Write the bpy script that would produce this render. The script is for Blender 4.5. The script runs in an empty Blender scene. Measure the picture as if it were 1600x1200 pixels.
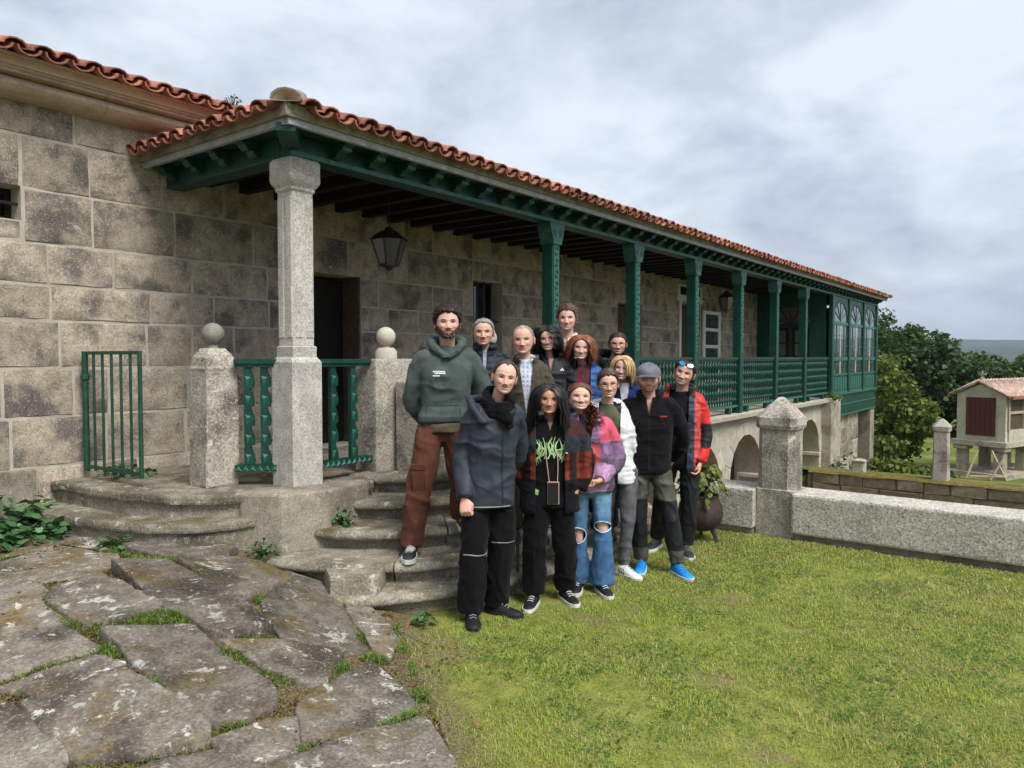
import bpy, bmesh, math, random
import numpy as np
from mathutils import Vector, Matrix, Euler

SC = bpy.context.scene
COL = SC.collection
R = math.radians
random.seed(7)
rng = np.random.default_rng(7)

# ------------------------------------------------------------------ camera
cam_d = bpy.data.cameras.new('camera')
cam = bpy.data.objects.new('camera', cam_d)
COL.objects.link(cam)
cam.location = (0, 0, 1.75)
cam.rotation_euler = (R(90 - 2.08), 0, R(-52.7))
cam_d.sensor_width = 36
cam_d.lens = 36 * 1154 / 1600
cam_d.clip_end = 20000
cam_d.clip_start = 0.05
SC.camera = cam

# ------------------------------------------------------------------ sky, sun, exposure
SUN_EL, SUN_AZ = 52, 195           # azimuth: clockwise from +Y
w = bpy.data.worlds.new('World'); SC.world = w; w.use_nodes = True
nt = w.node_tree; nt.nodes.clear()
def wn(t, **k):
    n = nt.nodes.new(t)
    for a, b in k.items():
        if hasattr(n, a): setattr(n, a, b)
        else: n.inputs[a.replace('_', ' ')].default_value = b
    return n
L = nt.links.new
sky = wn('ShaderNodeTexSky', sky_type='NISHITA', sun_disc=False, sun_elevation=R(SUN_EL), sun_rotation=R(SUN_AZ), air_density=1.0, dust_density=2.0, ozone_density=1.0)
tc = wn('ShaderNodeTexCoord'); sep = wn('ShaderNodeSeparateXYZ'); L(tc.outputs['Generated'], sep.inputs[0])
mz = wn('ShaderNodeMath', operation='MAXIMUM'); L(sep.outputs['Z'], mz.inputs[0]); mz.inputs[1].default_value = 0.0
az = wn('ShaderNodeMath', operation='ADD'); L(mz.outputs[0], az.inputs[0]); az.inputs[1].default_value = 0.34
dv = wn('ShaderNodeVectorMath', operation='DIVIDE'); L(tc.outputs['Generated'], dv.inputs[0]); L(az.outputs[0], dv.inputs[1])
n1 = wn('ShaderNodeTexNoise', Scale=2.6, Detail=10.0, Roughness=0.6, Distortion=0.2); L(dv.outputs[0], n1.inputs['Vector'])
n2 = wn('ShaderNodeTexNoise', Scale=0.9, Detail=3.0, Roughness=0.5)
off = wn('ShaderNodeVectorMath', operation='ADD'); L(dv.outputs[0], off.inputs[0]); off.inputs[1].default_value = (3.1, 9.4, 2.2); L(off.outputs[0], n2.inputs['Vector'])
ad = wn('ShaderNodeMath', operation='MULTIPLY_ADD'); L(n1.outputs['Fac'], ad.inputs[0]); ad.inputs[1].default_value = 0.62
m2 = wn('ShaderNodeMath', operation='MULTIPLY'); L(n2.outputs['Fac'], m2.inputs[0]); m2.inputs[1].default_value = 0.38; L(m2.outputs[0], ad.inputs[2])
cr = wn('ShaderNodeValToRGB'); L(ad.outputs[0], cr.inputs[0])
e = cr.color_ramp.elements
e[0].position = 0.34; e[0].color = (0.23, 0.262, 0.30, 1)
e[1].position = 0.57; e[1].color = (0.60, 0.635, 0.685, 1)
x = cr.color_ramp.elements.new(0.445); x.color = (0.40, 0.437, 0.48, 1)
sc_ = wn('ShaderNodeVectorMath', operation='SCALE'); L(cr.outputs[0], sc_.inputs[0]); sc_.inputs['Scale'].default_value = 5.0
mix = wn('ShaderNodeMix', data_type='RGBA'); mix.inputs['Factor'].default_value = 0.9
L(sky.outputs[0], mix.inputs['A']); L(sc_.outputs[0], mix.inputs['B'])
bg = wn('ShaderNodeBackground'); bg.inputs['Strength'].default_value = 0.1
L(mix.outputs['Result'], bg.inputs['Color'])
wo = wn('ShaderNodeOutputWorld'); L(bg.outputs[0], wo.inputs[0])

sd = bpy.data.lights.new('sun', 'SUN'); sd.energy = 1.5; sd.angle = R(28); sd.color = (1, 0.965, 0.91)
sun = bpy.data.objects.new('sun', sd); COL.objects.link(sun)
_a = R(SUN_AZ); _e = R(SUN_EL)
tosun = Vector((math.sin(_a) * math.cos(_e), math.cos(_a) * math.cos(_e), math.sin(_e)))
sun.rotation_euler = tosun.to_track_quat('Z', 'Y').to_euler()
sun.location = (0, -10, 20)
vs = SC.view_settings
vs.view_transform = 'Standard'; vs.look = 'None'; vs.gamma = 1; vs.exposure = 1.62; vs.use_curve_mapping = False
SC.render.engine = 'CYCLES'
SC.cycles.use_denoising = True
SC.cycles.max_bounces = 6; SC.cycles.diffuse_bounces = 3; SC.cycles.glossy_bounces = 3
SC.cycles.transmission_bounces = 4; SC.cycles.volume_bounces = 0
SC.cycles.caustics_reflective = False; SC.cycles.caustics_refractive = False

# ------------------------------------------------------------------ numpy noise
def _hash(ix, iy, iz, s):
    h = (ix * 374761393 + iy * 668265263 + iz * 2147483647 + s * 974711) & 0xffffffff
    h = ((h ^ (h >> 13)) * 1274126177) & 0xffffffff
    return ((h ^ (h >> 16)) & 0xffff) / 32767.5 - 1.0
def vnoise(p, seed=0):
    p = np.asarray(p, float); i = np.floor(p).astype(np.int64); f = p - i; u = f * f * (3 - 2 * f)
    r = 0
    for a in (0, 1):
        wx = u[:, 0] if a else 1 - u[:, 0]
        for b in (0, 1):
            wy = u[:, 1] if b else 1 - u[:, 1]
            for c in (0, 1):
                wz = u[:, 2] if c else 1 - u[:, 2]
                r = r + wx * wy * wz * _hash(i[:, 0] + a, i[:, 1] + b, i[:, 2] + c, seed)
    return r
def fbm(p, seed=0, octv=3):
    p = np.asarray(p, float); r = 0; a = 1.0
    for k in range(octv):
        r = r + a * vnoise(p * (2 ** k), seed + k); a *= .5
    return r / 1.6
def sstep(a, b, x):
    t = np.clip((np.asarray(x, float) - a) / (b - a), 0, 1); return t * t * (3 - 2 * t)

# ------------------------------------------------------------------ scene objects
ORG = {}                                   # world origin of every object made
def org(o): return ORG.get(o.name, Vector((0, 0, 0)))
def link(o, parent=None, origin=(0, 0, 0)):
    COL.objects.link(o)
    ORG[o.name] = Vector(origin)
    if parent is not None:
        o.parent = parent; o.location = Vector(origin) - org(parent)
    else:
        o.location = origin
    return o
def tag(o, label=None, cat=None, group=None, kind=None):
    if label: o['label'] = label
    if cat: o['category'] = cat
    if group: o['group'] = group
    if kind: o['kind'] = kind
    return o
def empty(name, loc, label=None, cat=None, group=None, parent=None):
    o = bpy.data.objects.new(name, None); o.empty_display_size = .2
    link(o, parent, loc); return tag(o, label, cat, group)
def mesh_np(name, V, F, mat=None, smooth=True, colors=None):
    """V (n,3), F list of equal-length index rows (m,k)"""
    V = np.asarray(V, np.float32); F = np.asarray(F, np.int32)
    me = bpy.data.meshes.new(name)
    me.vertices.add(len(V)); me.vertices.foreach_set('co', V.ravel())
    k = F.shape[1]
    me.loops.add(F.size); me.loops.foreach_set('vertex_index', F.ravel())
    me.polygons.add(len(F)); me.polygons.foreach_set('loop_start', np.arange(0, F.size, k, dtype=np.int32))
    if smooth: me.polygons.foreach_set('use_smooth', np.ones(len(F), bool))
    me.update(calc_edges=True)
    if colors is not None: setcol(me, colors)
    if mat: me.materials.append(mat)
    return me
def setcol(me, c):
    c = np.asarray(c, np.float32)
    if c.shape[1] == 3: c = np.hstack([c, np.ones((len(c), 1), np.float32)])
    a = me.color_attributes.get('Col') or me.color_attributes.new('Col', 'FLOAT_COLOR', 'POINT')
    a.data.foreach_set('color', c.ravel())
def getco(me):
    a = np.empty(len(me.vertices) * 3, np.float32); me.vertices.foreach_get('co', a); return a.reshape(-1, 3).astype(float)
def setco(me, V):
    me.vertices.foreach_set('co', np.asarray(V, np.float32).ravel()); me.update()
def getno(me):
    a = np.empty(len(me.vertices) * 3, np.float32); me.vertices.foreach_get('normal', a); return a.reshape(-1, 3).astype(float)

class MB:
    def __init__(s): s.v = []; s.f = []
    def add(s, vs, fs):
        b = len(s.v); s.v += [tuple(map(float, q)) for q in vs]; s.f += [tuple(b + i for i in f) for f in fs]; return s
    def box(s, x0, x1, y0, y1, z0, z1):
        return s.add([(x0, y0, z0), (x1, y0, z0), (x1, y1, z0), (x0, y1, z0), (x0, y0, z1), (x1, y0, z1), (x1, y1, z1), (x0, y1, z1)],
                     [(0, 3, 2, 1), (4, 5, 6, 7), (0, 1, 5, 4), (1, 2, 6, 5), (2, 3, 7, 6), (3, 0, 4, 7)])
    def hexa(s, p):   # 8 points: bottom 4 (ccw), top 4
        return s.add(p, [(0, 3, 2, 1), (4, 5, 6, 7), (0, 1, 5, 4), (1, 2, 6, 5), (2, 3, 7, 6), (3, 0, 4, 7)])
    def rings(s, rs, cap0=True, cap1=True, closed=True):
        n = len(rs[0]); vs = [p for r in rs for p in r]; fs = []
        for i in range(len(rs) - 1):
            for j in range(n if closed else n - 1):
                k = (j + 1) % n
                fs.append((i * n + j, i * n + k, (i + 1) * n + k, (i + 1) * n + j))
        if cap0: fs.append(tuple(range(n - 1, -1, -1)))
        if cap1: fs.append(tuple((len(rs) - 1) * n + j for j in range(n)))
        return s.add(vs, fs)
    def prism(s, poly, z0, z1):
        return s.rings([[(x, y, z0) for x, y in poly], [(x, y, z1) for x, y in poly]])
    def extx(s, prof, x0, x1):    # profile of (y,z)
        return s.rings([[(x0, y, z) for y, z in prof], [(x1, y, z) for y, z in prof]])
    def exty(s, prof, y0, y1):    # profile of (x,z)
        return s.rings([[(x, y0, z) for x, z in prof], [(x, y1, z) for x, z in prof]])
    def lathe(s, prof, c=(0, 0, 0), n=12, ph=0):
        return s.rings([[(c[0] + r * math.cos(ph + 2 * math.pi * j / n), c[1] + r * math.sin(ph + 2 * math.pi * j / n), c[2] + z) for j in range(n)] for r, z in prof])
    def tube(s, path, rad, n=6, caps=True):
        path = [Vector(p) for p in path]
        if not hasattr(rad, '__len__'): rad = [rad] * len(path)
        rs = []; up = None
        for i, p in enumerate(path):
            t = (path[min(i + 1, len(path) - 1)] - path[max(i - 1, 0)]).normalized()
            if up is None:
                up = t.orthogonal().normalized()
            up = (up - t * up.dot(t)); up = up.normalized() if up.length > 1e-6 else t.orthogonal().normalized()
            b = t.cross(up)
            rs.append([p + (up * math.cos(2 * math.pi * j / n) + b * math.sin(2 * math.pi * j / n)) * rad[i] for j in range(n)])
        return s.rings(rs, caps, caps)
    def mesh(s, name, mat=None, smooth=False, bevel=0, seg=1, origin=(0, 0, 0), jit=0):
        me = bpy.data.meshes.new(name)
        o = Vector(origin)
        me.from_pydata([tuple(Vector(q) - o) for q in s.v], [], s.f)
        bm = bmesh.new(); bm.from_mesh(me)
        bmesh.ops.recalc_face_normals(bm, faces=bm.faces)
        if bevel:
            bmesh.ops.bevel(bm, geom=list(bm.edges), offset=bevel, segments=seg, affect='EDGES', profile=.6)
        if jit:
            for q in bm.verts: q.co += Vector((random.uniform(-jit, jit), random.uniform(-jit, jit), random.uniform(-jit, jit)))
        bm.to_mesh(me); bm.free()
        if smooth is True: me.polygons.foreach_set('use_smooth', [True] * len(me.polygons))
        elif smooth: me.polygons.foreach_set('use_smooth', [True] * len(me.polygons)); me.set_sharp_from_angle(angle=R(smooth))
        if mat: me.materials.append(mat)
        return me
    def build(s, name, mat, parent=None, smooth=False, bevel=0, seg=1, origin=None, jit=0):
        if origin is None:
            a = np.array(s.v); lo, hi = a.min(0), a.max(0); origin = ((lo[0] + hi[0]) / 2, (lo[1] + hi[1]) / 2, lo[2])
        return link(bpy.data.objects.new(name, s.mesh(name, mat, smooth, bevel, seg, origin, jit)), parent, origin)
def put(name, me, parent=None, origin=(0, 0, 0), rot=None, scale=None):
    o = bpy.data.objects.new(name, me); link(o, parent, origin)
    if rot is not None: o.rotation_euler = rot
    if scale is not None: o.scale = scale
    return o

# ------------------------------------------------------------------ materials
MATS = {}
class NT:
    def __init__(s, name):
        s.m = bpy.data.materials.new(name); s.m.use_nodes = True; s.t = s.m.node_tree; s.t.nodes.clear()
        s.out = s.t.nodes.new('ShaderNodeOutputMaterial'); MATS[name] = s.m
    def n(s, t, **k):
        n = s.t.nodes.new(t)
        for a, b in k.items():
            if a in ('operation', 'data_type', 'blend_type', 'feature', 'attribute_name', 'noise_dimensions', 'mode', 'interpolation_type', 'distance', 'wave_type', 'bands_direction', 'wave_profile'):
                setattr(n, a, b); continue
            a = a.replace('_', ' ')
            if isinstance(b, bpy.types.NodeSocket): s.t.links.new(b, n.inputs[a])
            else: n.inputs[a].default_value = b
        return n
    def noise(s, scale, vec=None, detail=4, rough=.55, dist=0):
        n = s.n('ShaderNodeTexNoise', Scale=scale, Detail=detail, Roughness=rough, Distortion=dist)
        if vec is not None: s.t.links.new(vec, n.inputs['Vector'])
        return n.outputs['Fac']
    def ramp(s, fac, a, b, ca=0., cb=1.):
        n = s.n('ShaderNodeMapRange', Value=fac); n.interpolation_type = 'SMOOTHSTEP'
        for i, q in zip(('From Min', 'From Max', 'To Min', 'To Max'), (a, b, ca, cb)): n.inputs[i].default_value = q
        return n.outputs[0]
    def mix(s, f, a, b, blend='MIX'):
        n = s.n('ShaderNodeMix', data_type='RGBA', blend_type=blend)
        for nm, q in (('Factor', f), ('A', a), ('B', b)):
            sk = n.inputs[nm] if nm == 'Factor' else [i for i in n.inputs if i.name == nm and i.type == 'RGBA'][0]
            if isinstance(q, bpy.types.NodeSocket): s.t.links.new(q, sk)
            elif nm == 'Factor': sk.default_value = q
            else: sk.default_value = (*q, 1) if len(q) == 3 else q
        return [o for o in n.outputs if o.type == 'RGBA'][0]
    def math(s, op, a, b=0., c=None):
        n = s.n('ShaderNodeMath', operation=op)
        for i, q in enumerate((a, b, c)):
            if q is None: continue
            if isinstance(q, bpy.types.NodeSocket): s.t.links.new(q, n.inputs[i])
            else: n.inputs[i].default_value = q
        return n.outputs[0]
    def pos(s, rnd=True):
        g = s.n('ShaderNodeNewGeometry').outputs['Position']
        if not rnd: return g
        o = s.n('ShaderNodeObjectInfo').outputs['Random']
        k = s.math('MULTIPLY', o, 37.)
        a = s.n('ShaderNodeVectorMath', operation='ADD'); s.t.links.new(g, a.inputs[0]); s.t.links.new(k, a.inputs[1])
        return a.outputs[0]
    def rnd(s): return s.n('ShaderNodeObjectInfo').outputs['Random']
    def bump(s, h, strength=.4, dist=.01, prev=None):
        b = s.n('ShaderNodeBump', Height=h); b.inputs['Strength'].default_value = strength; b.inputs['Distance'].default_value = dist
        if prev is not None: s.t.links.new(prev, b.inputs['Normal'])
        return b.outputs[0]
    def bsdf(s, col, rough=.8, normal=None, spec=.3, **k):
        b = s.n('ShaderNodeBsdfPrincipled')
        for nm, q in (('Base Color', col), ('Roughness', rough)):
            if isinstance(q, bpy.types.NodeSocket): s.t.links.new(q, b.inputs[nm])
            elif nm == 'Base Color': b.inputs[nm].default_value = (*q, 1)
            else: b.inputs[nm].default_value = q
        b.inputs['Specular IOR Level'].default_value = spec
        if normal is not None: s.t.links.new(normal, b.inputs['Normal'])
        for a, q in k.items(): b.inputs[a.replace('_', ' ')].default_value = q
        s.t.links.new(b.outputs[0], s.out.inputs[0]); return b

def granite(name, ca, cb, stain=(.10, .09, .08), st=.5, lichen=.3, licol=(.52, .52, .46), moss=0., mosscol=(.10, .085, .02), speck=.5, vary=.25, bump=.5, big=2.2, fs=95, ls=6.5):
    t = NT(name); p = t.pos()
    n_big = t.noise(big, p, 5, .6); n_mid = t.noise(9, p, 5, .65); n_fine = t.noise(fs, p, 3, .7); n_f2 = t.noise(38, p, 3, .6)
    c = t.mix(t.ramp(n_mid, .3, .7), ca, cb)
    c = t.mix(t.ramp(n_big, .46, .66, 0, st), c, stain)
    c = t.mix(t.ramp(n_fine, .50, .66, 0, speck), c, tuple(q * .33 for q in ca))
    c = t.mix(t.ramp(n_fine, .46, .33, 0, speck * .75), c, tuple(min(.8, q * 1.75) for q in cb))
    c = t.mix(t.ramp(n_f2, .56, .72, 0, speck * .6), c, tuple(q * .5 for q in stain))
    if moss:
        g = t.n('ShaderNodeNewGeometry').outputs['Normal']; sx = t.n('ShaderNodeSeparateXYZ', Vector=g).outputs[2]
        mm = t.math('MULTIPLY', t.ramp(sx, -.1, .8, .25, 1), t.ramp(t.noise(2.6, p, 6, .7), .60 - .22 * moss, .72 - .12 * moss, 0, .85))
        c = t.mix(mm, c, t.mix(t.ramp(n_f2, .4, .6), mosscol, tuple(q * 1.9 for q in mosscol)))
    if lichen:
        br = t.ramp(t.noise(34, p, 4, .7), .36, .50)
        l1 = t.math('MULTIPLY', br, t.ramp(t.noise(ls, p, 7, .74, .5), .685 - .13 * lichen, .725 - .13 * lichen, 0, .9))
        l2 = t.ramp(t.noise(ls * 3.2, p, 5, .7, .3), .70 - .11 * lichen, .73 - .11 * lichen, 0, .75)
        c = t.mix(l1, c, licol); c = t.mix(l2, c, tuple(q * .8 for q in licol))
    v = t.ramp(t.rnd(), 0, 1, 1 - vary, 1 + vary)
    vv = t.n('ShaderNodeCombineColor'); [t.t.links.new(v, i) for i in vv.inputs[:3]]
    c = t.mix(1., c, vv.outputs[0], 'MULTIPLY')
    nb = t.bump(n_fine, bump * .5, .004); nb = t.bump(n_mid, bump, .02, nb)
    t.bsdf(c, .92, nb, .2)
    return t.m
granite('wall_stone', (.285, .237, .180), (.44, .38, .30), stain=(.135, .115, .112), st=1.0, lichen=.42, licol=(.52, .475, .40), speck=.5, vary=.13, bump=.6, big=3.2, fs=70)
granite('old_stone', (.25, .22, .17), (.36, .32, .26), stain=(.115, .10, .08), st=.75, lichen=.6, speck=.5, moss=.2, mosscol=(.085, .075, .03))
granite('column_stone', (.40, .375, .335), (.56, .53, .475), stain=(.29, .27, .25), st=.5, lichen=.15, speck=.6, vary=.05, bump=.3, fs=70)
granite('cornice_stone', (.42, .33, .24), (.54, .44, .33), stain=(.30, .23, .16), st=.5, lichen=.05, speck=.3, vary=.1, bump=.3)
granite('slab_stone', (.12, .103, .084), (.235, .208, .172), stain=(.055, .046, .037), st=1.0, lichen=.8, licol=(.49, .48, .43), moss=.52, mosscol=(.088, .06, .02), speck=.5, vary=.2, bump=1.0, big=2.0, fs=60, ls=4.2)
granite('step_stone', (.22, .195, .15), (.34, .31, .245), stain=(.10, .088, .065), st=.85, lichen=.75, moss=.6, mosscol=(.075, .06, .022), speck=.55, vary=.15, bump=.9, fs=70, ls=9)
granite('bench_stone', (.40, .37, .315), (.54, .50, .435), stain=(.31, .285, .245), st=.5, lichen=.15, speck=.8, vary=.05, bump=.9, fs=52)
granite('pillar_stone', (.33, .30, .25), (.44, .41, .35), stain=(.12, .105, .09), st=.95, lichen=.68, licol=(.58, .565, .50), speck=.7, vary=.06, fs=60, ls=8)
granite('ball_stone', (.44, .41, .33), (.54, .51, .42), stain=(.38, .35, .28), lichen=.1, speck=.3, vary=.05, bump=.25)
granite('ball_grey', (.20, .19, .17), (.30, .285, .25), stain=(.13, .12, .11), lichen=.3, speck=.4, vary=.05, bump=.25)
granite('arcade_stone', (.38, .34, .27), (.50, .46, .38), stain=(.26, .23, .18), st=.45, lichen=.15, speck=.35, vary=.1)
granite('moss_stone', (.16, .135, .09), (.25, .22, .16), stain=(.07, .06, .04), st=.7, lichen=.4, moss=.9, mosscol=(.11, .10, .02), speck=.4)
granite('mortar', (.40, .355, .295), (.49, .44, .37), stain=(.27, .235, .195), st=.5, lichen=0, speck=.2, vary=0, bump=.4)
granite('plaster', (.62, .49, .40), (.70, .58, .49), stain=(.54, .36, .27), st=.5, lichen=0, speck=.05, vary=0, bump=.15)
granite('tile_clay', (.30, .11, .072), (.40, .18, .125), stain=(.15, .06, .048), st=.8, lichen=.3, licol=(.50, .36, .27), speck=.3, vary=.38, bump=.3, big=6)
granite('far_tile', (.33, .17, .125), (.43, .26, .195), stain=(.45, .40, .35), st=.9, lichen=1.25, licol=(.47, .44, .39), speck=.3, vary=.1, bump=.3, big=6)
granite('dirt', (.10, .075, .045), (.17, .13, .08), stain=(.06, .045, .025), st=.6, lichen=.0, moss=.35, mosscol=(.08, .085, .02), speck=.4, vary=0, bump=.9)

def paint(name, col, rough=.42, var=.25, spec=.4, scale=14, bump=.12, wear=0., wearcol=(.3, .3, .28)):
    t = NT(name); p = t.pos()
    n = t.noise(scale, p, 5, .6); c = t.mix(t.ramp(n, .3, .7), tuple(q * (1 - var) for q in col), tuple(q * (1 + var) for q in col))
    if wear: c = t.mix(t.ramp(t.noise(26, p, 5, .7), .62, .70, 0, wear), c, wearcol)
    t.bsdf(c, rough, t.bump(t.noise(60, p, 3), bump, .004), spec); return t.m
paint('green_paint', (.0038, .047, .031), .42, .3, .4, scale=9, wear=.45, wearcol=(.02, .10, .075))
paint('green_skylit', (.025, .115, .088), .45, .35, .4, scale=22)  # green_paint lightened and blued: sky reflection on front faces put into colour
paint('gate_green', (.010, .058, .034), .5, .3)
paint('zinc', (.33, .35, .36), .5, .2, .5)
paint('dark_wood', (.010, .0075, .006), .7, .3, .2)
paint('brown_wood', (.085, .058, .038), .65, .3, .25)
paint('white_paint', (.66, .65, .60), .5, .08)
paint('black_metal', (.012, .012, .013), .4, .2, .5)
paint('iron_pot', (.045, .032, .027), .7, .35, .3)
paint('horreo_red', (.075, .018, .016), .6, .25)
paint('pale_wood', (.42, .33, .23), .7, .2)
paint('grey_wood', (.36, .31, .25), .8, .25)
paint('bark', (.11, .085, .06), .9, .4, .1, bump=.8)
paint('dead_leaf', (.22, .10, .06), .8, .4, .2)

def glass(name, col=(.02, .03, .03), rough=.03):
    t = NT(name); t.bsdf(col, rough, None, .9, Coat_Weight=.4); return t.m
glass('window_glass', (.045, .06, .06)); glass('dark_glass', (.01, .012, .013))
t = NT('lantern_glass'); t.bsdf((.16, .16, .145), .25, None, .5, Transmission_Weight=.5)

def leafmat(name, ca, cb, trans=.35, rough=.5):
    t = NT(name); a = t.n('ShaderNodeAttribute', attribute_name='Col').outputs['Fac']
    c = t.mix(a, ca, cb)
    b = t.bsdf(c, rough, None, .3)
    tr = t.n('ShaderNodeBsdfTranslucent', Color=c); ms = t.n('ShaderNodeMixShader'); ms.inputs[0].default_value = trans
    t.t.links.new(b.outputs[0], ms.inputs[1]); t.t.links.new(tr.outputs[0], ms.inputs[2]); t.t.links.new(ms.outputs[0], t.out.inputs[0]); return t.m
leafmat('leaf_dark', (.018, .045, .012), (.055, .10, .028)); leafmat('leaf_mid', (.035, .075, .015), (.09, .15, .04))
leafmat('leaf_light', (.07, .115, .018), (.20, .235, .05)); leafmat('leaf_ivy', (.03, .10, .03), (.13, .23, .10), .2)
t = NT('grass_blade'); a = t.n('ShaderNodeAttribute', attribute_name='Col').outputs['Color']
b = t.bsdf(a, .55, None, .25); tr = t.n('ShaderNodeBsdfTranslucent', Color=a); ms = t.n('ShaderNodeMixShader'); ms.inputs[0].default_value = .35
t.t.links.new(b.outputs[0], ms.inputs[1]); t.t.links.new(tr.outputs[0], ms.inputs[2]); t.t.links.new(ms.outputs[0], t.out.inputs[0])

def M(n): return MATS[n]
# ================================================================== ground
def zp(x, y):
    dx, dy = np.asarray(x, float) - 3.29, np.asarray(y, float) - 3.54
    s = -.818 * dx + .576 * dy; u = .576 * dx + .818 * dy
    return (.35 + .65 * sstep(-2.6, 0, u)) * (.37 * sstep(-.25, 1.35, s) + .03 * sstep(-.2, 0, s))
def pave_s(x, y):
    return -.818 * (np.asarray(x, float) - 3.29) + .576 * (np.asarray(y, float) - 3.54)
SLABS = [
  [(1.78, 5.56), (2.2, 5.65), (2.3, 5.16), (2.24, 4.96), (2.02, 4.79), (1.74, 4.91), (1.63, 5.11)],
  [(2.04, 6.38), (2.23, 6.22), (2.40, 5.79), (2.32, 5.21), (2.22, 5.71), (1.8, 5.63)],
  [(1.76, 4.64), (2.0, 4.63), (2.0, 3.94), (1.8, 3.92), (1.64, 4.0), (1.67, 4.46)],
  [(1.47, 4.61), (1.61, 4.5), (1.57, 3.94), (1.58, 3.73), (1.48, 3.73), (1.3, 3.76), (1.19, 3.77)],
  [(2.13, 4.74), (2.39, 4.6), (2.39, 3.78), (2.34, 3.44), (2.07, 3.46), (2.04, 3.56), (2.03, 4.02)],
  [(2.49, 4.63), (2.88, 4.57), (2.83, 4.1), (2.49, 3.87), (2.4, 4.02)],
  [(2.6, 3.84), (3.12, 4.26), (3.24, 4.13), (3.05, 3.67), (2.77, 3.17), (2.62, 3.15), (2.36, 3.34), (2.46, 3.61)],
  [(3.25, 3.98), (3.34, 3.86), (3.30, 3.72), (3.06, 3.20), (2.81, 3.0), (2.80, 3.13), (3.08, 3.64)],
  [(2.05, 3.4), (2.33, 3.31), (2.58, 3.13), (2.25, 2.9), (2.18, 2.93)],
  [(1.65, 3.81), (2.02, 3.61), (1.98, 3.31), (2.03, 2.98), (1.95, 2.84), (1.66, 2.84), (1.66, 3.31)],
  [(1.18, 3.68), (1.53, 3.65), (1.58, 3.5), (1.42, 3.48), (1.24, 3.53)],
  [(1.18, 3.45), (1.56, 3.42), (1.63, 2.83), (1.57, 2.78), (1.35, 2.83), (1.2, 2.98), (1.19, 3.27)],
  [(1.63, 2.74), (1.86, 2.74), (1.99, 2.7), (1.91, 2.56), (1.75, 2.52), (1.61, 2.58)],
  [(2.04, 2.76), (2.27, 2.87), (2.65, 2.98), (2.55, 2.54), (2.47, 2.49), (2.09, 2.48), (1.92, 2.55)],
  [(1.12, 3.55), (1.15, 3.43), (1.17, 3.25), (1.18, 3.03), (1.1, 2.94), (0.86, 2.97), (.80, 3.5)],
  [(1.37, 2.75), (1.56, 2.67), (1.64, 2.44), (1.58, 2.25), (1.20, 2.40), (1.22, 2.74)],
  [(1.65, 2.48), (2.0, 2.46), (2.44, 2.4), (2.32, 2.13), (2.17, 1.88), (1.62, 2.12)],
  [(2.49, 5.45), (2.70, 5.0), (2.93, 4.70), (2.52, 4.7), (2.44, 5.14)],
  [(3.16, 4.50), (3.42, 4.42), (3.48, 4.25), (3.33, 4.19), (3.20, 4.34)],
  [(1.62, 5.07), (1.71, 4.89), (1.7, 4.56), (1.61, 4.54), (1.42, 4.64), (1.30, 5.0)],
  [(.75, 5.9), (1.6, 5.75), (1.55, 5.15), (1.25, 5.05), (.70, 5.2)], [(.6, 5.05), (1.18, 4.98), (1.38, 4.55), (1.1, 3.9), (.55, 4.1)],
  [(.45, 4.0), (1.05, 3.8), (1.1, 3.66), (.74, 3.55), (.4, 3.5)], [(.35, 3.4), (.72, 3.42), (.80, 2.85), (.3, 2.75)],
  [(.5, 2.7), (1.1, 2.8), (1.14, 2.3), (1.5, 2.18), (1.4, 1.75), (.6, 1.9)], [(1.5, 1.98), (2.08, 1.8), (1.75, 1.25), (1.3, 1.45)],
  [(.4, 1.75), (1.25, 1.6), (1.1, 1.0), (.3, 1.05)], [(-.3, 2.6), (.4, 2.6), (.3, 1.85), (-.4, 1.9)], [(-.3, 3.6), (.25, 3.55), (.2, 2.75), (-.4, 2.8)],
]
gx = np.arange(-9, 7.66, .085); gy = np.arange(-9, 6.76, .085)
GX, GY = np.meshgrid(gx, gy, indexing='ij'); P = np.stack([GX.ravel(), GY.ravel()], 1)
Z = zp(P[:, 0], P[:, 1]) + .012 * fbm(np.c_[P * 1.3, P[:, :1] * 0], 3) + .006 * fbm(np.c_[P * 7, P[:, :1] * 0], 9)
nx, ny = len(gx), len(gy)
I = (np.arange(nx - 1)[:, None] * ny + np.arange(ny - 1)[None]).ravel()
F = np.stack([I, I + ny, I + ny + 1, I + 1], 1)
t = NT('lawn_ground'); p = t.pos(False)
n1 = t.noise(1.1, p, 6, .65); n2 = t.noise(8, p, 5, .7); n3 = t.noise(55, p, 3, .6)
soil = t.mix(t.ramp(n3, .35, .65), (.085, .062, .035), (.21, .165, .10))
gr = t.mix(t.ramp(n2, .3, .7), (.12, .15, .026), (.25, .26, .06))
sxy = t.n('ShaderNodeSeparateXYZ', Vector=p)
s_ = t.math('ADD', t.math('MULTIPLY', t.math('SUBTRACT', sxy.outputs[0], 3.29), -.818), t.math('MULTIPLY', t.math('SUBTRACT', sxy.outputs[1], 3.54), .576))
s_ = t.math('ADD', s_, t.math('MULTIPLY', n1, .5))
c = t.mix(t.ramp(s_, -.1, .22), gr, soil)
c = t.mix(t.ramp(n1, .54, .64, 0, .8), c, (.20, .15, .085))
mossy = t.math('MULTIPLY', t.ramp(s_, .2, .6), t.ramp(t.noise(3.5, p, 5, .7), .47, .6, 0, .8))
c = t.mix(mossy, c, t.mix(t.ramp(n3, .4, .6), (.085, .09, .016), (.15, .13, .03)))
t.bsdf(c, .95, t.bump(n3, .8, .02), .15)
me = mesh_np('lawn', np.c_[P, Z], F, M('lawn_ground'))
lawn = tag(put('lawn', me), kind='structure')

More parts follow.
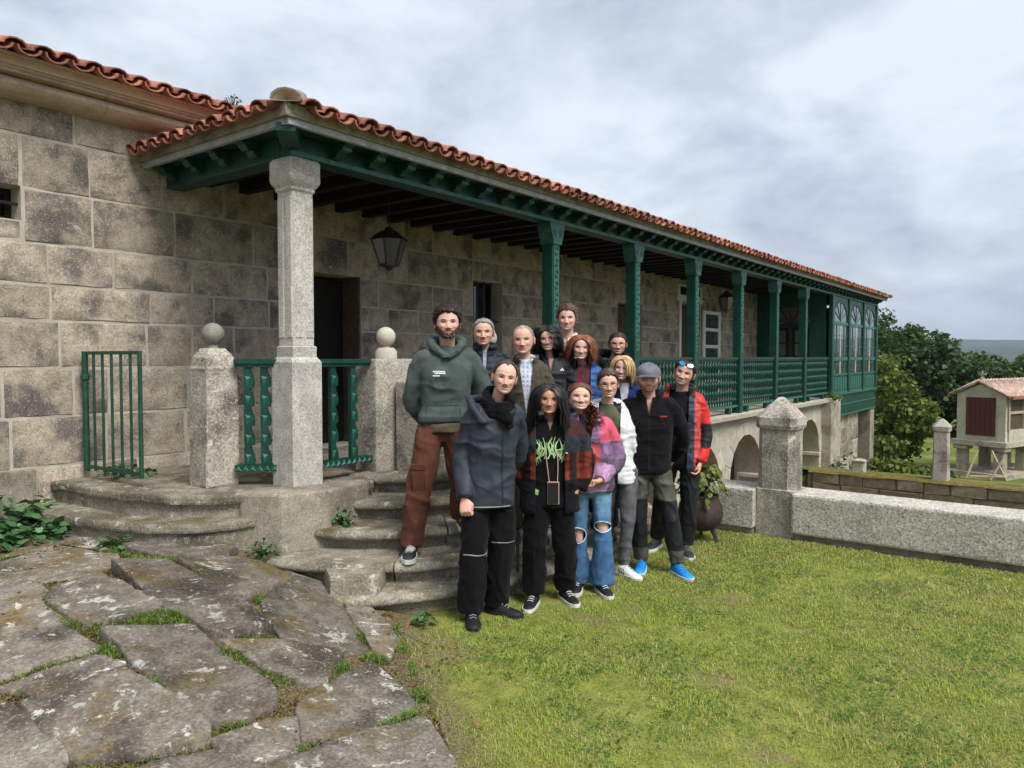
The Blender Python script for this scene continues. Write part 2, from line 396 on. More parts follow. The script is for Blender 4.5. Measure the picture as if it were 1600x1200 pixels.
def slab_mesh(name, poly, zf, th, mat, n=44, jit=.012, lift=.0, seed=0, bev=.011, grow=0):
    r = random.Random(seed); pl = [Vector(q) for q in poly]
    per = [(pl[(i + 1) % len(pl)] - pl[i]).length for i in range(len(pl))]; tot = sum(per)
    out = []
    for i in range(len(pl)):
        m_ = max(2, round(n * per[i] / tot))
        for k in range(m_): out.append(pl[i].lerp(pl[(i + 1) % len(pl)], k / m_))
    n = len(out)
    out = [(out[i - 1] + out[i] * 14 + out[(i + 1) % n]) / 16 for i in range(n)]
    c = sum(out, Vector((0, 0))) / n
    if grow: out = [q + (q - c).normalized() * grow for q in out]
    A = np.array([(q.x, q.y) for q in out]); C = np.array([c.x, c.y])
    D = A - C; ln = np.linalg.norm(D, axis=1, keepdims=True)
    A = A + D / ln * (jit * 1.6 * vnoise(np.c_[A * 9, np.zeros(n) + seed], 5)[:, None] + np.array([[r.uniform(-jit, jit) * .35] for _ in range(n)]))
    D = A - C; ln = np.linalg.norm(D, axis=1, keepdims=True)
    tx, ty = r.uniform(-.007, .007), r.uniform(-.007, .007)
    V = []
    for sh, dz in ((0, -th), (0, -bev * 1.2), (bev * .5, -bev * .3), (bev * 1.4, 0), ('r', .82), ('r', .6), ('r', .36), ('r', .14)):
        if sh == 'r': q = C + D * dz; up = 0
        else: q = C + D * (1 - sh / ln); up = dz
        base = zf(C[0], C[1]) + (q - C) @ np.array([tx + (zf(C[0] + .25, C[1]) - zf(C[0] - .25, C[1])) / .5, ty + (zf(C[0], C[1] + .25) - zf(C[0], C[1] - .25)) / .5])
        V.append(np.c_[q, base + lift + up + .007 * fbm(np.c_[q * 6, np.zeros(n)], 21)])
    V = np.vstack(V); m = 8
    I = np.arange(n); J = (I + 1) % n
    F = np.vstack([np.stack([k * n + I, k * n + J, (k + 1) * n + J, (k + 1) * n + I], 1) for k in range(m - 1)])
    V = np.vstack([V, V[-n:].mean(0)]); q = len(V) - 1
    O = np.array([C[0], C[1], V[:, 2].min()])
    me = bpy.data.meshes.new(name)
    me.from_pydata((V - O).tolist(), [], F.tolist() + [((m - 1) * n + i, (m - 1) * n + (i + 1) % n, q) for i in range(n)])
    me.polygons.foreach_set('use_smooth', [True] * len(me.polygons)); me.set_sharp_from_angle(angle=R(55)); me.materials.append(mat)
    return me, O
for i, pl in enumerate(SLABS):
    me, O = slab_mesh('paving_slab', pl, zp, .09, M('slab_stone'), lift=.016 + .009 * ((i * 7) % 3), seed=i, grow=.034, n=64)
    put('paving_slab', me, lawn, O)

# lower court, garden and far land
t = NT('far_ground'); p = t.pos(False)
n1 = t.noise(.02, p, 6, .7); n2 = t.noise(.6, p, 6, .7); n3 = t.noise(9, p, 4, .7)
c = t.mix(t.ramp(n2, .35, .65), (.07, .11, .018), (.17, .20, .05)); c = t.mix(t.ramp(n3, .4, .7, 0, .5), c, (.20, .18, .07))
far = t.mix(t.ramp(n1, .42, .60), (.018, .036, .020), (.05, .07, .032))
far = t.mix(t.ramp(t.noise(.05, p, 4, .8), .62, .68, 0, .55), far, (.30, .26, .21))
d = t.n('ShaderNodeVectorMath', operation='LENGTH'); t.t.links.new(p, d.inputs[0])
c = t.mix(t.ramp(d.outputs['Value'], 80, 140), c, far)
t.bsdf(c, .95, None, .1)
def gz(x, y):
    r = np.hypot(x, y); a = np.degrees(np.arctan2(y, x))
    z = -.68 - 1.78 * sstep(16, 27, x) - .3 * sstep(27, 45, x)
    z = np.where(x < 16.2, -1.62, z)
    z = z - 34 * sstep(70, 700, r)
    nz = fbm(np.stack([x / 900, y / 900, 0 * x], 1), 4, 4)
    z = z + sstep(900, 2900, r) * (100 + 45 * nz) + sstep(2500, 4200, r) * (6 + 55 * fbm(np.stack([x / 1500, y / 1500, 0 * x + 3], 1), 8, 4))
    return z
rr = np.concatenate([np.linspace(0, 16.1, 12), [16.21, 17, 18.5, 20, 22, 24, 26, 28, 31, 35, 40, 46, 54, 65, 80, 100, 130, 170, 230, 300, 400, 520, 650, 800, 950, 1100], np.arange(1250, 5200, 150), [5600, 7000]])
# built on a square grid near, polar far
aa = np.radians(np.arange(-180, 180.01, 1.5))
RR, AA = np.meshgrid(rr[1:], aa, indexing='ij')
X, Y = (RR * np.cos(AA)).ravel(), (RR * np.sin(AA)).ravel()
Z = gz(X, Y)
Z = np.where((X < 16.2) & (np.hypot(X, Y) < 200), -1.62, Z)
n_a = len(aa); I = (np.arange(len(rr) - 2)[:, None] * n_a + np.arange(n_a - 1)[None]).ravel()
F = np.stack([I, I + n_a, I + n_a + 1, I + 1], 1)
me = mesh_np('ground', np.c_[X, Y, Z - .03], F, M('far_ground'))
tag(put('ground', me), kind='structure')
# garden terrace behind the mossy wall (own finer sheet) and court floor
gx = np.concatenate([[16.25], np.arange(16.8, 60, .8)]); gy = np.arange(-30, 30, 1.0)
GX, GY = np.meshgrid(gx, gy, indexing='ij'); Z = gz(GX.ravel(), GY.ravel()) + .05 * fbm(np.stack([GX.ravel() * .4, GY.ravel() * .4, 0 * GX.ravel()], 1), 2)
nx, ny = len(gx), len(gy); I = (np.arange(nx - 1)[:, None] * ny + np.arange(ny - 1)[None]).ravel()
tag(put('garden_ground', mesh_np('garden_ground', np.c_[GX.ravel(), GY.ravel(), Z + .03], np.stack([I, I + ny, I + ny + 1, I + 1], 1), M('far_ground'))), kind='structure')
tag(MB().box(7.66, 16.2, -30, 12, -1.9, -1.6).build('court_floor', M('dirt')), kind='structure')
tag(MB().box(7.58, 7.66, -30, 4.8, -1.7, -.03).build('retaining_wall', M('moss_stone')), kind='structure')

# ================================================================== house
H = empty('manor_house', (4.0, 6.7, 0), 'long granite manor house with green wooden gallery and red tiled roof', 'house')
OPEN = [(1.75, 2.345, 2.84, 3.11), (4.78, 5.85, .74, 2.69), (7.9, 8.56, 1.15, 2.83), (12.0, 12.95, .74, 2.77), (14.72, 15.7, .74, 2.92)]
YW = 6.7
def wall_cells(mb, x0, x1, z0, z1, ops, y0, y1):
    xs = sorted({x0, x1, *[v for o in ops for v in o[:2]]}); zs = sorted({z0, z1, *[v for o in ops for v in o[2:]]})
    for a, b in zip(xs, xs[1:]):
        for c, d in zip(zs, zs[1:]):
            mx, mz = (a + b) / 2, (c + d) / 2
            if any(o[0] < mx < o[1] and o[2] < mz < o[3] for o in ops): continue
            mb.box(a, b, y0, y1, c, d)
mb = MB(); wall_cells(mb, -5, 26, -1.7, 3.97, OPEN, YW - .001, YW + .55)
wall = mb.build('wall', M('mortar'), H)
MB().box(-4.9, 25.9, YW + .56, YW + .62, -1.6, 3.9).build('dark_backing', M('dark_wood'), H)  # near-black plane: darkness of the rooms behind the openings, put into colour
COURSES = [.30, .85, 1.26, 1.66, 2.05, 2.34, 2.675, 3.10, 3.52, 3.80]
def stone_block(x0, x1, z0, z1, y, parent, r, mat, d=.03, g=.0095, name='stone_block', prot=0):
    # chamfered, slightly uneven block face towards -Y
    cx, cz = (x0 + x1) / 2, z0
    a = [x0 + g * r.uniform(.7, 1.6), x1 - g * r.uniform(.7, 1.6)]; b = [z0 + g * r.uniform(.7, 1.5), z1 - g * r.uniform(.7, 1.5)]
    nx = 4; nz = 3; V = []; c = .012
    for lay, ins, yy in ((0, 0, d), (1, 0, .001), (2, c * .5, -.0045)):
        for i in range(nx + 1):
            for j in range(nz + 1):
                if lay < 2 and 0 < i < nx and 0 < j < nz: V.append(None); continue
                fx = i / nx; fz = j / nz
                X = a[0] + ins + (a[1] - a[0] - 2 * ins) * fx; Z = b[0] + ins + (b[1] - b[0] - 2 * ins) * fz
                e = 0 if lay == 0 else 1
                V.append((X + e * r.uniform(-.004, .004) - cx, yy - prot + (r.uniform(-.005, .004) if lay == 2 else 0), Z + e * r.uniform(-.004, .004) - cz))
    idx = {}; vs = []
    for k, v in enumerate(V):
        if v is not None: idx[k] = len(vs); vs.append(v)
    n = (nx + 1) * (nz + 1); at = lambda l, i, j: idx[l * n + i * (nz + 1) + j]
    ring = [(i, 0) for i in range(nx)] + [(nx, j) for j in range(nz)] + [(i, nz) for i in range(nx, 0, -1)] + [(0, j) for j in range(nz, 0, -1)]
    fs = []
    for l in (0, 1):
        for k in range(len(ring)):
            p, q = ring[k], ring[(k + 1) % len(ring)]
            fs.append((at(l, *p), at(l, *q), at(l + 1, *q), at(l + 1, *p)))
    for i in range(nx):
        for j in range(nz):
            fs.append((at(2, i, j), at(2, i + 1, j), at(2, i + 1, j + 1), at(2, i, j + 1)))
    me = bpy.data.meshes.new(name); me.from_pydata(vs, [], fs); me.polygons.foreach_set('use_smooth', [True] * len(fs)); me.set_sharp_from_angle(angle=R(40)); me.materials.append(mat)
    return put(name, me, parent, (cx, y, cz))
r = random.Random(11)
for ci, (z0, z1) in enumerate(zip(COURSES, COURSES[1:])):
    x = -1.2 - r.uniform(0, .5)
    while x < 19.4:
        h = z1 - z0
        ln = r.choice([.34, .52, .62, .74, .86, .98, 1.12]) * (.84 if x < 9 else 1.2)
        x2 = min(x + ln, 19.5)
        segs = [(x, x2)]
        for o in OPEN:
            if o[2] < z1 - .02 and o[3] > z0 + .02:
                ns = []
                for a, b in segs:
                    if b <= o[0] or a >= o[1]: ns.append((a, b)); continue
                    zt = (z0, z1)
                    if a < o[0] - .05: ns.append((a, o[0]))
                    if b > o[1] + .05: ns.append((o[1], b))
                    la, lb = max(a, o[0]), min(b, o[1])
                    if lb - la > .04:
                        if o[3] < z1 - .04: stone_block(la, lb, o[3], z1, YW, wall, r, M('wall_stone'))
                        if o[2] > z0 + .04: stone_block(la, lb, z0, o[2], YW, wall, r, M('wall_stone'))
                segs = ns
        for a, b in segs:
            if b - a > .05: stone_block(a, b, z0, z1, YW, wall, r, M('wall_stone'), prot=r.uniform(0, .0025))
        x = x2
# low rough footing stones at the left
x = .2
while x < 2.35:
    ln = r.uniform(.35, .6); stone_block(x, min(x + ln, 2.4), .30, .86, YW - .05, wall, r, M('old_stone'), d=.09, prot=.02); x += ln
# openings
def door_leaf(x0, x1, z0, z1, y, mat, n=2):
    d = MB().box(x0 + .03, x1 - .03, y, y + .05, z0 + .01, z1 - .03).build('door', mat, H)
    w_ = (x1 - x0 - .06) / n
    for i in range(n):
        for (a, b) in ((.12, .42), (.48, .94)):
            zz0 = z0 + (z1 - z0) * a; zz1 = z0 + (z1 - z0) * b
            MB().box(x0 + .03 + i * w_ + .06, x0 + .03 + (i + 1) * w_ - .06, y - .014, y + .002, zz0, zz1).build('door_panel', mat, d, bevel=.01)
    MB().tube([(x0 + (x1 - x0) * .5 + .05, y - .005, 1.75), (x0 + (x1 - x0) * .5 + .05, y - .05, 1.75)], .018, 8).build('handle', M('black_metal'), d)
    return d
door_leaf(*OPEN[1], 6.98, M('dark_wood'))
door_leaf(*OPEN[3], 6.98, M('brown_wood'))
door_leaf(*OPEN[4], 6.98, M('brown_wood'))
# stone door surround
for a, b, c, d in ((OPEN[1][0] - .002, OPEN[1][0] + .03, .74, 2.69), (OPEN[1][1] - .03, OPEN[1][1] + .002, .74, 2.69)):
    MB().box(a, b, YW - .003, 6.97, c, d).build('door_jamb', M('brown_wood'), H)
# barred window
def barred(x0, x1, z0, z1, nv, nh, rad):
    wd = MB().box(x0, x1, 6.95, 6.97, z0, z1).build('window', M('dark_glass'), H)
    fr = MB()
    for a, b, c, d in ((x0, x0 + .05, z0, z1), (x1 - .05, x1, z0, z1), (x0 + .05, x1 - .05, z1 - .05, z1), (x0 + .05, x1 - .05, z0, z0 + .05)): fr.box(a, b, 6.90, 6.945, c, d)
    fr.build('window_frame', M('dark_wood'), wd)
    for i in range(nv):
        xx = x0 + (x1 - x0) * (i + 1) / (nv + 1); MB().tube([(xx, 6.78, z0), (xx, 6.78, z1)], rad, 6).build('bar', M('black_metal'), wd)
    for i in range(nh):
        zz = z0 + (z1 - z0) * (i + 1) / (nh + 1); MB().tube([(x0, 6.77, zz), (x1, 6.77, zz)], rad, 6).build('bar', M('black_metal'), wd)
barred(*OPEN[0], 0, 1, .014); barred(*OPEN[2], 3, 2, .013)
for i, (a, b) in enumerate(((7.96, 8.02), (8.06, 8.10))):
    MB().box(a, b, 6.92, 6.94, 1.2, 2.76).build('curtain_strip', M('white_paint'), H)
# white door frame, open glazed shutter
o = OPEN[4]
MB().box(o[0] - .10, o[0], YW - .025, YW + .02, .74, 3.0).box(o[1], o[1] + .02, YW - .025, YW + .02, .74, 3.0).box(o[0] - .22, o[1] + .14, YW - .03, YW + .02, 2.95, 3.03).build('door_frame', M('white_paint'), H)
MB().box(o[0] - .18, o[1] + .1, YW - .02, YW + .02, 3.03, 3.3).build('transom_panel', M('white_paint'), H)
MB().box(o[0] - .06, o[1] - .02, YW - .03, YW - .015, 3.08, 3.25).build('transom_glass', M('dark_glass'), H)
s0, s1, zt = 15.76, 16.78, 2.80
shm = MB()
for a, b, c, d in ((s0, s0 + .13, .8, zt), (s1 - .13, s1, .8, zt), *[(s0 + .13, s1 - .13, z - .035, z + .035) for z in np.linspace(.84, zt - .04, 6)]): shm.box(a, b, YW - .075, YW - .035, c, d)
sh = shm.build('shutter', M('white_paint'), H)
zz = np.linspace(.84, zt - .04, 6)
for a, b in zip(zz, zz[1:]): MB().box(s0 + .13, s1 - .13, YW - .058, YW - .05, a + .035, b - .035).build('pane', M('window_glass'), sh)

# cornice of the house, plaster, roof
prof = [(6.70, 3.77), (6.66, 3.775)] + [(6.66 - .17 * math.sin(a), 3.85 - .075 * math.cos(a)) for a in np.linspace(0, math.pi * .8, 8)] + [(6.50, 3.915), (6.47, 3.92), (6.47, 3.94), (6.45, 3.945), (6.45, 3.962), (6.9, 3.962)]
for a, b in ((-5, -.9), (-.9, 1.4), (1.4, 2.93), (2.93, 4.9), (4.9, 26)):
    MB().extx(prof, a + .002, b - .002).build('cornice', M('cornice_stone'), H, smooth=35)
MB().box(-5, 26, 6.43, 6.9, 3.964, 4.028).build('plaster_band', M('plaster'), H)
# tiles
def tile_mesh(cover=True, ln=.42, r0=.086, r1=.074, th=.014, n=6):
    V = []; s = 1 if cover else -1
    for k, (y, rad) in enumerate(((0, r0), (ln, r1))):
        for t_ in (0, th):
            for j in range(n + 1):
                a = math.pi * j / n
                V.append(((rad - t_) * math.cos(a), y, s * ((rad - t_) * math.sin(a) * .72)))
    m = n + 1; fs = []
    for j in range(n):
        fs += [(j, j + 1, 2 * m + j + 1, 2 * m + j), (m + j, 3 * m + j, 3 * m + j + 1, m + j + 1), (j, m + j, m + j + 1, j + 1), (2 * m + j, 2 * m + j + 1, 3 * m + j + 1, 3 * m + j)]
    fs += [(0, 2 * m, 3 * m, m), (n, m + n, 3 * m + n, 2 * m + n)]
    me = bpy.data.meshes.new('roof_tile'); me.from_pydata(V, [], fs)
    bm = bmesh.new(); bm.from_mesh(me); bmesh.ops.recalc_face_normals(bm, faces=bm.faces); bm.to_mesh(me); bm.free()
    me.polygons.foreach_set('use_smooth', [True] * len(fs)); me.set_sharp_from_angle(angle=R(50)); me.materials.append(M('tile_clay')); return me
TC, TT = tile_mesh(True), tile_mesh(False)
EX, EY, EZ = 3.22, 4.47, 3.50       # porch eave corner
SL = .31; PIT = .188
def wave_sheet(name, pts_fn, us, mat, parent):
    V = []; 
    for u, ph in us:
        a, b = pts_fn(u); dz = .05 * math.cos(ph)
        V += [(a[0], a[1], a[2] + dz), (b[0], b[1], b[2] + dz)]
    F = [(2 * i, 2 * i + 2, 2 * i + 3, 2 * i + 1) for i in range(len(us) - 1)]
    me = mesh_np(name, V, F, mat); return put(name, me, parent)
XEND = 24.7
us = [(EX + .3 + i * PIT / 6, 2 * math.pi * i / 6) for i in range(int((XEND - EX - .3) / PIT * 6) + 1)]
roof = wave_sheet('porch_roof', lambda x: ((x, EY + .3, EZ + .06 + SL * .3), (x, min(6.5, EY + max(.31, x - EX)), EZ + .06 + SL * (min(6.5, EY + max(.31, x - EX)) - EY))), us, M('tile_clay'), H)
us = [(EY + .3 + i * PIT / 6, 2 * math.pi * i / 6) for i in range(int((6.68 - EY - .3) / PIT * 6) + 1)]
wave_sheet('porch_hip_roof', lambda y: ((EX + .3, y, EZ + .06 + SL * .3), (EX + max(.31, y - EY), y, EZ + .06 + SL * max(.31, y - EY))), us, M('tile_clay'), H)
us = [(-5 + i * PIT / 6, 2 * math.pi * i / 6) for i in range(int(31 / PIT * 6) + 1)]
wave_sheet('main_roof', lambda x: ((x, 6.5, 4.09), (x, 10.4, 5.39)), us, M('tile_clay'), H)
ang = math.atan(SL)
i = 0; x = EX + .22
while x < XEND:
    put('roof_tile', TC, roof, (x + random.uniform(-.008, .008), EY - .03 + random.uniform(-.015, .015), EZ + .055 + random.uniform(-.006, .006)), (ang, 0, random.uniform(-.04, .04)))
    if x + PIT / 2 < XEND: put('roof_tile', TT, roof, (x + PIT / 2, EY - .05 + random.uniform(-.01, .01), EZ + .068), (ang, 0, random.uniform(-.03, .03)))
    x += PIT
y = EY + .30
while y < 6.66:
    put('roof_tile', TC, roof, (EX - .03 + random.uniform(-.012, .012), y, EZ + .055 + random.uniform(-.006, .006)), (ang, 0, -math.pi / 2 + random.uniform(-.04, .04)))
    put('roof_tile', TT, roof, (EX - .05, y - PIT / 2, EZ + .068), (ang, 0, -math.pi / 2))
    y += PIT
mroof = MB().box(-5, 26, 6.40, 6.9, 4.03, 4.045).build('roof_board', M('plaster'), H)
x = .3
while x < 4.75:
    put('roof_tile', TC, mroof, (x + random.uniform(-.01, .01), 6.27 + random.uniform(-.015, .015), 4.045 + random.uniform(-.008, .008)), (R(18), 0, random.uniform(-.05, .05)))
    put('roof_tile', TT, mroof, (x + PIT / 2, 6.25, 4.06), (R(18), 0, 0)); x += PIT
HT = tile_mesh(True, .46, .115, .095, .02, 6)
for k in range(5):
    q = .05 + k * .36
    put('hip_tile', HT, roof, (EX + q, EY + q, EZ + .075 + SL * q), (math.atan(SL / 1.414) + (.12 if k == 0 else .05), 0, R(-45)))
MB().add([(EX + .055 + .108 * math.cos(a) * .707, EY + .055 - .108 * math.cos(a) * .707, EZ + .082 + .085 * math.sin(a)) for a in np.linspace(0, math.pi, 9)] + [(EX + .12, EY + .12, EZ + .12)], [(i, i + 1, 9) for i in range(8)] + [(8, 0, 9)]).build('hip_end', M('plaster'), roof)
HT.materials.clear(); HT.materials.append(M('old_stone'))
# eave strip, soffit, filler
MB().box(EX + .10, XEND, EY + .09, EY + .13, EZ - .06, EZ - .012).build('drip_strip', M('zinc'), H)
MB().box(EX + .09, EX + .13, EY + .131, YW - .01, EZ - .06, EZ - .012).build('drip_strip', M('zinc'), H)
MB().box(EX + .13, XEND, EY + .131, EY + .5, EZ - .035, EZ - .012).build('soffit', M('green_paint'), H)
MB().box(EX + .131, EX + .5, EY + .501, YW - .01, EZ - .035, EZ - .012).build('soffit', M('green_paint'), H)
MB().box(EX + .06, XEND, EY + .07, EY + .4, EZ - .01, EZ + .085).build('eave_filler', M('old_stone'), H)
MB().box(EX + .06, EX + .4, EY + .401, YW - .02, EZ - .01, EZ + .085).build('eave_filler', M('old_stone'), H)
# beams, brackets, ceiling
BX, BY = 3.53, 4.81
beam = MB().box(BX, XEND, BY, BY + .18, 3.30, EZ - .037).build('beam', M('green_paint'), H, bevel=.008)
MB().box(BX - .012, XEND, BY - .012, BY + .012, 3.30, 3.335).build('beam_moulding', M('green_skylit'), beam)
beam2 = MB().box(BX + .001, BX + .18, BY + .181, YW - .005, 3.30, EZ - .037).build('beam', M('green_paint'), H, bevel=.008)
yb = EY + .135
bprof = [(BY - .002, EZ - .037), (BY - .002, 3.35), (BY - .03, 3.345), (BY - .06, 3.36), (BY - .075, 3.385), (BY - .11, 3.385), (BY - .135, 3.405), (BY - .145, 3.425), (yb + .03, 3.43), (yb + .012, 3.442), (yb + .012, EZ - .037)]
bm_ = MB().extx([(a - BY, b - 3.35) for a, b in bprof], -.045, .045).mesh('rafter_tail', M('green_paint'))
ce_ = MB().box(-.046, .046, -.151, -.1455, .045, .078).mesh('bracket_tip', M('green_skylit'))
x = BX + .42
while x < XEND - .1:
    q = put('rafter_tail', bm_, beam, (x, BY, 3.35)); put('bracket_tip', ce_, q, (x, BY, 3.35)); x += .36
y = BY + .45
while y < YW - .1:
    q = put('rafter_tail', bm_, beam2, (BX, y, 3.35), (0, 0, -math.pi / 2)); y += .42
MB().hexa([(BX - .25, BY - .15, 3.40), (BX - .15, BY - .25, 3.40), (BX + .05, BY - .05, 3.34), (BX - .05, BY + .05, 3.34), (BX - .25, BY - .15, 3.46), (BX - .15, BY - .25, 3.46), (BX + .05, BY - .05, 3.46), (BX - .05, BY + .05, 3.46)]).build('corner_bracket', M('green_paint'), beam)
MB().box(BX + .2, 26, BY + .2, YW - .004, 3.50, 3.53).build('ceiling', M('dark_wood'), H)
x = BX + .35
while x < XEND:
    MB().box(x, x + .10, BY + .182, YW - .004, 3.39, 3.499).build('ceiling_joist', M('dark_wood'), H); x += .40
# roof end
MB().extx([(BY, 3.46), (6.9, 3.46), (6.9, 4.2), (EY + .1, EZ)], XEND - .02, XEND + .01).build('roof_end_board', M('green_paint'), H)

# ------------------------------------------------ platform, column, pillars
PLAT = [(2.55, 6.68), (2.60, 6.2), (2.66, 5.7), (2.80, 5.32), (3.0, 5.06), (3.14, 4.96), (3.30, 4.68), (3.62, 4.58), (4.10, 4.62), (4.25, 4.72), (4.7, 4.72), (6.3, 4.72), (7.6, 4.72), (7.6, 6.68)]
plat = MB().prism(PLAT, .02, .655).build('porch_platform', M('step_stone'), H)
PT = [(2.50, 6.685), (2.56, 6.2), (2.62, 5.68), (2.77, 5.28), (2.98, 5.0), (3.12, 4.92), (3.28, 4.65), (3.62, 4.54), (4.14, 4.585), (4.22, 4.70), (7.62, 4.69), (7.62, 6.685)]
MB().prism(PT, .657, .73).build('platform_edge', M('step_stone'), plat, bevel=.02, seg=2)
MB().box(7.64, 19.6, 4.7, 6.68, .66, .73).build('porch_floor', M('arcade_stone'), H)
MB().prism([(3.12, 4.93), (3.26, 4.615), (3.60, 4.51), (4.06, 4.555), (4.12, 4.72), (3.7, 4.8), (3.3, 5.05)], .02, .738).build('column_plinth', M('old_stone'), plat, bevel=.02, seg=2)
# left curved step
LS = [(2.26, 6.68), (2.28, 6.2), (2.40, 5.66), (2.56, 5.22), (2.78, 4.94), (3.02, 4.82), (3.18, 4.80), (3.20, 4.95), (2.9, 5.6), (2.75, 6.68)]
st = empty('side_steps', (2.7, 5.6, .35), 'two mossy curved stone steps below the green iron gate', 'steps')
MB().prism([(a + .035, b + .02) for a, b in LS], .2, .49).build('riser', M('step_stone'), st)
MB().prism(LS, .492, .56).build('tread', M('step_stone'), st, bevel=.022, seg=2)
# column
def sq(cx, cy, h, z, ch=0):
    if not ch: return [(cx - h, cy - h, z), (cx + h, cy - h, z), (cx + h, cy + h, z), (cx - h, cy + h, z)]
    return [(cx - h + ch, cy - h, z), (cx + h - ch, cy - h, z), (cx + h, cy - h + ch, z), (cx + h, cy + h - ch, z), (cx + h - ch, cy + h, z), (cx - h + ch, cy + h, z), (cx - h, cy + h - ch, z), (cx - h, cy - h + ch, z)]
CX, CY = 3.655, 4.945
col = MB().rings([sq(CX, CY, .10, z, .012) for z in (1.84, 3.04)]).build('column', M('column_stone'), H)
MB().rings([sq(CX, CY, .142, z, c) for z, c in ((.731, .012), (1.71, .012))] + [sq(CX, CY, .13, 1.735, .02), sq(CX, CY, .113, 1.752, .01), sq(CX, CY, .113, 1.83, .008), sq(CX, CY, .104, 1.839, .008)]).build('pedestal', M('column_stone'), col)
MB().rings([sq(CX, CY, h, z, .01) for h, z in ((.101, 3.041), (.112, 3.055), (.112, 3.075), (.135, 3.11), (.142, 3.13), (.142, 3.275), (.128, 3.299))]).build('capital', M('column_stone'), col)
for sx, sy in ((0, -1), (-1, 0), (1, 0), (0, 1)):
    for k in (-1, 1):
        a, b = k * .052 - .036, k * .052 + .036
        if sx == 0: m_ = MB().box(CX + a, CX + b, CY + sy * .1 - .007, CY + sy * .1 + .007, 1.9, 3.0)
        else: m_ = MB().box(CX + sx * .1 - .007, CX + sx * .1 + .007, CY + a, CY + b, 1.9, 3.0)
        m_.build('fluted_panel', M('column_stone'), col, bevel=.006)
# left pillar with ball
def ball(name, c, rad, neck, mat, label):
    prof = [(neck * 1.25, -rad - .09), (neck * 1.2, -rad - .06), (neck, -rad - .035), (neck * .8, -rad + .004)]
    prof += [(rad * math.cos(a), rad * math.sin(a)) for a in np.linspace(-1.25, 1.5, 11)]
    return tag(MB().lathe(prof, c, 20).build(name, mat, None, smooth=60), label, 'finial', 'stone ball finials on the stair pillars')
pl = MB().rings([[(3.26 + s * x, 5.47 + s * y, z) for x, y in ((-.16, .06), (.06, -.16), (.16, -.06), (-.06, .16))] for s, z in ((1.0, .725), (.98, 1.5), (.94, 1.72), (.72, 1.82), (.45, 1.845))])
pl = MB().rings([[(3.24 + s * x, 5.46 + s * y, z) for x, y in ((-.14, -.13), (.14, -.13), (.14, .13), (-.14, .13))] for s, z in ((1.03, .725), (1.0, 1.2), (.97, 1.66), (.86, 1.75), (.55, 1.82))])
pl.build('gate_pillar', M('pillar_stone'), H, bevel=.02, seg=2, jit=.004)
ball('ball_finial', (3.24, 5.46, 1.935), .088, .045, M('ball_grey'), 'grey stone ball on the lichened pillar beside the gate')
pr = MB().box(4.36, 4.84, 4.80, 5.08, .731, 1.735).build('stair_pillar', M('pillar_stone'), H, bevel=.02, seg=2)
MB().lathe([(.10, 1.736), (.10, 1.80), (.07, 1.835)], (4.62, 4.95, 0), 14).build('finial_base', M('ball_stone'), pr, smooth=40)
ball('ball_finial', (4.62, 4.95, 1.935), .088, .04, M('ball_stone'), 'pale stone ball on the stair pillar beside the man in the green hoodie')
MB().rings([sq(4.70, 4.60, .155, z, .01) for z in (.60, 1.53)] + [sq(4.72, 4.61, .12, 1.60, .01), sq(4.76, 4.62, .05, 1.67, .005)]).build('newel_block', M('pillar_stone'), H, jit=.004)
pr2 = MB().box(5.86, 6.20, 4.80, 5.08, .731, 1.735).build('stair_pillar', M('pillar_stone'), H, bevel=.02, seg=2)
MB().lathe([(.10, 1.736), (.10, 1.80), (.07, 1.835)], (6.08, 4.95, 0), 14).build('finial_base', M('ball_stone'), pr2, smooth=40)
ball('ball_finial', (6.08, 4.95, 1.95), .095, .04, M('ball_stone'), 'pale stone ball on the far stair pillar behind the grey-haired man')
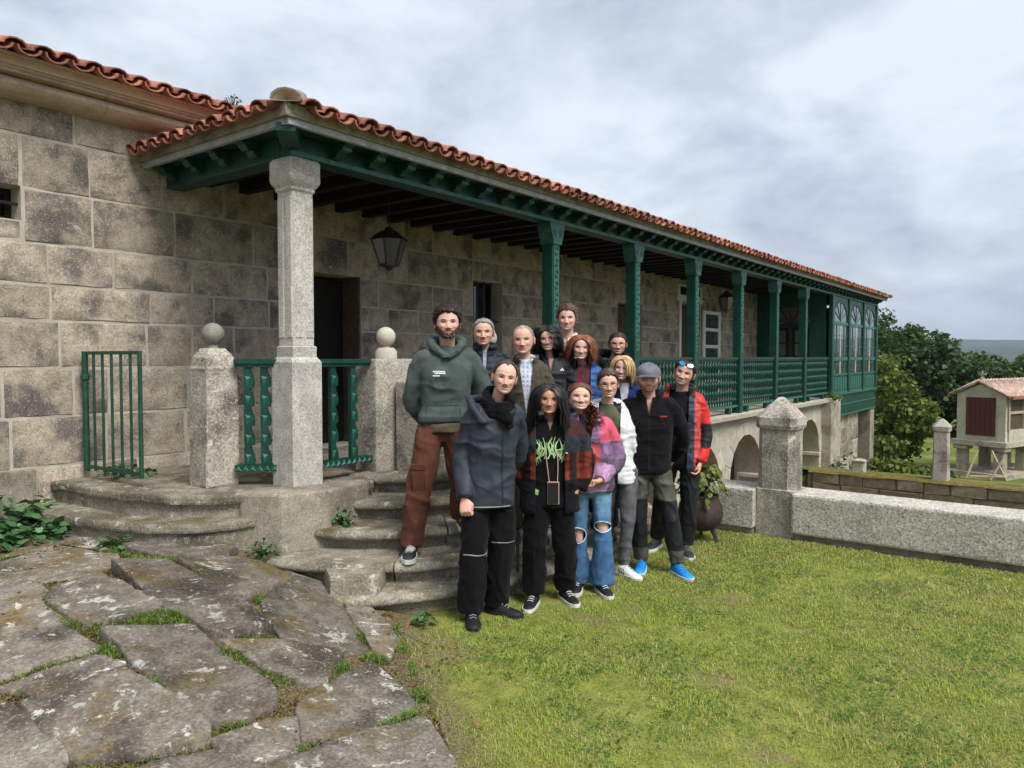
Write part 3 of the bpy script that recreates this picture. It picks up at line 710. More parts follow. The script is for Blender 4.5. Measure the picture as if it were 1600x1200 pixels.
# short railings with saw-tooth balusters
def short_rail(a, b, nb, tooth=True):
    a, b = Vector(a), Vector(b); d = (b - a); L_ = d.length; d.normalize(); nrm = Vector((-d.y, d.x)); ang_ = math.atan2(d.y, d.x)
    def P(s, t_, z): q = a + d * s + nrm * t_; return (q.x, q.y, z)
    def bar(s0, s1, t_, z0, z1): return [P(s0, -t_, z0), P(s1, -t_, z0), P(s1, t_, z0), P(s0, t_, z0), P(s0, -t_, z1), P(s1, -t_, z1), P(s1, t_, z1), P(s0, t_, z1)]
    root = MB().hexa(bar(0, L_, .045, 1.70, 1.735)).hexa(bar(0, L_, .03, 1.672, 1.699)).build('railing', M('green_paint'), H)
    m_ = MB().hexa(bar(0, L_, .045, .845, .895))
    m_.build('bottom_rail', M('green_paint'), root)
    nt_ = int(L_ / .055)
    for k in range(nt_):
        s0 = L_ * k / nt_; s1 = L_ * (k + 1) / nt_; sm = (s0 + s1) / 2
        MB().add([P(s0, -.046, .846), P(s1, -.046, .846), P(sm, -.046, .893), P(sm, -.062, .862)], [(0, 1, 3), (1, 2, 3), (2, 0, 3), (0, 2, 1)]).build('tooth', M('green_skylit'), root)
    for k in range(nb):
        s = L_ * (k + .5 + (.12 if k == 0 else -.12 if k == nb - 1 else 0)) / nb
        mb_ = MB(); z = .896; n_ = 5; hh = (1.671 - .896) / n_
        rr_ = []
        for q in range(n_):
            for f, wl, w_ in ((0.0, .034, .040), (.22, .036, .044), (.5, .035, .036), (.78, .034, .018), (.93, .033, .013), (.985, .034, .036)):
                zz_ = z + hh * (q + f); rr_.append([P(s - wl, -.019, zz_), P(s + w_, -.019, zz_), P(s + w_, .019, zz_), P(s - wl, .019, zz_)])
        rr_.append([P(s - .034, -.019, 1.671), P(s + .036, -.019, 1.671), P(s + .036, .019, 1.671), P(s - .034, .019, 1.671)])
        mb_.rings(rr_); bo = mb_.build('baluster', M('green_paint'), root, smooth=25)
        for q in range(n_):
            zc = z + hh * (q + .3)
            MB().add([P(s - .026, -.0192, zc + .04), P(s + .020, -.0192, zc + .03), P(s - .012, -.0192, zc - .045), P(s - .006, -.031, zc + .012)], [(0, 1, 3), (1, 2, 3), (2, 0, 3), (0, 2, 1)]).build('tooth', M('green_skylit'), bo)
short_rail((3.33, 5.30), (3.555, 5.05), 2)
short_rail((3.80, 4.90), (4.36, 4.90), 2)
# left railing spans the chamfered corner; a second back row
# ------------------------------------------------ stairs
ELL = [(.745, 1.13, .75), (.60, 1.5, 1.05), (.45, 1.85, 1.4), (.30, 2.22, 1.72), (.15, 2.55, 1.88)]
stairs = empty('stone_staircase', (5.3, 4.3, 0), 'fan of curved worn granite steps rising from lawn to porch', 'staircase')
def ell_pt(a, b, th):
    c, s = math.cos(th), math.sin(th); k = 2 / 2.3
    return (5.3 + a * math.copysign(abs(c) ** k, c), 4.95 + b * math.copysign(abs(s) ** k, s))
rs_ = random.Random(5)
for k, (zt, a, b) in enumerate(ELL):
    z0 = ELL[k + 1][0] - .02 if k < 4 else -.05
    ncut = [2, 3, 3, 4, 5][k]; base = .15 + rs_.uniform(-.1, .1)
    ths = [math.pi] + sorted(math.pi + (math.pi) * (q + 1) / ncut + rs_.uniform(-.12, .12) for q in range(ncut - 1)) + [2 * math.pi]
    an, bn = (a - .75, b - .6)
    for q in range(ncut):
        t0, t1 = ths[q] + .004, ths[q + 1] - .004
        arc = np.linspace(t0, t1, 12)
        dz_ = rs_.uniform(-.006, .006)
        def ringp(da, z): return [(*ell_pt(a + da, b + da, th), z + dz_) for th in arc] + [(*ell_pt(max(an, .05), max(bn, .05), th), z + dz_) for th in arc[::-1]]
        MB().rings([ringp(-.075, z0), ringp(-.075, zt - .085), ringp(-.05, zt - .078), ringp(-.004, zt - .06), ringp(.006, zt - .04), ringp(0, zt - .016), ringp(-.02, zt), ringp(-.06, zt + .002)]).build('step_stone', M('step_stone'), stairs, smooth=50)
MB().prism([(3.14, 3.92), (3.36, 3.68), (3.80, 4.0), (3.62, 4.46), (3.45, 4.44)], .02, .285).build('step_block', M('step_stone'), stairs, bevel=.025, seg=2)
MB().box(4.25, 6.35, 4.68, 4.97, .1, .744).build('step_landing', M('step_stone'), stairs, bevel=.02)

# ------------------------------------------------ green posts and balustrade
POSTS = [7.18 + 2.02 * k for k in range(6)]
PY = 4.90
for i, x in enumerate(POSTS):
    hw = .075
    po = MB().box(x - hw, x + hw, PY - hw, PY + hw, .735, 3.298).build('post', M('green_paint'), H, bevel=.006)
    MB().box(x - hw - .002 + .025, x + hw - .023, PY - hw - .006, PY - hw + .002, 1.84, 3.08).build('carved_strip', M('green_skylit'), po)
    z = 1.86; s = 1
    while z < 3.05:
        MB().add([(x - .035 * s, PY - hw - .0062, z), (x + .035 * s, PY - hw - .0062, z + .03), (x - .035 * s, PY - hw - .0062, z + .062), (x - .015 * s, PY - hw - .017, z + .031)], [(0, 1, 3), (1, 2, 3), (2, 0, 3), (0, 2, 1)]).build('carved_tooth', M('green_paint'), po)
        z += .066; s = -s
    cp = MB().rings([[(x + a * w_, PY - hw - .02, z_) for a, z_ in ()] or [(x - w_, PY - .10, z_), (x + w_, PY - .10, z_), (x + w_, PY + .09, z_), (x - w_, PY + .09, z_)] for w_, z_ in ((.085, 3.06), (.088, 3.10), (.105, 3.13), (.135, 3.235), (.145, 3.24), (.145, 3.297))]).build('post_capital', M('green_skylit'), po)
    for sx in (-1, 1):
        MB().add([(x + sx * .02, PY - .1005, 3.12), (x + sx * .09, PY - .1005, 3.15), (x + sx * .105, PY - .1005, 3.22), (x + sx * .03, PY - .1005, 3.22), (x + sx * .06, PY - .106, 3.18)], [(0, 1, 4), (1, 2, 4), (2, 3, 4), (3, 0, 4), (0, 3, 2, 1)]).build('capital_inset', M('green_paint'), cp)
prof = [(.016, 0), (.016, .06), (.03, .075), (.03, .10), (.017, .12)]
for q in range(4):
    b0 = .12 + q * .16; prof += [(.015, b0 + .01), (.020, b0 + .05), (.033, b0 + .10), (.030, b0 + .13), (.014, b0 + .155)]
prof += [(.018, .775), (.018, .80)]
BAL = MB().lathe(prof, (0, 0, 0), 6).mesh('baluster', M('green_paint'), smooth=60)
xs = [6.22] + POSTS + [19.42]
for a, b in zip(xs, xs[1:]):
    a += .078; b -= .078
    rl = MB().box(a, b, PY - .05, PY + .05, 1.705, 1.75).box(a, b, PY - .03, PY + .03, 1.672, 1.704).build('railing', M('green_paint'), H)
    MB().box(a, b, PY - .04, PY + .04, .845, .888).build('bottom_rail', M('green_skylit'), rl)
    n = max(2, round((b - a) / .118))
    for k in range(n):
        put('baluster', BAL, rl, (a + (b - a) * (k + .5) / n, PY, .885))
    for fx in (.2, .8): MB().box(a + (b - a) * fx - .05, a + (b - a) * fx + .05, PY - .04, PY + .04, .735, .844).build('rail_foot', M('green_paint'), rl)
# ------------------------------------------------ arcade below the porch
AC = [9.40, 11.50, 13.60, 15.70, 17.75]; AW = .84; AT = .31
ar = empty('arcade', (13, 5, -1.6), parent=H)
zs_ = AT - AW
mb = MB(); xprev = 7.66
def aw(x0, x1, z0, z1, y0=4.86, y1=5.30): mb.box(x0, x1, y0, y1, z0, z1)
for c in AC:
    aw(xprev, c - AW, -1.7, .60)
    n = 14; sx = [c - AW + 2 * AW * i / n for i in range(n + 1)]
    for p_, q_ in zip(sx, sx[1:]):
        zp_ = zs_ + math.sqrt(max(0, AW ** 2 - (p_ - c) ** 2)); zq = zs_ + math.sqrt(max(0, AW ** 2 - (q_ - c) ** 2))
        mb.hexa([(p_, 4.86, zp_), (q_, 4.86, zq), (q_, 5.30, zq), (p_, 5.30, zp_), (p_, 4.86, .60), (q_, 4.86, .60), (q_, 5.30, .60), (p_, 5.30, .60)])
    xprev = c + AW
aw(xprev, 19.3, -1.7, .60)
aw_o = mb.build('arch_wall', M('arcade_stone'), ar)
for c in AC:
    nv = 9
    for k in range(nv):
        a0, a1 = math.pi * k / nv + .008, math.pi * (k + 1) / nv - .008
        pts = [(AW + .002, a0), (AW + .24, a0), (AW + .24, a1), (AW + .002, a1)]
        pr_ = [(c + r_ * math.cos(t_), zs_ + r_ * math.sin(t_)) for r_, t_ in pts]
        pr_ = [(x_, min(z_, .598)) for x_, z_ in pr_]
        MB().exty(pr_, 4.845, 4.88).build('voussoir', M('arcade_stone'), aw_o)
    for sx in (-1, 1): MB().box(c + sx * AW - .10, c + sx * AW + .10, 4.83, 5.31, zs_ - .09, zs_ - .005).build('impost', M('arcade_stone'), aw_o, bevel=.012)
    MB().box(c - AW, c + AW, 5.55, 5.62, -1.6, .5).build('arch_infill', M('arcade_stone'), aw_o)
MB().extx([(4.858, .605), (4.80, .615), (4.775, .65), (4.70, .665), (4.69, .725), (5.3, .725), (5.3, .605)], 7.66, 19.3).build('arcade_cornice', M('arcade_stone'), ar, smooth=30)
r = random.Random(3)
for x in (10.45, 12.55, 14.65, 16.72, 18.8):
    z = -1.55
    for z0, z1 in ((-1.6, -1.2), (-1.2, -.85), (-.85, -.62), ):
        stone_block(x - .20, x + .20, z0, z1, 4.855, aw_o, r, M('arcade_stone'))
bt = MB().box(18.75, 19.6, 4.62, 5.3, -1.7, .70).build('buttress', M('old_stone'), H, bevel=.02)
# ------------------------------------------------ glazed gallery
G0, G1, GYF = 19.5, 24.6, 4.82
gal = MB().box(G0, G1, GYF, GYF + .06, .22, .80).build('gallery', M('green_paint'), H)
MB().box(G0 - .02, G1 + .02, GYF - .05, GYF + .02, .78, .83).build('sill_board', M('green_skylit'), gal)
MB().box(G0, G1, GYF - .015, GYF + .001, .50, .53).build('moulding', M('green_skylit'), gal)
MB().box(G0, G1, GYF - .015, GYF + .001, .22, .26).build('moulding', M('green_skylit'), gal)
MB().box(G1 - .06, G1, GYF + .061, YW, .22, 3.3).build('end_panel', M('green_paint'), gal)
MB().box(G0, G1, GYF + .061, YW, .23, .30).build('gallery_floor', M('dark_wood'), gal)
nb = 3; bw = (G1 - G0) / nb
for k in range(nb + 1):
    x = G0 + bw * k; w_ = .09
    MB().box(x - w_, x + w_, GYF - .03, GYF + .07, .831, 3.298).build('mullion', M('green_paint'), gal, bevel=.01)
for k in range(nb):
    a, b = G0 + bw * k + .09, G0 + bw * (k + 1) - .09; m_ = (a + b) / 2; rad = (b - a) / 2
    bay = MB().box(a, b, GYF, GYF + .05, 1.66, 1.76).build('bay_rail', M('green_skylit'), gal)
    for z0, z1 in ((2.58, 2.66), (.831, .88), (1.28, 1.33)): MB().box(a, b, GYF, GYF + .05, z0, z1).build('bay_rail', M('green_skylit'), bay)
    MB().box(a, b, GYF + .02, GYF + .03, .88, 1.28).build('lower_panel', M('green_paint'), bay)
    for q in range(6):
        xa = a + (b - a) * (q + .12) / 6; xb = a + (b - a) * (q + .88) / 6
        ar_ = [(xa, .90), (xb, .90), (xb, 1.16)] + [((xa + xb) / 2 + (xb - xa) / 2 * math.cos(t_), 1.16 + .09 * math.sin(t_)) for t_ in (.6, 1.2, 1.57, 1.95, 2.5)] + [(xa, 1.16)]
        MB().exty(ar_, GYF + .008, GYF + .019).build('raised_panel', M('green_skylit'), bay)
    for z0, z1, nr in ((1.33, 1.66, 1), (1.76, 2.58, 3)):
        for q in range(4):
            xa = a + (b - a) * q / 4; xb = a + (b - a) * (q + 1) / 4
            if q: MB().box(xa - .016, xa + .016, GYF + .005, GYF + .04, z0, z1).build('glazing_bar', M('white_paint' if q == 2 else 'green_skylit'), bay)
            for rr_ in range(nr):
                za = z0 + (z1 - z0) * rr_ / nr; zb = z0 + (z1 - z0) * (rr_ + 1) / nr
                MB().box(xa + .016, xb - .016, GYF + .018, GYF + .024, za + .01, zb - .01).build('pane', M('window_glass'), bay)
        for rr_ in range(1, nr):
            z = z0 + (z1 - z0) * rr_ / nr; MB().box(a, b, GYF + .008, GYF + .0385, z - .01, z + .01).build('glazing_bar', M('green_skylit'), bay)
    zc = 2.66; ry = 3.22 - zc
    arcp = [(m_ + (rad - .03) * math.cos(t_), zc + (ry - .03) * math.sin(t_)) for t_ in np.linspace(0, math.pi, 17)]
    MB().exty(arcp, GYF + .018, GYF + .024).build('fan_pane', M('window_glass'), bay)
    for i_ in range(16):
        t0, t1 = math.pi * i_ / 16, math.pi * (i_ + 1) / 16
    fan = MB()
    rg = []
    for t_ in np.linspace(0, math.pi, 17):
        c_, s_2 = math.cos(t_), math.sin(t_)
        rg.append([(m_ + rad * c_, GYF, zc + ry * s_2), (m_ + rad * c_, GYF + .05, zc + ry * s_2), (m_ + (rad - .06) * c_, GYF + .05, zc + (ry - .06) * s_2), (m_ + (rad - .06) * c_, GYF, zc + (ry - .06) * s_2)])
    fan.rings(rg); fan.build('fan_arch', M('green_paint'), bay)
    sp = MB()
    for sx in (-1, 1):
        poly = [(m_ + sx * rad, zc)] + [(m_ + sx * rad * math.cos(t_), zc + ry * math.sin(t_)) for t_ in np.linspace(0, math.pi / 2, 8)[1:]] + [(m_ + sx * rad, zc + ry)]
        sp.exty(poly, GYF + .012, GYF + .045)
    sp.box(a, b, GYF + .012, GYF + .045, zc + ry, 3.298); sp.build('spandrel', M('green_skylit'), bay)
    for t_ in np.linspace(0, math.pi, 7)[1:-1]:
        MB().tube([(m_, GYF + .015, zc + .02), (m_ + (rad - .05) * math.cos(t_), GYF + .015, zc + (ry - .05) * math.sin(t_))], .012, 5).build('fan_bar', M('green_skylit'), bay)
# partition with fan door at the gallery's near end
pt = MB().box(G0 - .05, G0, 4.96, YW - .01, .735, 3.39).build('partition', M('green_paint'), H)
for y0, y1 in ((5.35, 5.78), (5.86, 6.29)):
    f_ = MB().box(G0 - .075, G0 - .051, y0, y1, .8, 2.5).build('door_leaf', M('dark_wood'), pt)
    for q in range(3): MB().box(G0 - .083, G0 - .0755, y0 + .08, y1 - .08, 1.45 + q * .34, 1.75 + q * .34).build('pane', M('white_paint' if False else 'lantern_glass'), f_)
MB().add([(G0 - .0755, 5.82 + .5 * math.cos(t_), 2.58 + .46 * math.sin(t_)) for t_ in np.linspace(0, math.pi, 13)], [tuple(range(13))]).build('fan_pane', M('lantern_glass'), pt)
for t_ in np.linspace(0, math.pi, 7): MB().tube([(G0 - .085, 5.82, 2.58), (G0 - .085, 5.82 + .5 * math.cos(t_), 2.58 + .46 * math.sin(t_))], .014, 5).build('fan_bar', M('dark_wood'), pt)
# stone under the gallery
r = random.Random(8)
uw = MB().box(19.6, 23.2, 5.0, 5.4, -1.7, .22).build('under_wall', M('mortar'), H)
z = -1.0
for z0, z1 in ((-1.0, -.6), (-.6, -.2), (-.2, .2)):
    x = 19.62
    while x < 23.1:
        x2 = min(x + r.uniform(.35, .7), 23.18); stone_block(x, x2, z0, z1, 4.99, uw, r, M('old_stone')); x = x2
MB().box(24.1, 24.6, 4.84, 5.34, -1.7, .215).build('gallery_pier', M('old_stone'), H, bevel=.015)
MB().box(23.2, 24.1, 5.9, 6.0, -1.7, .2).build('recess_wall', M('brown_wood'), H)
MB().box(24.6, 25.9, 5.6, YW, -1.7, .9).build('end_wall', M('old_stone'), H)

# ------------------------------------------------ gate
gt = empty('iron_gate', (2.80, 6.2, .8), 'green iron gate with thin vertical bars against the stone wall', 'gate')
for a, b, nm, rad in (((2.765, 6.62), (2.765, 6.62), 'gate_post', .026), ):
    MB().tube([(a[0], a[1], .79), (a[0], a[1], 1.80)], rad, 8).build(nm, M('gate_green'), gt)
MB().lathe([(.012, 0), (.036, .015), (.036, .05), (.012, .065)], (2.765, 6.62, 1.55), 10).build('gate_collar', M('gate_green'), gt)
gp = lambda s: (2.765 + .06 * s, 6.62 - .82 * s)
for zz in (.83, 1.785):
    a, b = gp(.02), gp(1); MB().hexa([(a[0] - .008, a[1], zz - .014), (b[0] - .008, b[1], zz - .014), (b[0] + .008, b[1], zz - .014), (a[0] + .008, a[1], zz - .014), (a[0] - .008, a[1], zz + .014), (b[0] - .008, b[1], zz + .014), (b[0] + .008, b[1], zz + .014), (a[0] + .008, a[1], zz + .014)]).build('gate_rail', M('gate_green'), gt)
for k in range(1, 7):
    s = k / 6 if k < 6 else 1; q = gp(s if k < 6 else .995); r_ = .011 if k < 6 else .017
    MB().tube([(q[0], q[1], .80), (q[0], q[1], 1.80)], r_, 6).build('gate_bar', M('gate_green'), gt)

# ------------------------------------------------ lanterns
def lantern(x, y, label):
    rt = empty('hanging_lantern', (x, y, 2.72), label, 'lantern', 'iron lanterns hanging from the porch ceiling')
    def hexr(r_, z): return [(x + r_ * math.cos(R(60 * j + 30)), y + r_ * math.sin(R(60 * j + 30)), z) for j in range(6)]
    MB().tube([(x, y, 3.12), (x, y, 3.40)], .008, 6).build('rod', M('black_metal'), rt)
    MB().rings([hexr(.205, 2.985), hexr(.19, 3.005), hexr(.09, 3.08), hexr(.05, 3.09), hexr(.04, 3.12), hexr(.012, 3.13)]).build('lantern_cap', M('black_metal'), rt)
    top, bot = hexr(.185, 2.984), hexr(.105, 2.735)
    for j in range(6):
        MB().tube([top[j], bot[j]], .011, 5).build('lantern_bar', M('black_metal'), rt)
        k = (j + 1) % 6; MB().add([top[j], top[k], bot[k], bot[j]], [(0, 1, 2, 3)]).build('lantern_pane', M('lantern_glass'), rt)
    MB().rings([hexr(.11, 2.735), hexr(.11, 2.715), hexr(.05, 2.70), hexr(.02, 2.67)]).build('lantern_base', M('black_metal'), rt)
lantern(5.468, 5.8, 'black iron hexagonal lantern hanging near the carved stone column')
lantern(14.98, 5.8, 'black iron hexagonal lantern hanging above the white glazed shutter')

# ------------------------------------------------ bench wall and pillars at the right
bw_ = empty('stone_bench', (7.5, 1.2, 0), 'long speckled granite bench block at the lawn edge', 'bench')
def bench(y0, y1, lab):
    b_ = MB().box(7.16, 7.62, y0, y1, .07, .45).build('stone_bench', M('bench_stone'), None, bevel=.018, seg=2, jit=.003)
    MB().box(7.22, 7.58, y0 + .02, y1 - .02, -.05, .069).build('bench_footing', M('old_stone'), b_)
    return tag(b_, lab, 'bench', 'granite bench blocks along the lawn')
bpy.data.objects.remove(bw_)
bench(-.9, 2.12, 'long pale granite bench block with rough speckled face at lawn edge')
bench(2.48, 3.25, 'short granite bench block between iron cauldron and lichened pillar')
bench(-3.95, -.93, 'end granite bench block continuing the row at lawn edge')
p_ = MB().rings([sq(7.42, 2.30, .19, z, .02) for z in (-.02, .46)] + [sq(7.42, 2.30, .175, z, .05) for z in (.465, 1.05)]).build('lichened_pillar', M('pillar_stone'), None, jit=.006)
MB().rings([sq(7.42, 2.30, h, z, c) for h, z, c in ((.19, 1.052, .05), (.20, 1.09, .05), (.195, 1.16, .05), (.10, 1.28, .03), (.02, 1.355, .004))]).build('pillar_cap', M('pillar_stone'), p_, jit=.006)
tag(p_, 'thick lichen-spotted granite pillar with pointed cap between the benches', 'pillar', 'pointed granite pillars')
# mossy wall and garden pillars
mw = tag(MB().box(16.0, 16.45, -14, 4.4, -1.7, -.62).build('mossy_wall', M('moss_stone'), None), 'low mossy stone wall edging the garden terrace', 'wall')
r = random.Random(4); y = 4.3
for (z0, z1) in ((-.86, -.63), (-1.15, -.86), (-1.5, -1.15)):
    y = 4.3
    while y > -8:
        ln = r.uniform(.4, .9)
        b_ = MB().box(15.965, 16.02, y - ln + .012, y - .012, z0 + .01, z1 - .008).build('stone_block', M('moss_stone'), mw, bevel=.008, jit=.014); y -= ln * r.choice([.8, 1, 1.15]) if False else ln
gx_ = np.linspace(15.95, 16.5, 7); gy_ = np.linspace(-13.9, 4.38, 150); A_, B_ = np.meshgrid(gx_, gy_, indexing='ij'); q_ = np.stack([A_.ravel() * 5, B_.ravel() * 2.2, 0 * A_.ravel()], 1)
zc_ = -.60 + .03 * fbm(q_, 5) - .05 * (np.abs(A_.ravel() - 16.225) > .24); I = (np.arange(6)[:, None] * 150 + np.arange(149)[None]).ravel()
granite('moss_mat', (.12, .095, .022), (.19, .15, .04), stain=(.08, .085, .02), st=.8, lichen=0, speck=.6, vary=0, bump=1.0, big=3, fs=40)
put('moss_cap', mesh_np('moss_cap', np.c_[A_.ravel(), B_.ravel(), zc_], np.stack([I, I + 150, I + 151, I + 1], 1), M('moss_mat')), mw)
def gpillar(x, y, z0, h, hw, lab):
    q = MB().rings([sq(x, y, hw * s, z, hw * .2) for s, z in ((1.05, z0), (1, z0 + .3), (.97, z0 + h * .8))]).build('garden_pillar', M('pillar_stone'), None, jit=.006)
    MB().rings([sq(x, y, hw * s, z, hw * .2) for s, z in ((1.12, z0 + h * .801), (1.15, z0 + h * .87), (.5, z0 + h * .96), (.1, z0 + h))]).build('pillar_cap', M('pillar_stone'), q)
    return tag(q, lab, 'pillar', 'pointed granite pillars')
gpillar(16.23, 2.0, -.62, 1.2, .135, 'slim white-crusted granite pillar standing on the mossy wall')
gpillar(16.9, 3.6, -.75, .36, .12, 'short broken stump of a granite pillar in the garden grass')

# ------------------------------------------------ granary on stone legs (local axes: front faces the lawn)
hr = empty('stone_granary', (30.7, 2.6, -2.45), 'small raised stone granary with tiled roof and dark red door', 'granary')
hr.rotation_euler = (0, 0, R(-20)); hr.scale = (1, 1, 1.2)
def hp(m_, name, mat, **k):    # local build, parented to hr
    a = np.array(m_.v); lo, hi = a.min(0), a.max(0); o_ = ((lo[0] + hi[0]) / 2, (lo[1] + hi[1]) / 2, lo[2])
    ob = bpy.data.objects.new(name, m_.mesh(name, mat, origin=o_, **k)); COL.objects.link(ob); ob.parent = k.get('par', hr); ob.location = o_; ORG[ob.name] = Vector(o_); return ob
W2, LN = .80, 3.4       # half width (local y), length (local x)
hp(MB().box(0, .16, -W2, W2, 1.05, 2.45).exty([(0, 2.45), (.16, 2.45)], -W2, W2) if False else MB().rings([[(0, -W2, 1.05), (0, W2, 1.05), (0, W2, 2.42), (0, 0, 2.72), (0, -W2, 2.42)], [(.16, -W2, 1.05), (.16, W2, 1.05), (.16, W2, 2.42), (.16, 0, 2.72), (.16, -W2, 2.42)]]), 'gable_wall', M('arcade_stone'))
hp(MB().rings([[(LN, -W2, 1.05), (LN, W2, 1.05), (LN, W2, 2.42), (LN, 0, 2.72), (LN, -W2, 2.42)], [(LN + .16, -W2, 1.05), (LN + .16, W2, 1.05), (LN + .16, W2, 2.42), (LN + .16, 0, 2.72), (LN + .16, -W2, 2.42)]]), 'gable_wall', M('arcade_stone'))
dr = hp(MB().box(-.03, .0, -.48, .48, 1.20, 2.32), 'granary_door', M('horreo_red'))
for k in range(6):
    b_ = MB().box(-.045, -.031, -.47 + k * .157, -.47 + k * .157 + .145, 1.21, 2.31); ob = bpy.data.objects.new('door_plank', b_.mesh('door_plank', M('horreo_red'))); COL.objects.link(ob); ob.parent = dr; ob.location = -ORG[dr.name]
for s in (-1, 1):
    hp(MB().box(.16, LN, s * W2 - .05, s * W2 + .05, 1.05, 1.4), 'side_sill', M('arcade_stone'))
    hp(MB().box(.16, LN, s * (W2 - .03) - .02, s * (W2 - .03) + .02, 1.4, 2.40), 'slat_wall', M('brown_wood'))
    for k in range(4):
        x = .16 + (LN - .16) * k / 3; hp(MB().box(x - .045, x + .045, s * W2 - .06, s * W2 + .06, 1.401, 2.42), 'granary_post', M('grey_wood'))
    hp(MB().box(.16, LN, s * W2 - .055, s * W2 + .055, 1.86, 1.93), 'side_rail', M('grey_wood'))
    nl = 34
    V = []; F_ = []
    for k in range(nl + 1):
        x = -.15 + (LN + .46) * k / nl; dz = .03 * math.cos(k * math.pi)
        V += [(x, s * (W2 + .22), 2.36 + dz), (x, 0, 2.80 + dz)]
    F_ = [(2 * i, 2 * i + 2, 2 * i + 3, 2 * i + 1) for i in range(nl)]
    me = mesh_np('granary_roof', V, F_, M('far_tile')); ob = bpy.data.objects.new('granary_roof', me); COL.objects.link(ob); ob.parent = hr
    md = ob.modifiers.new('s', 'SOLIDIFY'); md.thickness = .05
    hp(MB().box(-.14, LN + .3, s * (W2 + .24) - .05, s * (W2 + .24) + .05, 2.30, 2.39), 'eave_tiles', M('tile_clay'))
for x in (0.05, LN + .1):
    hp(MB().lathe([(.11, 2.74), (.08, 2.82), (.05, 2.95), (.02, 3.1)], (x, 0, 0), 8), 'roof_finial', M('pillar_stone'))
hp(MB().box(-.005, .085, -.12, .12, 2.98, 3.03), 'cross_arm', M('pillar_stone'))
hp(MB().box(-.2, LN + .3, -W2 - .12, W2 + .12, .90, 1.05), 'floor_slab', M('pillar_stone'))
for x in (.1, 1.7, 3.3):
    for s in (-1, 1):
        hp(MB().box(x - .16, x + .16, s * .62 - .16, s * .62 + .16, 0, .76), 'granary_leg', M('old_stone'), bevel=.03)
        hp(MB().box(x - .24, x + .24, s * .62 - .24, s * .62 + .24, .761, .899), 'leg_cap', M('old_stone'), bevel=.03)
hp(MB().box(-.35, 3.8, -1.0, 1.0, -.15, .12), 'plinth', M('old_stone'))
tr_ = empty('wooden_trestle', (29.9, 2.3, -2.45), 'weathered wooden trestle leaning below the granary door', 'trestle')
for a, b in (((29.7, 2.9, -2.42), (29.95, 2.6, -1.45)), ((29.9, 1.75, -2.42), (29.95, 2.2, -1.45)), ((29.7, 2.2, -2.42), (29.9, 1.8, -1.6)), ((29.65, 2.8, -2.35), (29.85, 1.8, -2.30))):
    MB().tube([a, b], .035, 5).build('pole', M('pale_wood'), tr_)
bo = tag(MB().lathe([(.09, 0), (.09, .25), (.075, .27), (.075, 1.0), (.10, 1.03), (.10, 1.12), (.06, 1.18), (.03, 1.25)], (24.2, .62, -1.95), 10).build('metal_bollard', M('black_metal'), None, smooth=40), 'dark metal bollard light standing in grass beside the granary', 'bollard')

# ------------------------------------------------ cauldron
ct = empty('iron_cauldron', (6.72, 2.84, 0), 'rusty three-legged iron cauldron used as a planter', 'cauldron')
MB().lathe([(.03, .09), (.12, .10), (.19, .16), (.215, .25), (.20, .34), (.165, .40), (.175, .43), (.16, .435), (.15, .39), (.02, .38)], (6.72, 2.84, 0), 20).build('cauldron_body', M('iron_pot'), ct, smooth=50)
for a in (20, 140, 260):
    c_, s_2 = math.cos(R(a)), math.sin(R(a))
    MB().tube([(6.72 + .13 * c_, 2.84 + .13 * s_2, .14), (6.72 + .19 * c_, 2.84 + .19 * s_2, .0)], [.03, .016], 6).build('cauldron_leg', M('iron_pot'), ct)
# ================================================================== vegetation
def tris_blades(P, h, w, lean, az, col, curve=.5):
    n = len(P); c, s_ = np.cos(az), np.sin(az); px, py = -s_, c
    lx, ly = c * lean * h, s_ * lean * h
    b0 = P - np.stack([px * w, py * w, 0 * h], 1); b1 = P + np.stack([px * w, py * w, 0 * h], 1)
    m = P + np.stack([lx * .35, ly * .35, h * .6], 1); m0 = m - np.stack([px * w, py * w, 0 * h], 1) * .75; m1 = m + np.stack([px * w, py * w, 0 * h], 1) * .75
    t_ = P + np.stack([lx, ly, h * (1 - .3 * lean)], 1)
    V = np.stack([b0, b1, m0, m1, t_], 1).reshape(-1, 3); k = (np.arange(n) * 5)[:, None]
    F = np.concatenate([k + np.array([[0, 1, 3]]), k + np.array([[0, 3, 2]]), k + np.array([[2, 3, 4]])], 1).reshape(-1, 3)
    return V, F, np.repeat(col, 5, 0)
def inpoly(P, poly):
    x, y = P[:, 0], P[:, 1]; r = np.zeros(len(P), bool); n = len(poly)
    for i in range(n):
        (x0, y0), (x1, y1) = poly[i], poly[(i + 1) % n]
        c = ((y0 > y) != (y1 > y)); r ^= c & (x < (x1 - x0) * (y - y0) / ((y1 - y0) or 1e-9) + x0)
    return r
def in_ell(P, a, b): return (np.abs(P[:, 0] - 5.3) / a) ** 2.3 + (np.abs(P[:, 1] - 4.95) / b) ** 2.3 < 1
g_ = np.random.default_rng(3)
def lawn_pts(n, x0, x1, y0, y1):
    P = np.c_[g_.uniform(x0, x1, n), g_.uniform(y0, y1, n)]
    s_ = pave_s(P[:, 0], P[:, 1]) + .14 * fbm(np.c_[P * 3, P[:, :1] * 0], 31)
    k = (s_ < -.02 + .05 * g_.normal(0, 1, n)) & ~in_ell(P, 2.58, 1.93) & (P[:, 1] < 4.75) & ~(in_ell(P, 2.95, 2.12) & (g_.random(n) < .8))
    thin = sstep(-.55, -.02, s_) * .75; k &= g_.random(n) > thin
    bare = sstep(.10, .45, fbm(np.c_[P * 2.1, P[:, :1] * 0], 77)); k &= g_.random(n) > bare * .8
    return P[k]
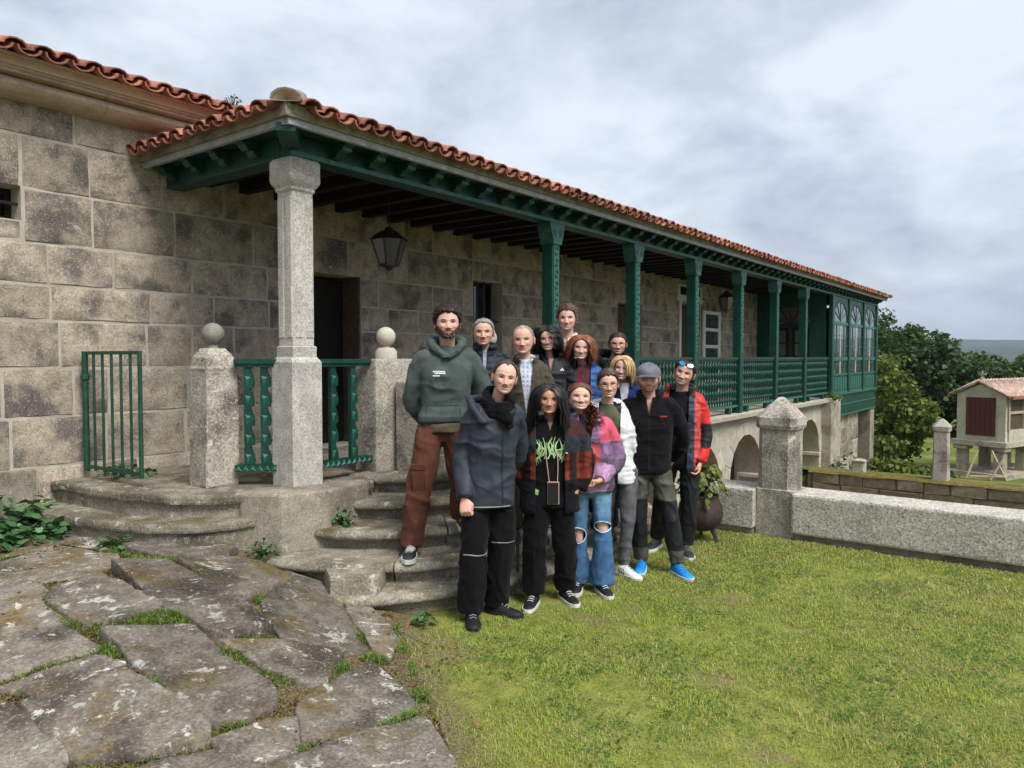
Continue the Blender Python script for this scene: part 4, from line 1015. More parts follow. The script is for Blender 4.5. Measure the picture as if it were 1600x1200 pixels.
Pn = np.vstack([lawn_pts(270000, 1.9, 7.15, .0, 3.3), lawn_pts(16000, 1.0, 7.15, -3, .0), lawn_pts(9000, 6.4, 7.15, 3.2, 4.7)])
n = len(Pn); dcam = np.hypot(Pn[:, 0], Pn[:, 1])
nz = fbm(np.c_[Pn * 1.1, Pn[:, :1] * 0], 12); nz2 = fbm(np.c_[Pn * 5, Pn[:, :1] * 0], 13)
h = np.clip(.016 + .012 * nz + .014 * nz2 + g_.normal(.004, .009, n), .007, .07); w_ = (.0008 + .00030 * dcam) * g_.uniform(.7, 1.3, n)
ca, cb, cs = np.array([.175, .285, .045]), np.array([.375, .45, .085]), np.array([.52, .45, .19])
m = np.clip(.5 + .8 * nz2 + .5 * fbm(np.c_[Pn * 13, Pn[:, :1] * 0], 15) + g_.normal(0, .2, n), 0, 1)[:, None]; C = ca * (1 - m) + cb * m
st_ = (g_.random(n) < np.clip(.30 + .30 * nz - .25 * nz2, .06, .7))[:, None]; C = np.where(st_, cs * g_.uniform(.6, 1.15, (n, 1)), C)
Z = zp(Pn[:, 0], Pn[:, 1]) + .012 * fbm(np.c_[Pn * 1.3, Pn[:, :1] * 0], 3) + .006 * fbm(np.c_[Pn * 7, Pn[:, :1] * 0], 9) - .004
V, F, CC = tris_blades(np.c_[Pn, Z], h, w_, g_.uniform(.2, 1.3, n), g_.uniform(0, 6.28, n), C)
tag(put('lawn_grass', mesh_np('lawn_grass', V, F, M('grass_blade'), colors=CC)), 'short patchy green lawn grass in front of the steps', 'grass', kind='stuff')
# clover and small weeds in the lawn
Pc = lawn_pts(14000, 1.9, 7.1, .0, 3.2); k = fbm(np.c_[Pc * 2.6, Pc[:, :1] * 0], 55) > .16; Pc = Pc[k]; n = len(Pc)
Zc = zp(Pc[:, 0], Pc[:, 1]) + g_.uniform(.012, .028, n); a = g_.uniform(0, 6.28, n); r_ = g_.uniform(.006, .013, n)
o4 = np.array([[1, 0], [0, .7], [-1, 0], [0, -.7]]); ca_, sa_ = np.cos(a)[:, None], np.sin(a)[:, None]
dx = (o4[:, 0] * ca_ - o4[:, 1] * sa_) * r_[:, None]; dy = (o4[:, 0] * sa_ + o4[:, 1] * ca_) * r_[:, None]
V = np.stack([Pc[:, :1] + dx, Pc[:, 1:] + dy, Zc[:, None] + g_.uniform(-.005, .005, (n, 4))], -1).reshape(-1, 3)
tag(put('lawn_clover', mesh_np('lawn_clover', V, np.arange(n * 4).reshape(-1, 4), M('grass_blade'), colors=np.repeat(np.array([[.045, .12, .028]]) * g_.uniform(.7, 1.7, (n, 1)), 4, 0))), 'dark green clover leaves scattered through the lawn', 'clover', kind='stuff')
# grass and moss in the joints of the paving
Pj = np.c_[g_.uniform(.2, 3.6, 380000), g_.uniform(1.0, 5.9, 380000)]
s_ = pave_s(Pj[:, 0], Pj[:, 1]); Pj = Pj[(s_ > -.05) & ~((Pj[:, 0] > 2.9) & (Pj[:, 1] > 4.6)) & ~in_ell(Pj, 2.58, 1.93)]
k = np.zeros(len(Pj), bool)
for pl_ in SLABS:
    c0 = np.mean(pl_, 0); k |= inpoly(Pj, [tuple(c0 + (np.array(q) - c0) * 1.035) for q in pl_])
Pj = Pj[~k]
tone = fbm(np.c_[Pj * 2.6, Pj[:, :1] * 0], 91); tu = fbm(np.c_[Pj * 7, Pj[:, :1] * 0], 92)
k = (tu > .06) & (g_.random(len(Pj)) < .8); Pg = Pj[k]; tug = tu[k]; n = len(Pg)
h = np.clip(.012 + .055 * np.clip(tug, 0, 1) + g_.normal(0, .008, n), .006, .075)
C = np.where((g_.random(n) < .8)[:, None], np.array([.115, .20, .032]), np.array([.26, .25, .09])) * g_.uniform(.6, 1.5, (n, 1))
V, F, CC = tris_blades(np.c_[Pg, zp(Pg[:, 0], Pg[:, 1]) + .002], h, g_.uniform(.0018, .0034, n), g_.uniform(.3, 1.5, n), g_.uniform(0, 6.28, n), C)
tag(put('joint_grass', mesh_np('joint_grass', V, F, M('grass_blade'), colors=CC)), 'tufts of grass growing between the paving slabs', 'grass', kind='stuff')
Pm = Pj[g_.random(len(Pj)) < .55]; n = len(Pm)
C = np.where((fbm(np.c_[Pm * 4, Pm[:, :1] * 0], 93) > 0)[:, None], np.array([.13, .125, .022]), np.array([.15, .10, .04])) * g_.uniform(.5, 1.4, (n, 1))
V, F, CC = tris_blades(np.c_[Pm, zp(Pm[:, 0], Pm[:, 1]) - .002], g_.uniform(.006, .018, n), g_.uniform(.003, .006, n), g_.uniform(.2, 1.0, n), g_.uniform(0, 6.28, n), C)
tag(put('joint_moss', mesh_np('joint_moss', V, F, M('grass_blade'), colors=CC)), 'brown-green moss lining the joints of the paving', 'moss', kind='stuff')

LEAF6 = np.array([[0, 0], [.32, .28], [.42, .6], [0, 1], [-.42, .6], [-.32, .28]])
ROUND = np.array([[0, .05], [.4, .0], [.52, .45], [.25, .88], [-.25, .88], [-.52, .45], [-.4, .0]])
def leaves(P, D, U, size, shape, tone):
    """P base points, D leaf axis, U approximate up normal"""
    n = len(P); D = D / (np.linalg.norm(D, axis=1, keepdims=True) + 1e-9); S = np.cross(D, U); S /= np.linalg.norm(S, axis=1, keepdims=True) + 1e-9; Nn = np.cross(S, D)
    sz = size[:, None]; V = []
    for q in shape: V.append(P + (S * q[0] + D * q[1]) * sz + Nn * (abs(q[0]) * .35 - .25 * q[1] ** 2) * sz)
    m_ = len(shape); V = np.stack(V, 1).reshape(-1, 3); F = np.arange(n * m_).reshape(-1, m_)
    return V, F, np.repeat(np.stack([tone] * 3, 1), m_, 0)
def rdir(n): d = g_.normal(0, 1, (n, 3)); return d / np.linalg.norm(d, axis=1, keepdims=True)
def tree(loc, blobs, nl, size, mat, label, group, trunk=.12, cat='tree', name='tree', clump=9):
    root = empty(name, loc, label, cat, group); L0 = np.array(loc); top = max(b[0][2] + b[1][2] * .5 for b in blobs)
    tb = MB(); tb.tube([L0 + np.array([0, 0, -.2]), L0 + np.array([.05, 0, top * .35]), L0 + np.array([0, .1, top * .8])], [trunk, trunk * .8, trunk * .3], 7)
    for b in blobs:
        c0 = L0 + np.array(b[0]); tb.tube([L0 + np.array([0, 0, max(.15, b[0][2] * .45)]), (L0 + c0) / 2 + np.array([0, 0, b[0][2] * .3]), c0], [trunk * .5, trunk * .35, trunk * .12], 5)
    tb.build('trunk', M('bark'), root, smooth=True)
    Ps, Ts = [], []; vol = np.array([np.prod(b[1]) for b in blobs]) ** .75; vol = vol / vol.sum()
    for b, v in zip(blobs, vol):
        nc = max(6, int(clump * 12 * v * len(blobs) ** .5)); cen = rdir(nc) * (g_.random((nc, 1)) ** .25) * .95 * np.array(b[1]) + np.array(b[0]) + L0
        ct_ = g_.uniform(.0, 1.0, nc); k = int(nl * v); ii = g_.integers(0, nc, k); spread = np.array(b[1]).mean() * .27
        Ps.append(cen[ii] + rdir(k) * (g_.random((k, 1)) ** .45) * spread); Ts.append(np.clip(ct_[ii] + g_.normal(0, .18, k), 0, 1))
    P = np.vstack(Ps); T = np.concatenate(Ts); k = P[:, 2] > L0[2] + .05; P, T = P[k], T[k]; n = len(P)
    D = rdir(n); D[:, 2] -= .25; V, F, CC = leaves(P, D, rdir(n) + np.array([0, 0, 1.2]), size * g_.uniform(.6, 1.4, n), LEAF6, T)
    me = mesh_np('crown', V - L0, F, M(mat), smooth=False, colors=CC); put('crown', me, root, loc)
    return root
def gzz(x, y): return float(gz(np.array([x]), np.array([y]))[0])
def tl(x, y): return (x, y, gzz(x, y))
GT = 'trees beyond the garden'
tree(tl(32.8, 5.9), [((0, .1, 3.1), (.9, 1.0, 1.3)), ((.3, -.7, 1.9), (1.0, 1.0, 1.0)), ((-.2, -.1, .9), (1.0, 1.3, .9)), ((-.3, .6, 1.5), (.8, .8, 1.1))], 4600, .17, 'leaf_light', 'yellow-green leafy tree beside the glazed gallery end', GT)
tree(tl(48, 7.6), [((0, 1.8, 4.2), (2.6, 2.6, 2.2)), ((0, -1.2, 3.4), (2.4, 2.2, 2.2)), ((0, .5, 1.8), (3, 3.2, 1.8)), ((.4, -2.8, 2.2), (2.2, 2.0, 2.0))], 15000, .24, 'leaf_dark', 'big dense dark green evergreen tree behind the garden lawn', GT, .3)
tree(tl(58, 11.5), [((0, 0, 5.4), (3, 3, 2.2)), ((0, -2.6, 4.4), (2.6, 2.6, 2.2)), ((0, 1, 2.4), (3.4, 4, 2.4))], 11000, .28, 'leaf_mid', 'tall green tree rising over the dark evergreen', GT, .3)
tree(tl(50, 3.6), [((0, .6, 2.6), (2.2, 2.2, 1.6)), ((0, -1.2, 1.7), (2.4, 2.4, 1.5))], 9000, .24, 'leaf_dark', 'lower dark green tree right behind the granary roof', GT, .22)
tree(tl(56, 1.2), [((0, 0, 3.0), (2.2, 2.6, 1.6)), ((0, -2, 2.2), (2.6, 2.6, 1.8))], 9000, .26, 'leaf_mid', 'mid green tree with ragged crown beyond the granary', GT, .22)
tree(tl(44, -.6), [((0, 0, 3.9), (1.7, 2.0, .8)), ((.4, -1.7, 3.4), (2, 2, 1.3)), ((.2, .6, 2.8), (2, 2, 1.2)), ((0, -.6, 1.6), (2.2, 2.6, 1.5))], 7600, .23, 'leaf_light', 'bright feathery green tree above the granary ridge', GT, .18)
tree(tl(46, -4.4), [((0, 0, 3.7), (2.2, 2.2, 1.8)), ((0, -2, 2.2), (2.4, 2.4, 1.8))], 7000, .25, 'leaf_mid', 'mid green tree standing past the far end of the granary', GT, .2)
for i, (x, y, hh) in enumerate(((88, 8, 4.6), (96, 4, 4.0), (92, 0, 4.8), (100, -5, 4.2), (110, 14, 5))):
    tree(tl(x, y), [((0, 0, hh * .75), (3, 3.2, hh * .3)), ((0, 1, hh * .4), (3.6, 4, hh * .4))], 3600, .42, 'leaf_dark' if i % 2 else 'leaf_mid', 'distant tree of the wood line below the blue hills', 'distant trees of the wood line', .25)
# garden shrubs by the gallery pier
for (x, y, rr_, m_, lab) in ((25.2, 3.5, .55, 'leaf_mid', 'grey-green bushy shrub growing beside the gallery pier'), (22.0, 4.0, .5, 'leaf_light', 'light green tuft of weeds under the gallery')):
    tree((x, y, gzz(x, y)), [((0, 0, rr_ * .7), (rr_ * 1.3, rr_ * 1.3, rr_ * .7)), ((.3, -.5, rr_ * .5), (rr_, rr_, rr_ * .6))], 1600, .12, m_, lab, None, .03, 'shrub', 'shrub')
# leafy plants by the wall
def plant(loc, n, rad, ht, size, shape, mat, label, group=None, name='leafy_plant', up=.6):
    root = empty(name, loc, label, 'plant', group); L0 = np.array(loc)
    a = g_.uniform(0, 6.28, n); rr_ = rad * np.sqrt(g_.random(n)); hh = ht * g_.uniform(.25, 1, n) * (1 - .5 * (rr_ / rad) ** 2)
    P = L0 + np.stack([rr_ * np.cos(a), rr_ * np.sin(a), hh], 1)
    D = np.stack([np.cos(a), np.sin(a), g_.uniform(-.5, .25, n)], 1) + g_.normal(0, .35, (n, 3)); V, F, CC = leaves(P, D, np.tile([[0, 0, 1.]], (n, 1)) + g_.normal(0, .25, (n, 3)), size * g_.uniform(.6, 1.25, n), shape, g_.random(n))
    put('foliage', mesh_np('foliage', V - L0, F, M(mat), smooth=False, colors=CC), root, loc)
    sm_ = MB()
    for i in range(0, n, max(1, n // 26)): sm_.tube([L0 + np.array([.2 * (P[i, 0] - L0[0]), .2 * (P[i, 1] - L0[1]), 0]), (P[i] + L0) / 2 + np.array([0, 0, .02]), P[i]], .003, 4, False)
    so = sm_.build('stems', M('leaf_mid'), root); so['kind'] = 'stuff'; return root
GP = 'leafy plants at the foot of the wall'
for (x, y, n, rd, ht, sz, sh_), lab_ in zip(((1.95, 6.35, 150, .34, .34, .075, ROUND), (1.55, 6.45, 170, .36, .42, .07, LEAF6), (2.15, 6.0, 90, .22, .16, .075, ROUND), (1.75, 5.95, 110, .26, .18, .075, ROUND), (1.1, 6.4, 130, .36, .40, .075, LEAF6), (2.3, 6.5, 60, .16, .26, .06, ROUND)), ('tall round-leaved green plant between the wall and the lower side step', 'pointed-leaved dark green plant against the footing stones of the wall', 'small round-leaved plant touching the end of the lower side step', 'low round-leaved plant spreading over the paving edge', 'pointed-leaved green plant furthest along the wall from the gate', 'small round-leaved plant rising beside the gate post at the wall')):
    plant((x, y, float(zp(x, y))), n, rd, ht, sz, sh_, 'leaf_ivy', lab_, GP)
plant((2.42, 5.35, .40), 26, .11, .10, .07, LEAF6, 'leaf_ivy', 'small bright weed growing before the lower side step', None, 'weed')
plant((3.74, 4.50, .40), 70, .09, .20, .035, ROUND, 'leaf_ivy', 'small bushy weed in the corner between column plinth and steps', None, 'weed')
plant((3.42, 3.32, .03), 18, .07, .07, .05, ROUND, 'leaf_ivy', 'low round-leaved weed at the foot of the bottom step', None, 'weed')
plant((3.02, 6.45, .73), 60, .22, .10, .05, ROUND, 'leaf_ivy', 'low weeds growing behind the iron gate', None, 'weed')
plant((3.14, 4.66, float(zp(3.14, 4.66))), 60, .10, .16, .03, ROUND, 'leaf_ivy', 'dark creeping weed on the lichened column plinth', None, 'weed')
plant((18.9, 4.6, .70), 60, .16, .26, .07, LEAF6, 'leaf_light', 'dry weed sprouting from the arcade buttress top', None, 'weed')
plant((19.1, 4.3, -1.0), 120, .5, .5, .10, LEAF6, 'leaf_mid', 'grass tuft growing against the buttress below the gallery', None, 'weed')
plant((4.42, 7.0, 4.27), 34, .10, .24, .035, LEAF6, 'leaf_mid', 'leafy sprig standing in for treetops beyond the porch roof', None, 'treetop_sprig')  # small plant added in place of treetops beyond the roof
plant((3.20, 7.0, 4.27), 14, .05, .10, .03, LEAF6, 'leaf_mid', 'tiny sprig standing in for a treetop beyond the main roof', None, 'treetop_sprig')  # likewise added for a treetop behind the roof
# plant in the cauldron: hanging light leaves
root = empty('potted_plant', (6.72, 2.84, .38), 'pale green drooping plant growing in the iron cauldron', 'plant'); L0 = np.array([6.72, 2.84, .38])
n = 320; a = g_.uniform(0, 6.28, n); t_ = g_.random(n); rr_ = .03 + .20 * t_; P = L0 + np.stack([rr_ * np.cos(a), rr_ * np.sin(a), .10 + .22 * np.sin(t_ * 2.9) - .12 * t_ ** 2 + g_.normal(0, .03, n)], 1)
D = np.stack([np.cos(a), np.sin(a), -.8 * t_ - .1], 1) + g_.normal(0, .3, (n, 3)); V, F, CC = leaves(P, D, np.tile([[0, 0, 1.]], (n, 1)) + g_.normal(0, .3, (n, 3)), .06 * g_.uniform(.6, 1.3, n), LEAF6, np.clip(g_.normal(.6, .3, n), 0, 1))
put('foliage', mesh_np('foliage', V - L0, F, M('leaf_light'), smooth=False, colors=CC), root, (6.72, 2.84, .38))
sm_ = MB()
for k in range(9): a_ = k * .7; sm_.tube([L0, L0 + np.array([.06 * math.cos(a_), .06 * math.sin(a_), .16]), L0 + np.array([.16 * math.cos(a_), .16 * math.sin(a_), .20]), L0 + np.array([.22 * math.cos(a_), .22 * math.sin(a_), .08])], .004, 4)
so = sm_.build('stems', M('leaf_mid'), root); so['kind'] = 'stuff'
# dead leaves on the ground
n = 430; P = np.c_[g_.uniform(1.0, 3.6, n), g_.uniform(2.2, 6.5, n)]; P[:260] = np.c_[g_.normal(2.0, .35, 260), g_.normal(6.05, .3, 260)]; P[260:330] = np.c_[g_.normal(3.25, .18, 70), g_.normal(3.25, .25, 70)]
Z = zp(P[:, 0], P[:, 1]) + .03; k = (P[:, 1] < 6.6) & ~in_ell(P, 2.58, 1.93); P, Z = P[k], Z[k]; n = len(P); D = rdir(n); D[:, 2] *= .3
V, F, CC = leaves(np.c_[P, Z], D, np.tile([[0, 0, 1.]], (n, 1)) + g_.normal(0, .4, (n, 3)), g_.uniform(.010, .032, n), LEAF6, g_.random(n))
tag(put('fallen_leaves', mesh_np('fallen_leaves', V, F, M('dead_leaf'), smooth=False, colors=CC)), 'brown fallen leaves strewn over the old paving', 'leaves', kind='stuff')
# haze
t = NT('haze_air'); v_ = t.n('ShaderNodeVolumePrincipled', Color=(.70, .82, 1, 1), Density=.00019); v_.inputs['Anisotropy'].default_value = .2
t.t.links.new(v_.outputs[0], t.out.inputs['Volume'])
tag(MB().box(-7500, 7500, -7500, 7500, -60, 330).build('haze', M('haze_air')), 'thin bluish air over the valley and hills', 'haze', kind='stuff')
# ================================================================== people
from mathutils.bvhtree import BVHTree
def fabric(name, rough=.92, spec=.10, weave=420, bump=.25, sheen=.04, var=.2, wrk=.22):
    t = NT(name); c = t.n('ShaderNodeAttribute', attribute_name='Col').outputs['Color']
    tco = t.n('ShaderNodeTexCoord').outputs['Object']
    n1 = t.noise(13, tco, 5, .65); n2 = t.noise(weave, tco, 2, .6)
    v = t.n('ShaderNodeCombineColor'); k = t.ramp(n1, .3, .7, 1 - var, 1 + var); [t.t.links.new(k, i) for i in v.inputs[:3]]
    c = t.mix(1., c, v.outputs[0], 'MULTIPLY')
    wr = t.n('ShaderNodeTexNoise', Scale=6.5, Detail=3.0, Roughness=.5, Distortion=.6); wr.noise_type = 'RIDGED_MULTIFRACTAL'; t.t.links.new(tco, wr.inputs['Vector'])
    nb = t.bump(n2, bump, .002); nb = t.bump(t.noise(30, tco, 4, .6), bump, .006, nb); nb = t.bump(wr.outputs['Fac'], wrk, .03, nb)
    t.bsdf(c, rough, nb, spec, Sheen_Weight=sheen, Sheen_Roughness=.5); return t.m
fabric('cloth'); fabric('denim', var=.3, weave=600); fabric('nylon', .6, .28, 200, .15, .02); fabric('knit', .95, .08, 180, .9, .05)
t = NT('skin'); c = t.n('ShaderNodeAttribute', attribute_name='Col').outputs['Color']; tco = t.n('ShaderNodeTexCoord').outputs['Object']
n1 = t.noise(70, tco, 4, .6); c = t.mix(t.ramp(n1, .35, .7, 0, .22), c, (.50, .20, .14))
t.bsdf(c, .52, t.bump(t.noise(260, tco, 2), .12, .002), .35, Subsurface_Weight=.12, Subsurface_Radius=(.012, .005, .003), Subsurface_Scale=.6)
t = NT('hair'); c = t.n('ShaderNodeAttribute', attribute_name='Col').outputs['Color']; t.bsdf(c, .42, None, .4)
t = NT('shoe_leather'); c = t.n('ShaderNodeAttribute', attribute_name='Col').outputs['Color']; t.bsdf(c, .6, t.bump(t.noise(300, None, 2), .2, .002), .3)
paint('rubber', (.60, .60, .56), .7, .12, .2); paint('rubber_dark', (.02, .02, .022), .7, .2, .2)
paint('frame_black', (.012, .012, .014), .3, .1, .5); paint('lens_blue', (.02, .22, .55), .08, .3, .8, scale=40)
paint('print_white', (.72, .74, .72), .8, .05); paint('print_green', (.42, .62, .30), .8, .3, scale=60); paint('print_red', (.55, .03, .04), .8, .1)
paint('gold', (.55, .42, .20), .3, .1, .6); paint('phone_black', (.015, .015, .018), .15, .1, .6); paint('strap_pink', (.62, .42, .36), .6, .1)
paint('zip_metal', (.40, .40, .40), .35, .1, .6)

def se_ring(cx, cy, z, rx, ry, n=22, e=2.4, ryb=None, tilt=0):
    out = []
    for j in range(n):
        a = 2 * math.pi * j / n; c, s = math.cos(a), math.sin(a)
        x = rx * math.copysign(abs(c) ** (2 / e), c); y = (ry if s < 0 or ryb is None else ryb) * math.copysign(abs(s) ** (2 / e), s)
        out.append((cx + x, cy + y, z + tilt * x))
    return out
def catmull(P, n):
    P = [Vector(p) for p in P]; P = [P[0] * 2 - P[1]] + P + [P[-1] * 2 - P[-2]]; m = len(P) - 3; out = []
    for k in range(n):
        t_ = m * k / (n - 1); i = min(int(t_), m - 1); u = t_ - i; a, b, c, d = P[i:i + 4]
        out.append(.5 * ((2 * b) + (c - a) * u + (2 * a - 5 * b + 4 * c - d) * u * u + (3 * b - a - 3 * c + d) * u ** 3))
    return out
def limb(mb, pts, rad, n=12, seg=14):
    P = catmull(pts, seg); rr_ = np.interp(np.linspace(0, 1, seg), np.linspace(0, 1, len(rad)), rad)
    mb.tube(P, list(rr_), n)
DG = bpy.context.evaluated_depsgraph_get
def remesh(mb, vox, sm=4, name='m'):
    me = mb.mesh('tmp'); ob = bpy.data.objects.new('tmp', me); COL.objects.link(ob)
    m = ob.modifiers.new('r', 'REMESH'); m.mode = 'VOXEL'; m.voxel_size = vox; m.use_smooth_shade = True
    if sm: q = ob.modifiers.new('s', 'SMOOTH'); q.factor = .5; q.iterations = sm
    dg = DG(); out = bpy.data.meshes.new_from_object(ob.evaluated_get(dg), depsgraph=dg)
    bpy.data.objects.remove(ob); bpy.data.meshes.remove(me); out.name = name
    out.polygons.foreach_set('use_smooth', [True] * len(out.polygons)); out.materials.clear(); return out
def folds(V, N, amp, seed, fx=6, fz=15, mask=None):
    q = np.stack([V[:, 0] * fx + 1.5 * V[:, 2], V[:, 1] * fx, V[:, 2] * fz], 1)
    q = q + .7 * np.stack([fbm(V * 4, seed + 50, 2)] * 3, 1)
    a = np.clip(1 - np.abs(vnoise(q, seed)) * 2.4, 0, 1) ** 1.4; a2 = np.clip(1 - np.abs(vnoise(q * 1.9 + 7, seed + 3)) * 2.6, 0, 1); b = vnoise(V * 7, seed + 9)
    d = amp * (1.3 * a + .6 * a2 + .7 * b - .6)
    if mask is not None: d = d * mask
    return V + N * d[:, None]

def hexc(h):
    return tuple((((int(h[i:i + 2], 16) / 255 + .055) / 1.055) ** 2.4 if int(h[i:i + 2], 16) > 10 else int(h[i:i + 2], 16) / 255 / 12.92) for i in (0, 2, 4))
SKINS = {'fair': (.68, .43, .345), 'mid': (.59, .36, .27), 'tan': (.46, .26, .175)}

_zn = np.array([-1, -.93, -.82, -.62, -.35, -.05, .22, .48, .68, .83, .93, .985, 1.0])
_W = np.array([.012, .030, .0425, .0555, .066, .0715, .0735, .0715, .063, .049, .033, .016, .0])
_F = np.array([.070, .083, .087, .0875, .088, .090, .0935, .0915, .082, .064, .043, .019, .0])
_B = np.array([-.030, -.012, .012, .047, .078, .095, .101, .100, .089, .068, .046, .020, .0])
def G(a, s): return np.exp(-(a / s) ** 2)
def head_grid(sp):
    nu, nv = 112, 96
    f = np.linspace(-1, 1, nu, endpoint=False); u = np.pi * (np.sign(f) * (.52 * np.abs(f) + .48 * np.abs(f) ** 2.4))
    zn = np.concatenate([np.linspace(-1, .42, 70, endpoint=False), .42 + .58 * np.sin(np.linspace(0, np.pi / 2, 26))])
    def ip(tab):
        x = np.linspace(-1, 1, 161); y = np.interp(x, _zn, tab)
        k = np.array([1, 2, 3, 2, 1]) / 9; yp = np.pad(y, 2, 'edge'); y2 = np.convolve(yp, k, 'valid'); y2[-4:] = y[-4:]
        return np.interp(zn, x, y2)
    W, FD, BD = ip(_W) * sp.get('hw', 1), ip(_F), ip(_B)
    jaw = sp.get('jaw', 1.0); W = W * (1 + (jaw - 1) * sstep(.1, -.7, zn))
    Z = np.where(zn > 0, zn * .120, zn * .114)
    U, Zg = np.meshgrid(u, Z); Wg = np.repeat(W[:, None], nu, 1); Fg = np.repeat(FD[:, None], nu, 1); Bg = np.repeat(BD[:, None], nu, 1)
    c, s = np.cos(U), np.sin(U); e = 2 / 2.25
    X = Wg * np.sign(s) * np.abs(s) ** e
    mid = (Fg - Bg) / 2; rad = (Fg + Bg) / 2      # centre line and half depth
    Yf = -(Fg - np.clip(mid, 0, None)) ; 
    cy = -np.clip(mid, -.03, .045)
    Y = np.where(c > 0, cy - (Fg + cy) * np.abs(c) ** e, cy + (Bg - cy) * np.abs(c) ** e)
    x, z = X, Zg; ax = np.abs(x); fr = sstep(.15, .55, c)
    sm = sp.get('smile', .6)
    h = np.interp(z, [-.054, -.047, -.038, -.022, -.004, .016], [0, .011, .0225, .0145, .0075, .001]) * 1.15 * sp.get('nose', 1)
    D = h * G(x, np.interp(z, [-.045, -.01], [.0145, .0095]))
    D += .0075 * G(ax - .0135, .006) * G(z + .041, .006)
    D -= .0105 * G(ax - .031, .0145) * G(z - .006, .0100)
    D += .0028 * G(z - .022, .009) * G(ax - .024, .022) * (1.0 if not sp.get('fem') else .4)
    D += (.004 + .009 * sm) * G(ax - .041, .015) * G(z + .028, .015)
    zm = -.068 + (sm * 10.) * np.minimum(ax, .030) ** 2
    D += .0045 * G(z - zm - .0065, .0045) * G(x, .024) + .0055 * G(z - zm + .0075, .005) * G(x, .021) - .005 * G(z - zm, .0028) * G(x, .028)
    D -= .003 * G(z + .086, .005) * G(x, .02)
    D += .006 * G(x, .017) * G(z + .101, .011)
    D -= .003 * sm * G(ax - (.030 + .25 * np.clip(-z - .045, 0, .03)), .0045) * (z < -.042) * (z > -.075)
    Y = Y - D * fr
    eye_open = .28 + .6 * sp.get('eye', .5)
    # colour; shade of sockets, nose and smile creases is painted in
    sk = np.array(SKINS[sp.get('skin', 'fair')]) * sp.get('tone', 1.0)
    C = np.ones((nv, nu, 1)) * sk
    def blend(m, col): nonlocal C; m = np.clip(m, 0, 1)[..., None]; C = C * (1 - m) + np.array(col) * m
    red = sk * np.array([1.0, .68, .66])
    blend(.75 * (G(ax - .042, .020) * G(z + .027, .019) + G(x, .011) * G(z + .037, .012)) * fr, red)
    blend(.55 * G(ax - .030, .016) * G(z - .006, .0085) * fr, sk * np.array([.52, .40, .38]))  # eye sockets darkened: their shade is put into the skin colour
    blend(.24 * G(ax - .0145, .005) * sstep(-.05, -.035, z) * sstep(.012, -.01, z) * fr, sk * np.array([.66, .55, .53]))  # painted shading along the sides of the nose
    blend(.5 * G(z + .0525, .004) * G(x, .012) * fr, sk * np.array([.6, .48, .46]))  # painted shade under the nose
    blend(.45 * G(ax - (.028 + .3 * np.clip(-z - .045, 0, .03)), .004) * (z < -.04) * (z > -.078) * fr * (.4 + sm), sk * .6)  # crease shade painted along the smile lines
    hc = np.array(sp.get('hair', (.03, .02, .015)))
    bc = np.array(sp.get('beardcol', hc))
    if sp.get('beard', 0) > 0:
        lo = np.interp(ax, [0, .02, .035, .055, .075], [-.047, -.050, -.055, -.030, .0])
        bm_ = sstep(lo + .004, lo - .010, z) * sstep(-.2, .25, c + .35)
        bm_ = bm_ * (1 - .95 * G(z - zm, .0085) * G(x, .026)) * (1 - .5 * G(ax - .022, .012) * G(z + .06, .012))
        blend(bm_ * sp['beard'], bc)
    if sp.get('mous', 0) > 0:
        blend(sp['mous'] * G(z + .0565, .0055) * (ax < .030) * fr * sstep(.031, .024, ax), bc)
    lip = np.array(sp.get('lip', sk * np.array([.82, .42, .42])))
    mw = .027 + .008 * sm
    blend(.8 * G(z - zm - .0065, .0048) * sstep(mw, mw - .008, ax) * fr + .85 * G(z - zm + .0075, .0055) * sstep(mw, mw - .008, ax) * fr, lip)
    te = sp.get('teeth', 0)
    if te:
        blend(sstep(.0062 * te, .0042 * te, np.abs(z - zm + .0005)) * sstep(mw - .005, mw - .010, ax) * fr, (.74, .71, .65))
        blend(sstep(.0035, .0015, np.abs(np.abs(z - zm + .0005) - .0075 * te)) * .8 * sstep(mw, mw - .005, ax) * fr, (.16, .05, .045))
    else:
        blend(.8 * G(z - zm, .0022) * sstep(mw + .002, mw - .004, ax) * fr, sk * .28)
    blend(.7 * G(ax - .0075, .004) * G(z + .0465, .003) * fr, sk * .22)  # nostril hollows painted as dark spots
    bz = .0215 + .005 * G(ax - .034, .014) - sp.get('frown', 0) * .003 * G(ax - .012, .01)
    blend(sp.get('brow', .85) * sstep(.0064, .0034, np.abs(z - bz) + .05 * np.clip(ax - .04, 0, 1)) * sstep(.012, .017, ax) * sstep(.051, .042, ax) * fr, np.array(sp.get('browcol', hc)) * .9)
    eh = .0020 + .0052 * eye_open; ex = (ax - .031) / .0135; ez = z - .004 - .002 * (ex)
    alm = eh * np.sqrt(np.clip(1 - ex ** 2, 0, 1))
    ins = sstep(.0012, -.0008, np.abs(ez) - alm) * (np.abs(ex) < 1) * fr
    if eye_open > .15:
        blend(ins, (.52, .47, .43)); blend(ins * sstep(.0072, .0056, np.abs(ax - .031)), (.022, .014, .010))
    blend(.97 * sstep(.0042, .0020, np.abs(ez - alm - .0008)) * (np.abs(ex) < 1.1) * fr, (.02, .013, .01))
    blend(.45 * sstep(.003, .001, np.abs(ez + alm + .0008)) * (np.abs(ex) < 1) * fr, sk * .35)
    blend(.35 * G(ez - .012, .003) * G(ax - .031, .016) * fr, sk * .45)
    # hair line
    au = np.abs(U); hl = np.interp(au, *sp.get('line', ([0, .45, .85, 1.25, 1.6, 2.2, 3.15], [.080, .078, .060, .012, -.02, -.055, -.075])))
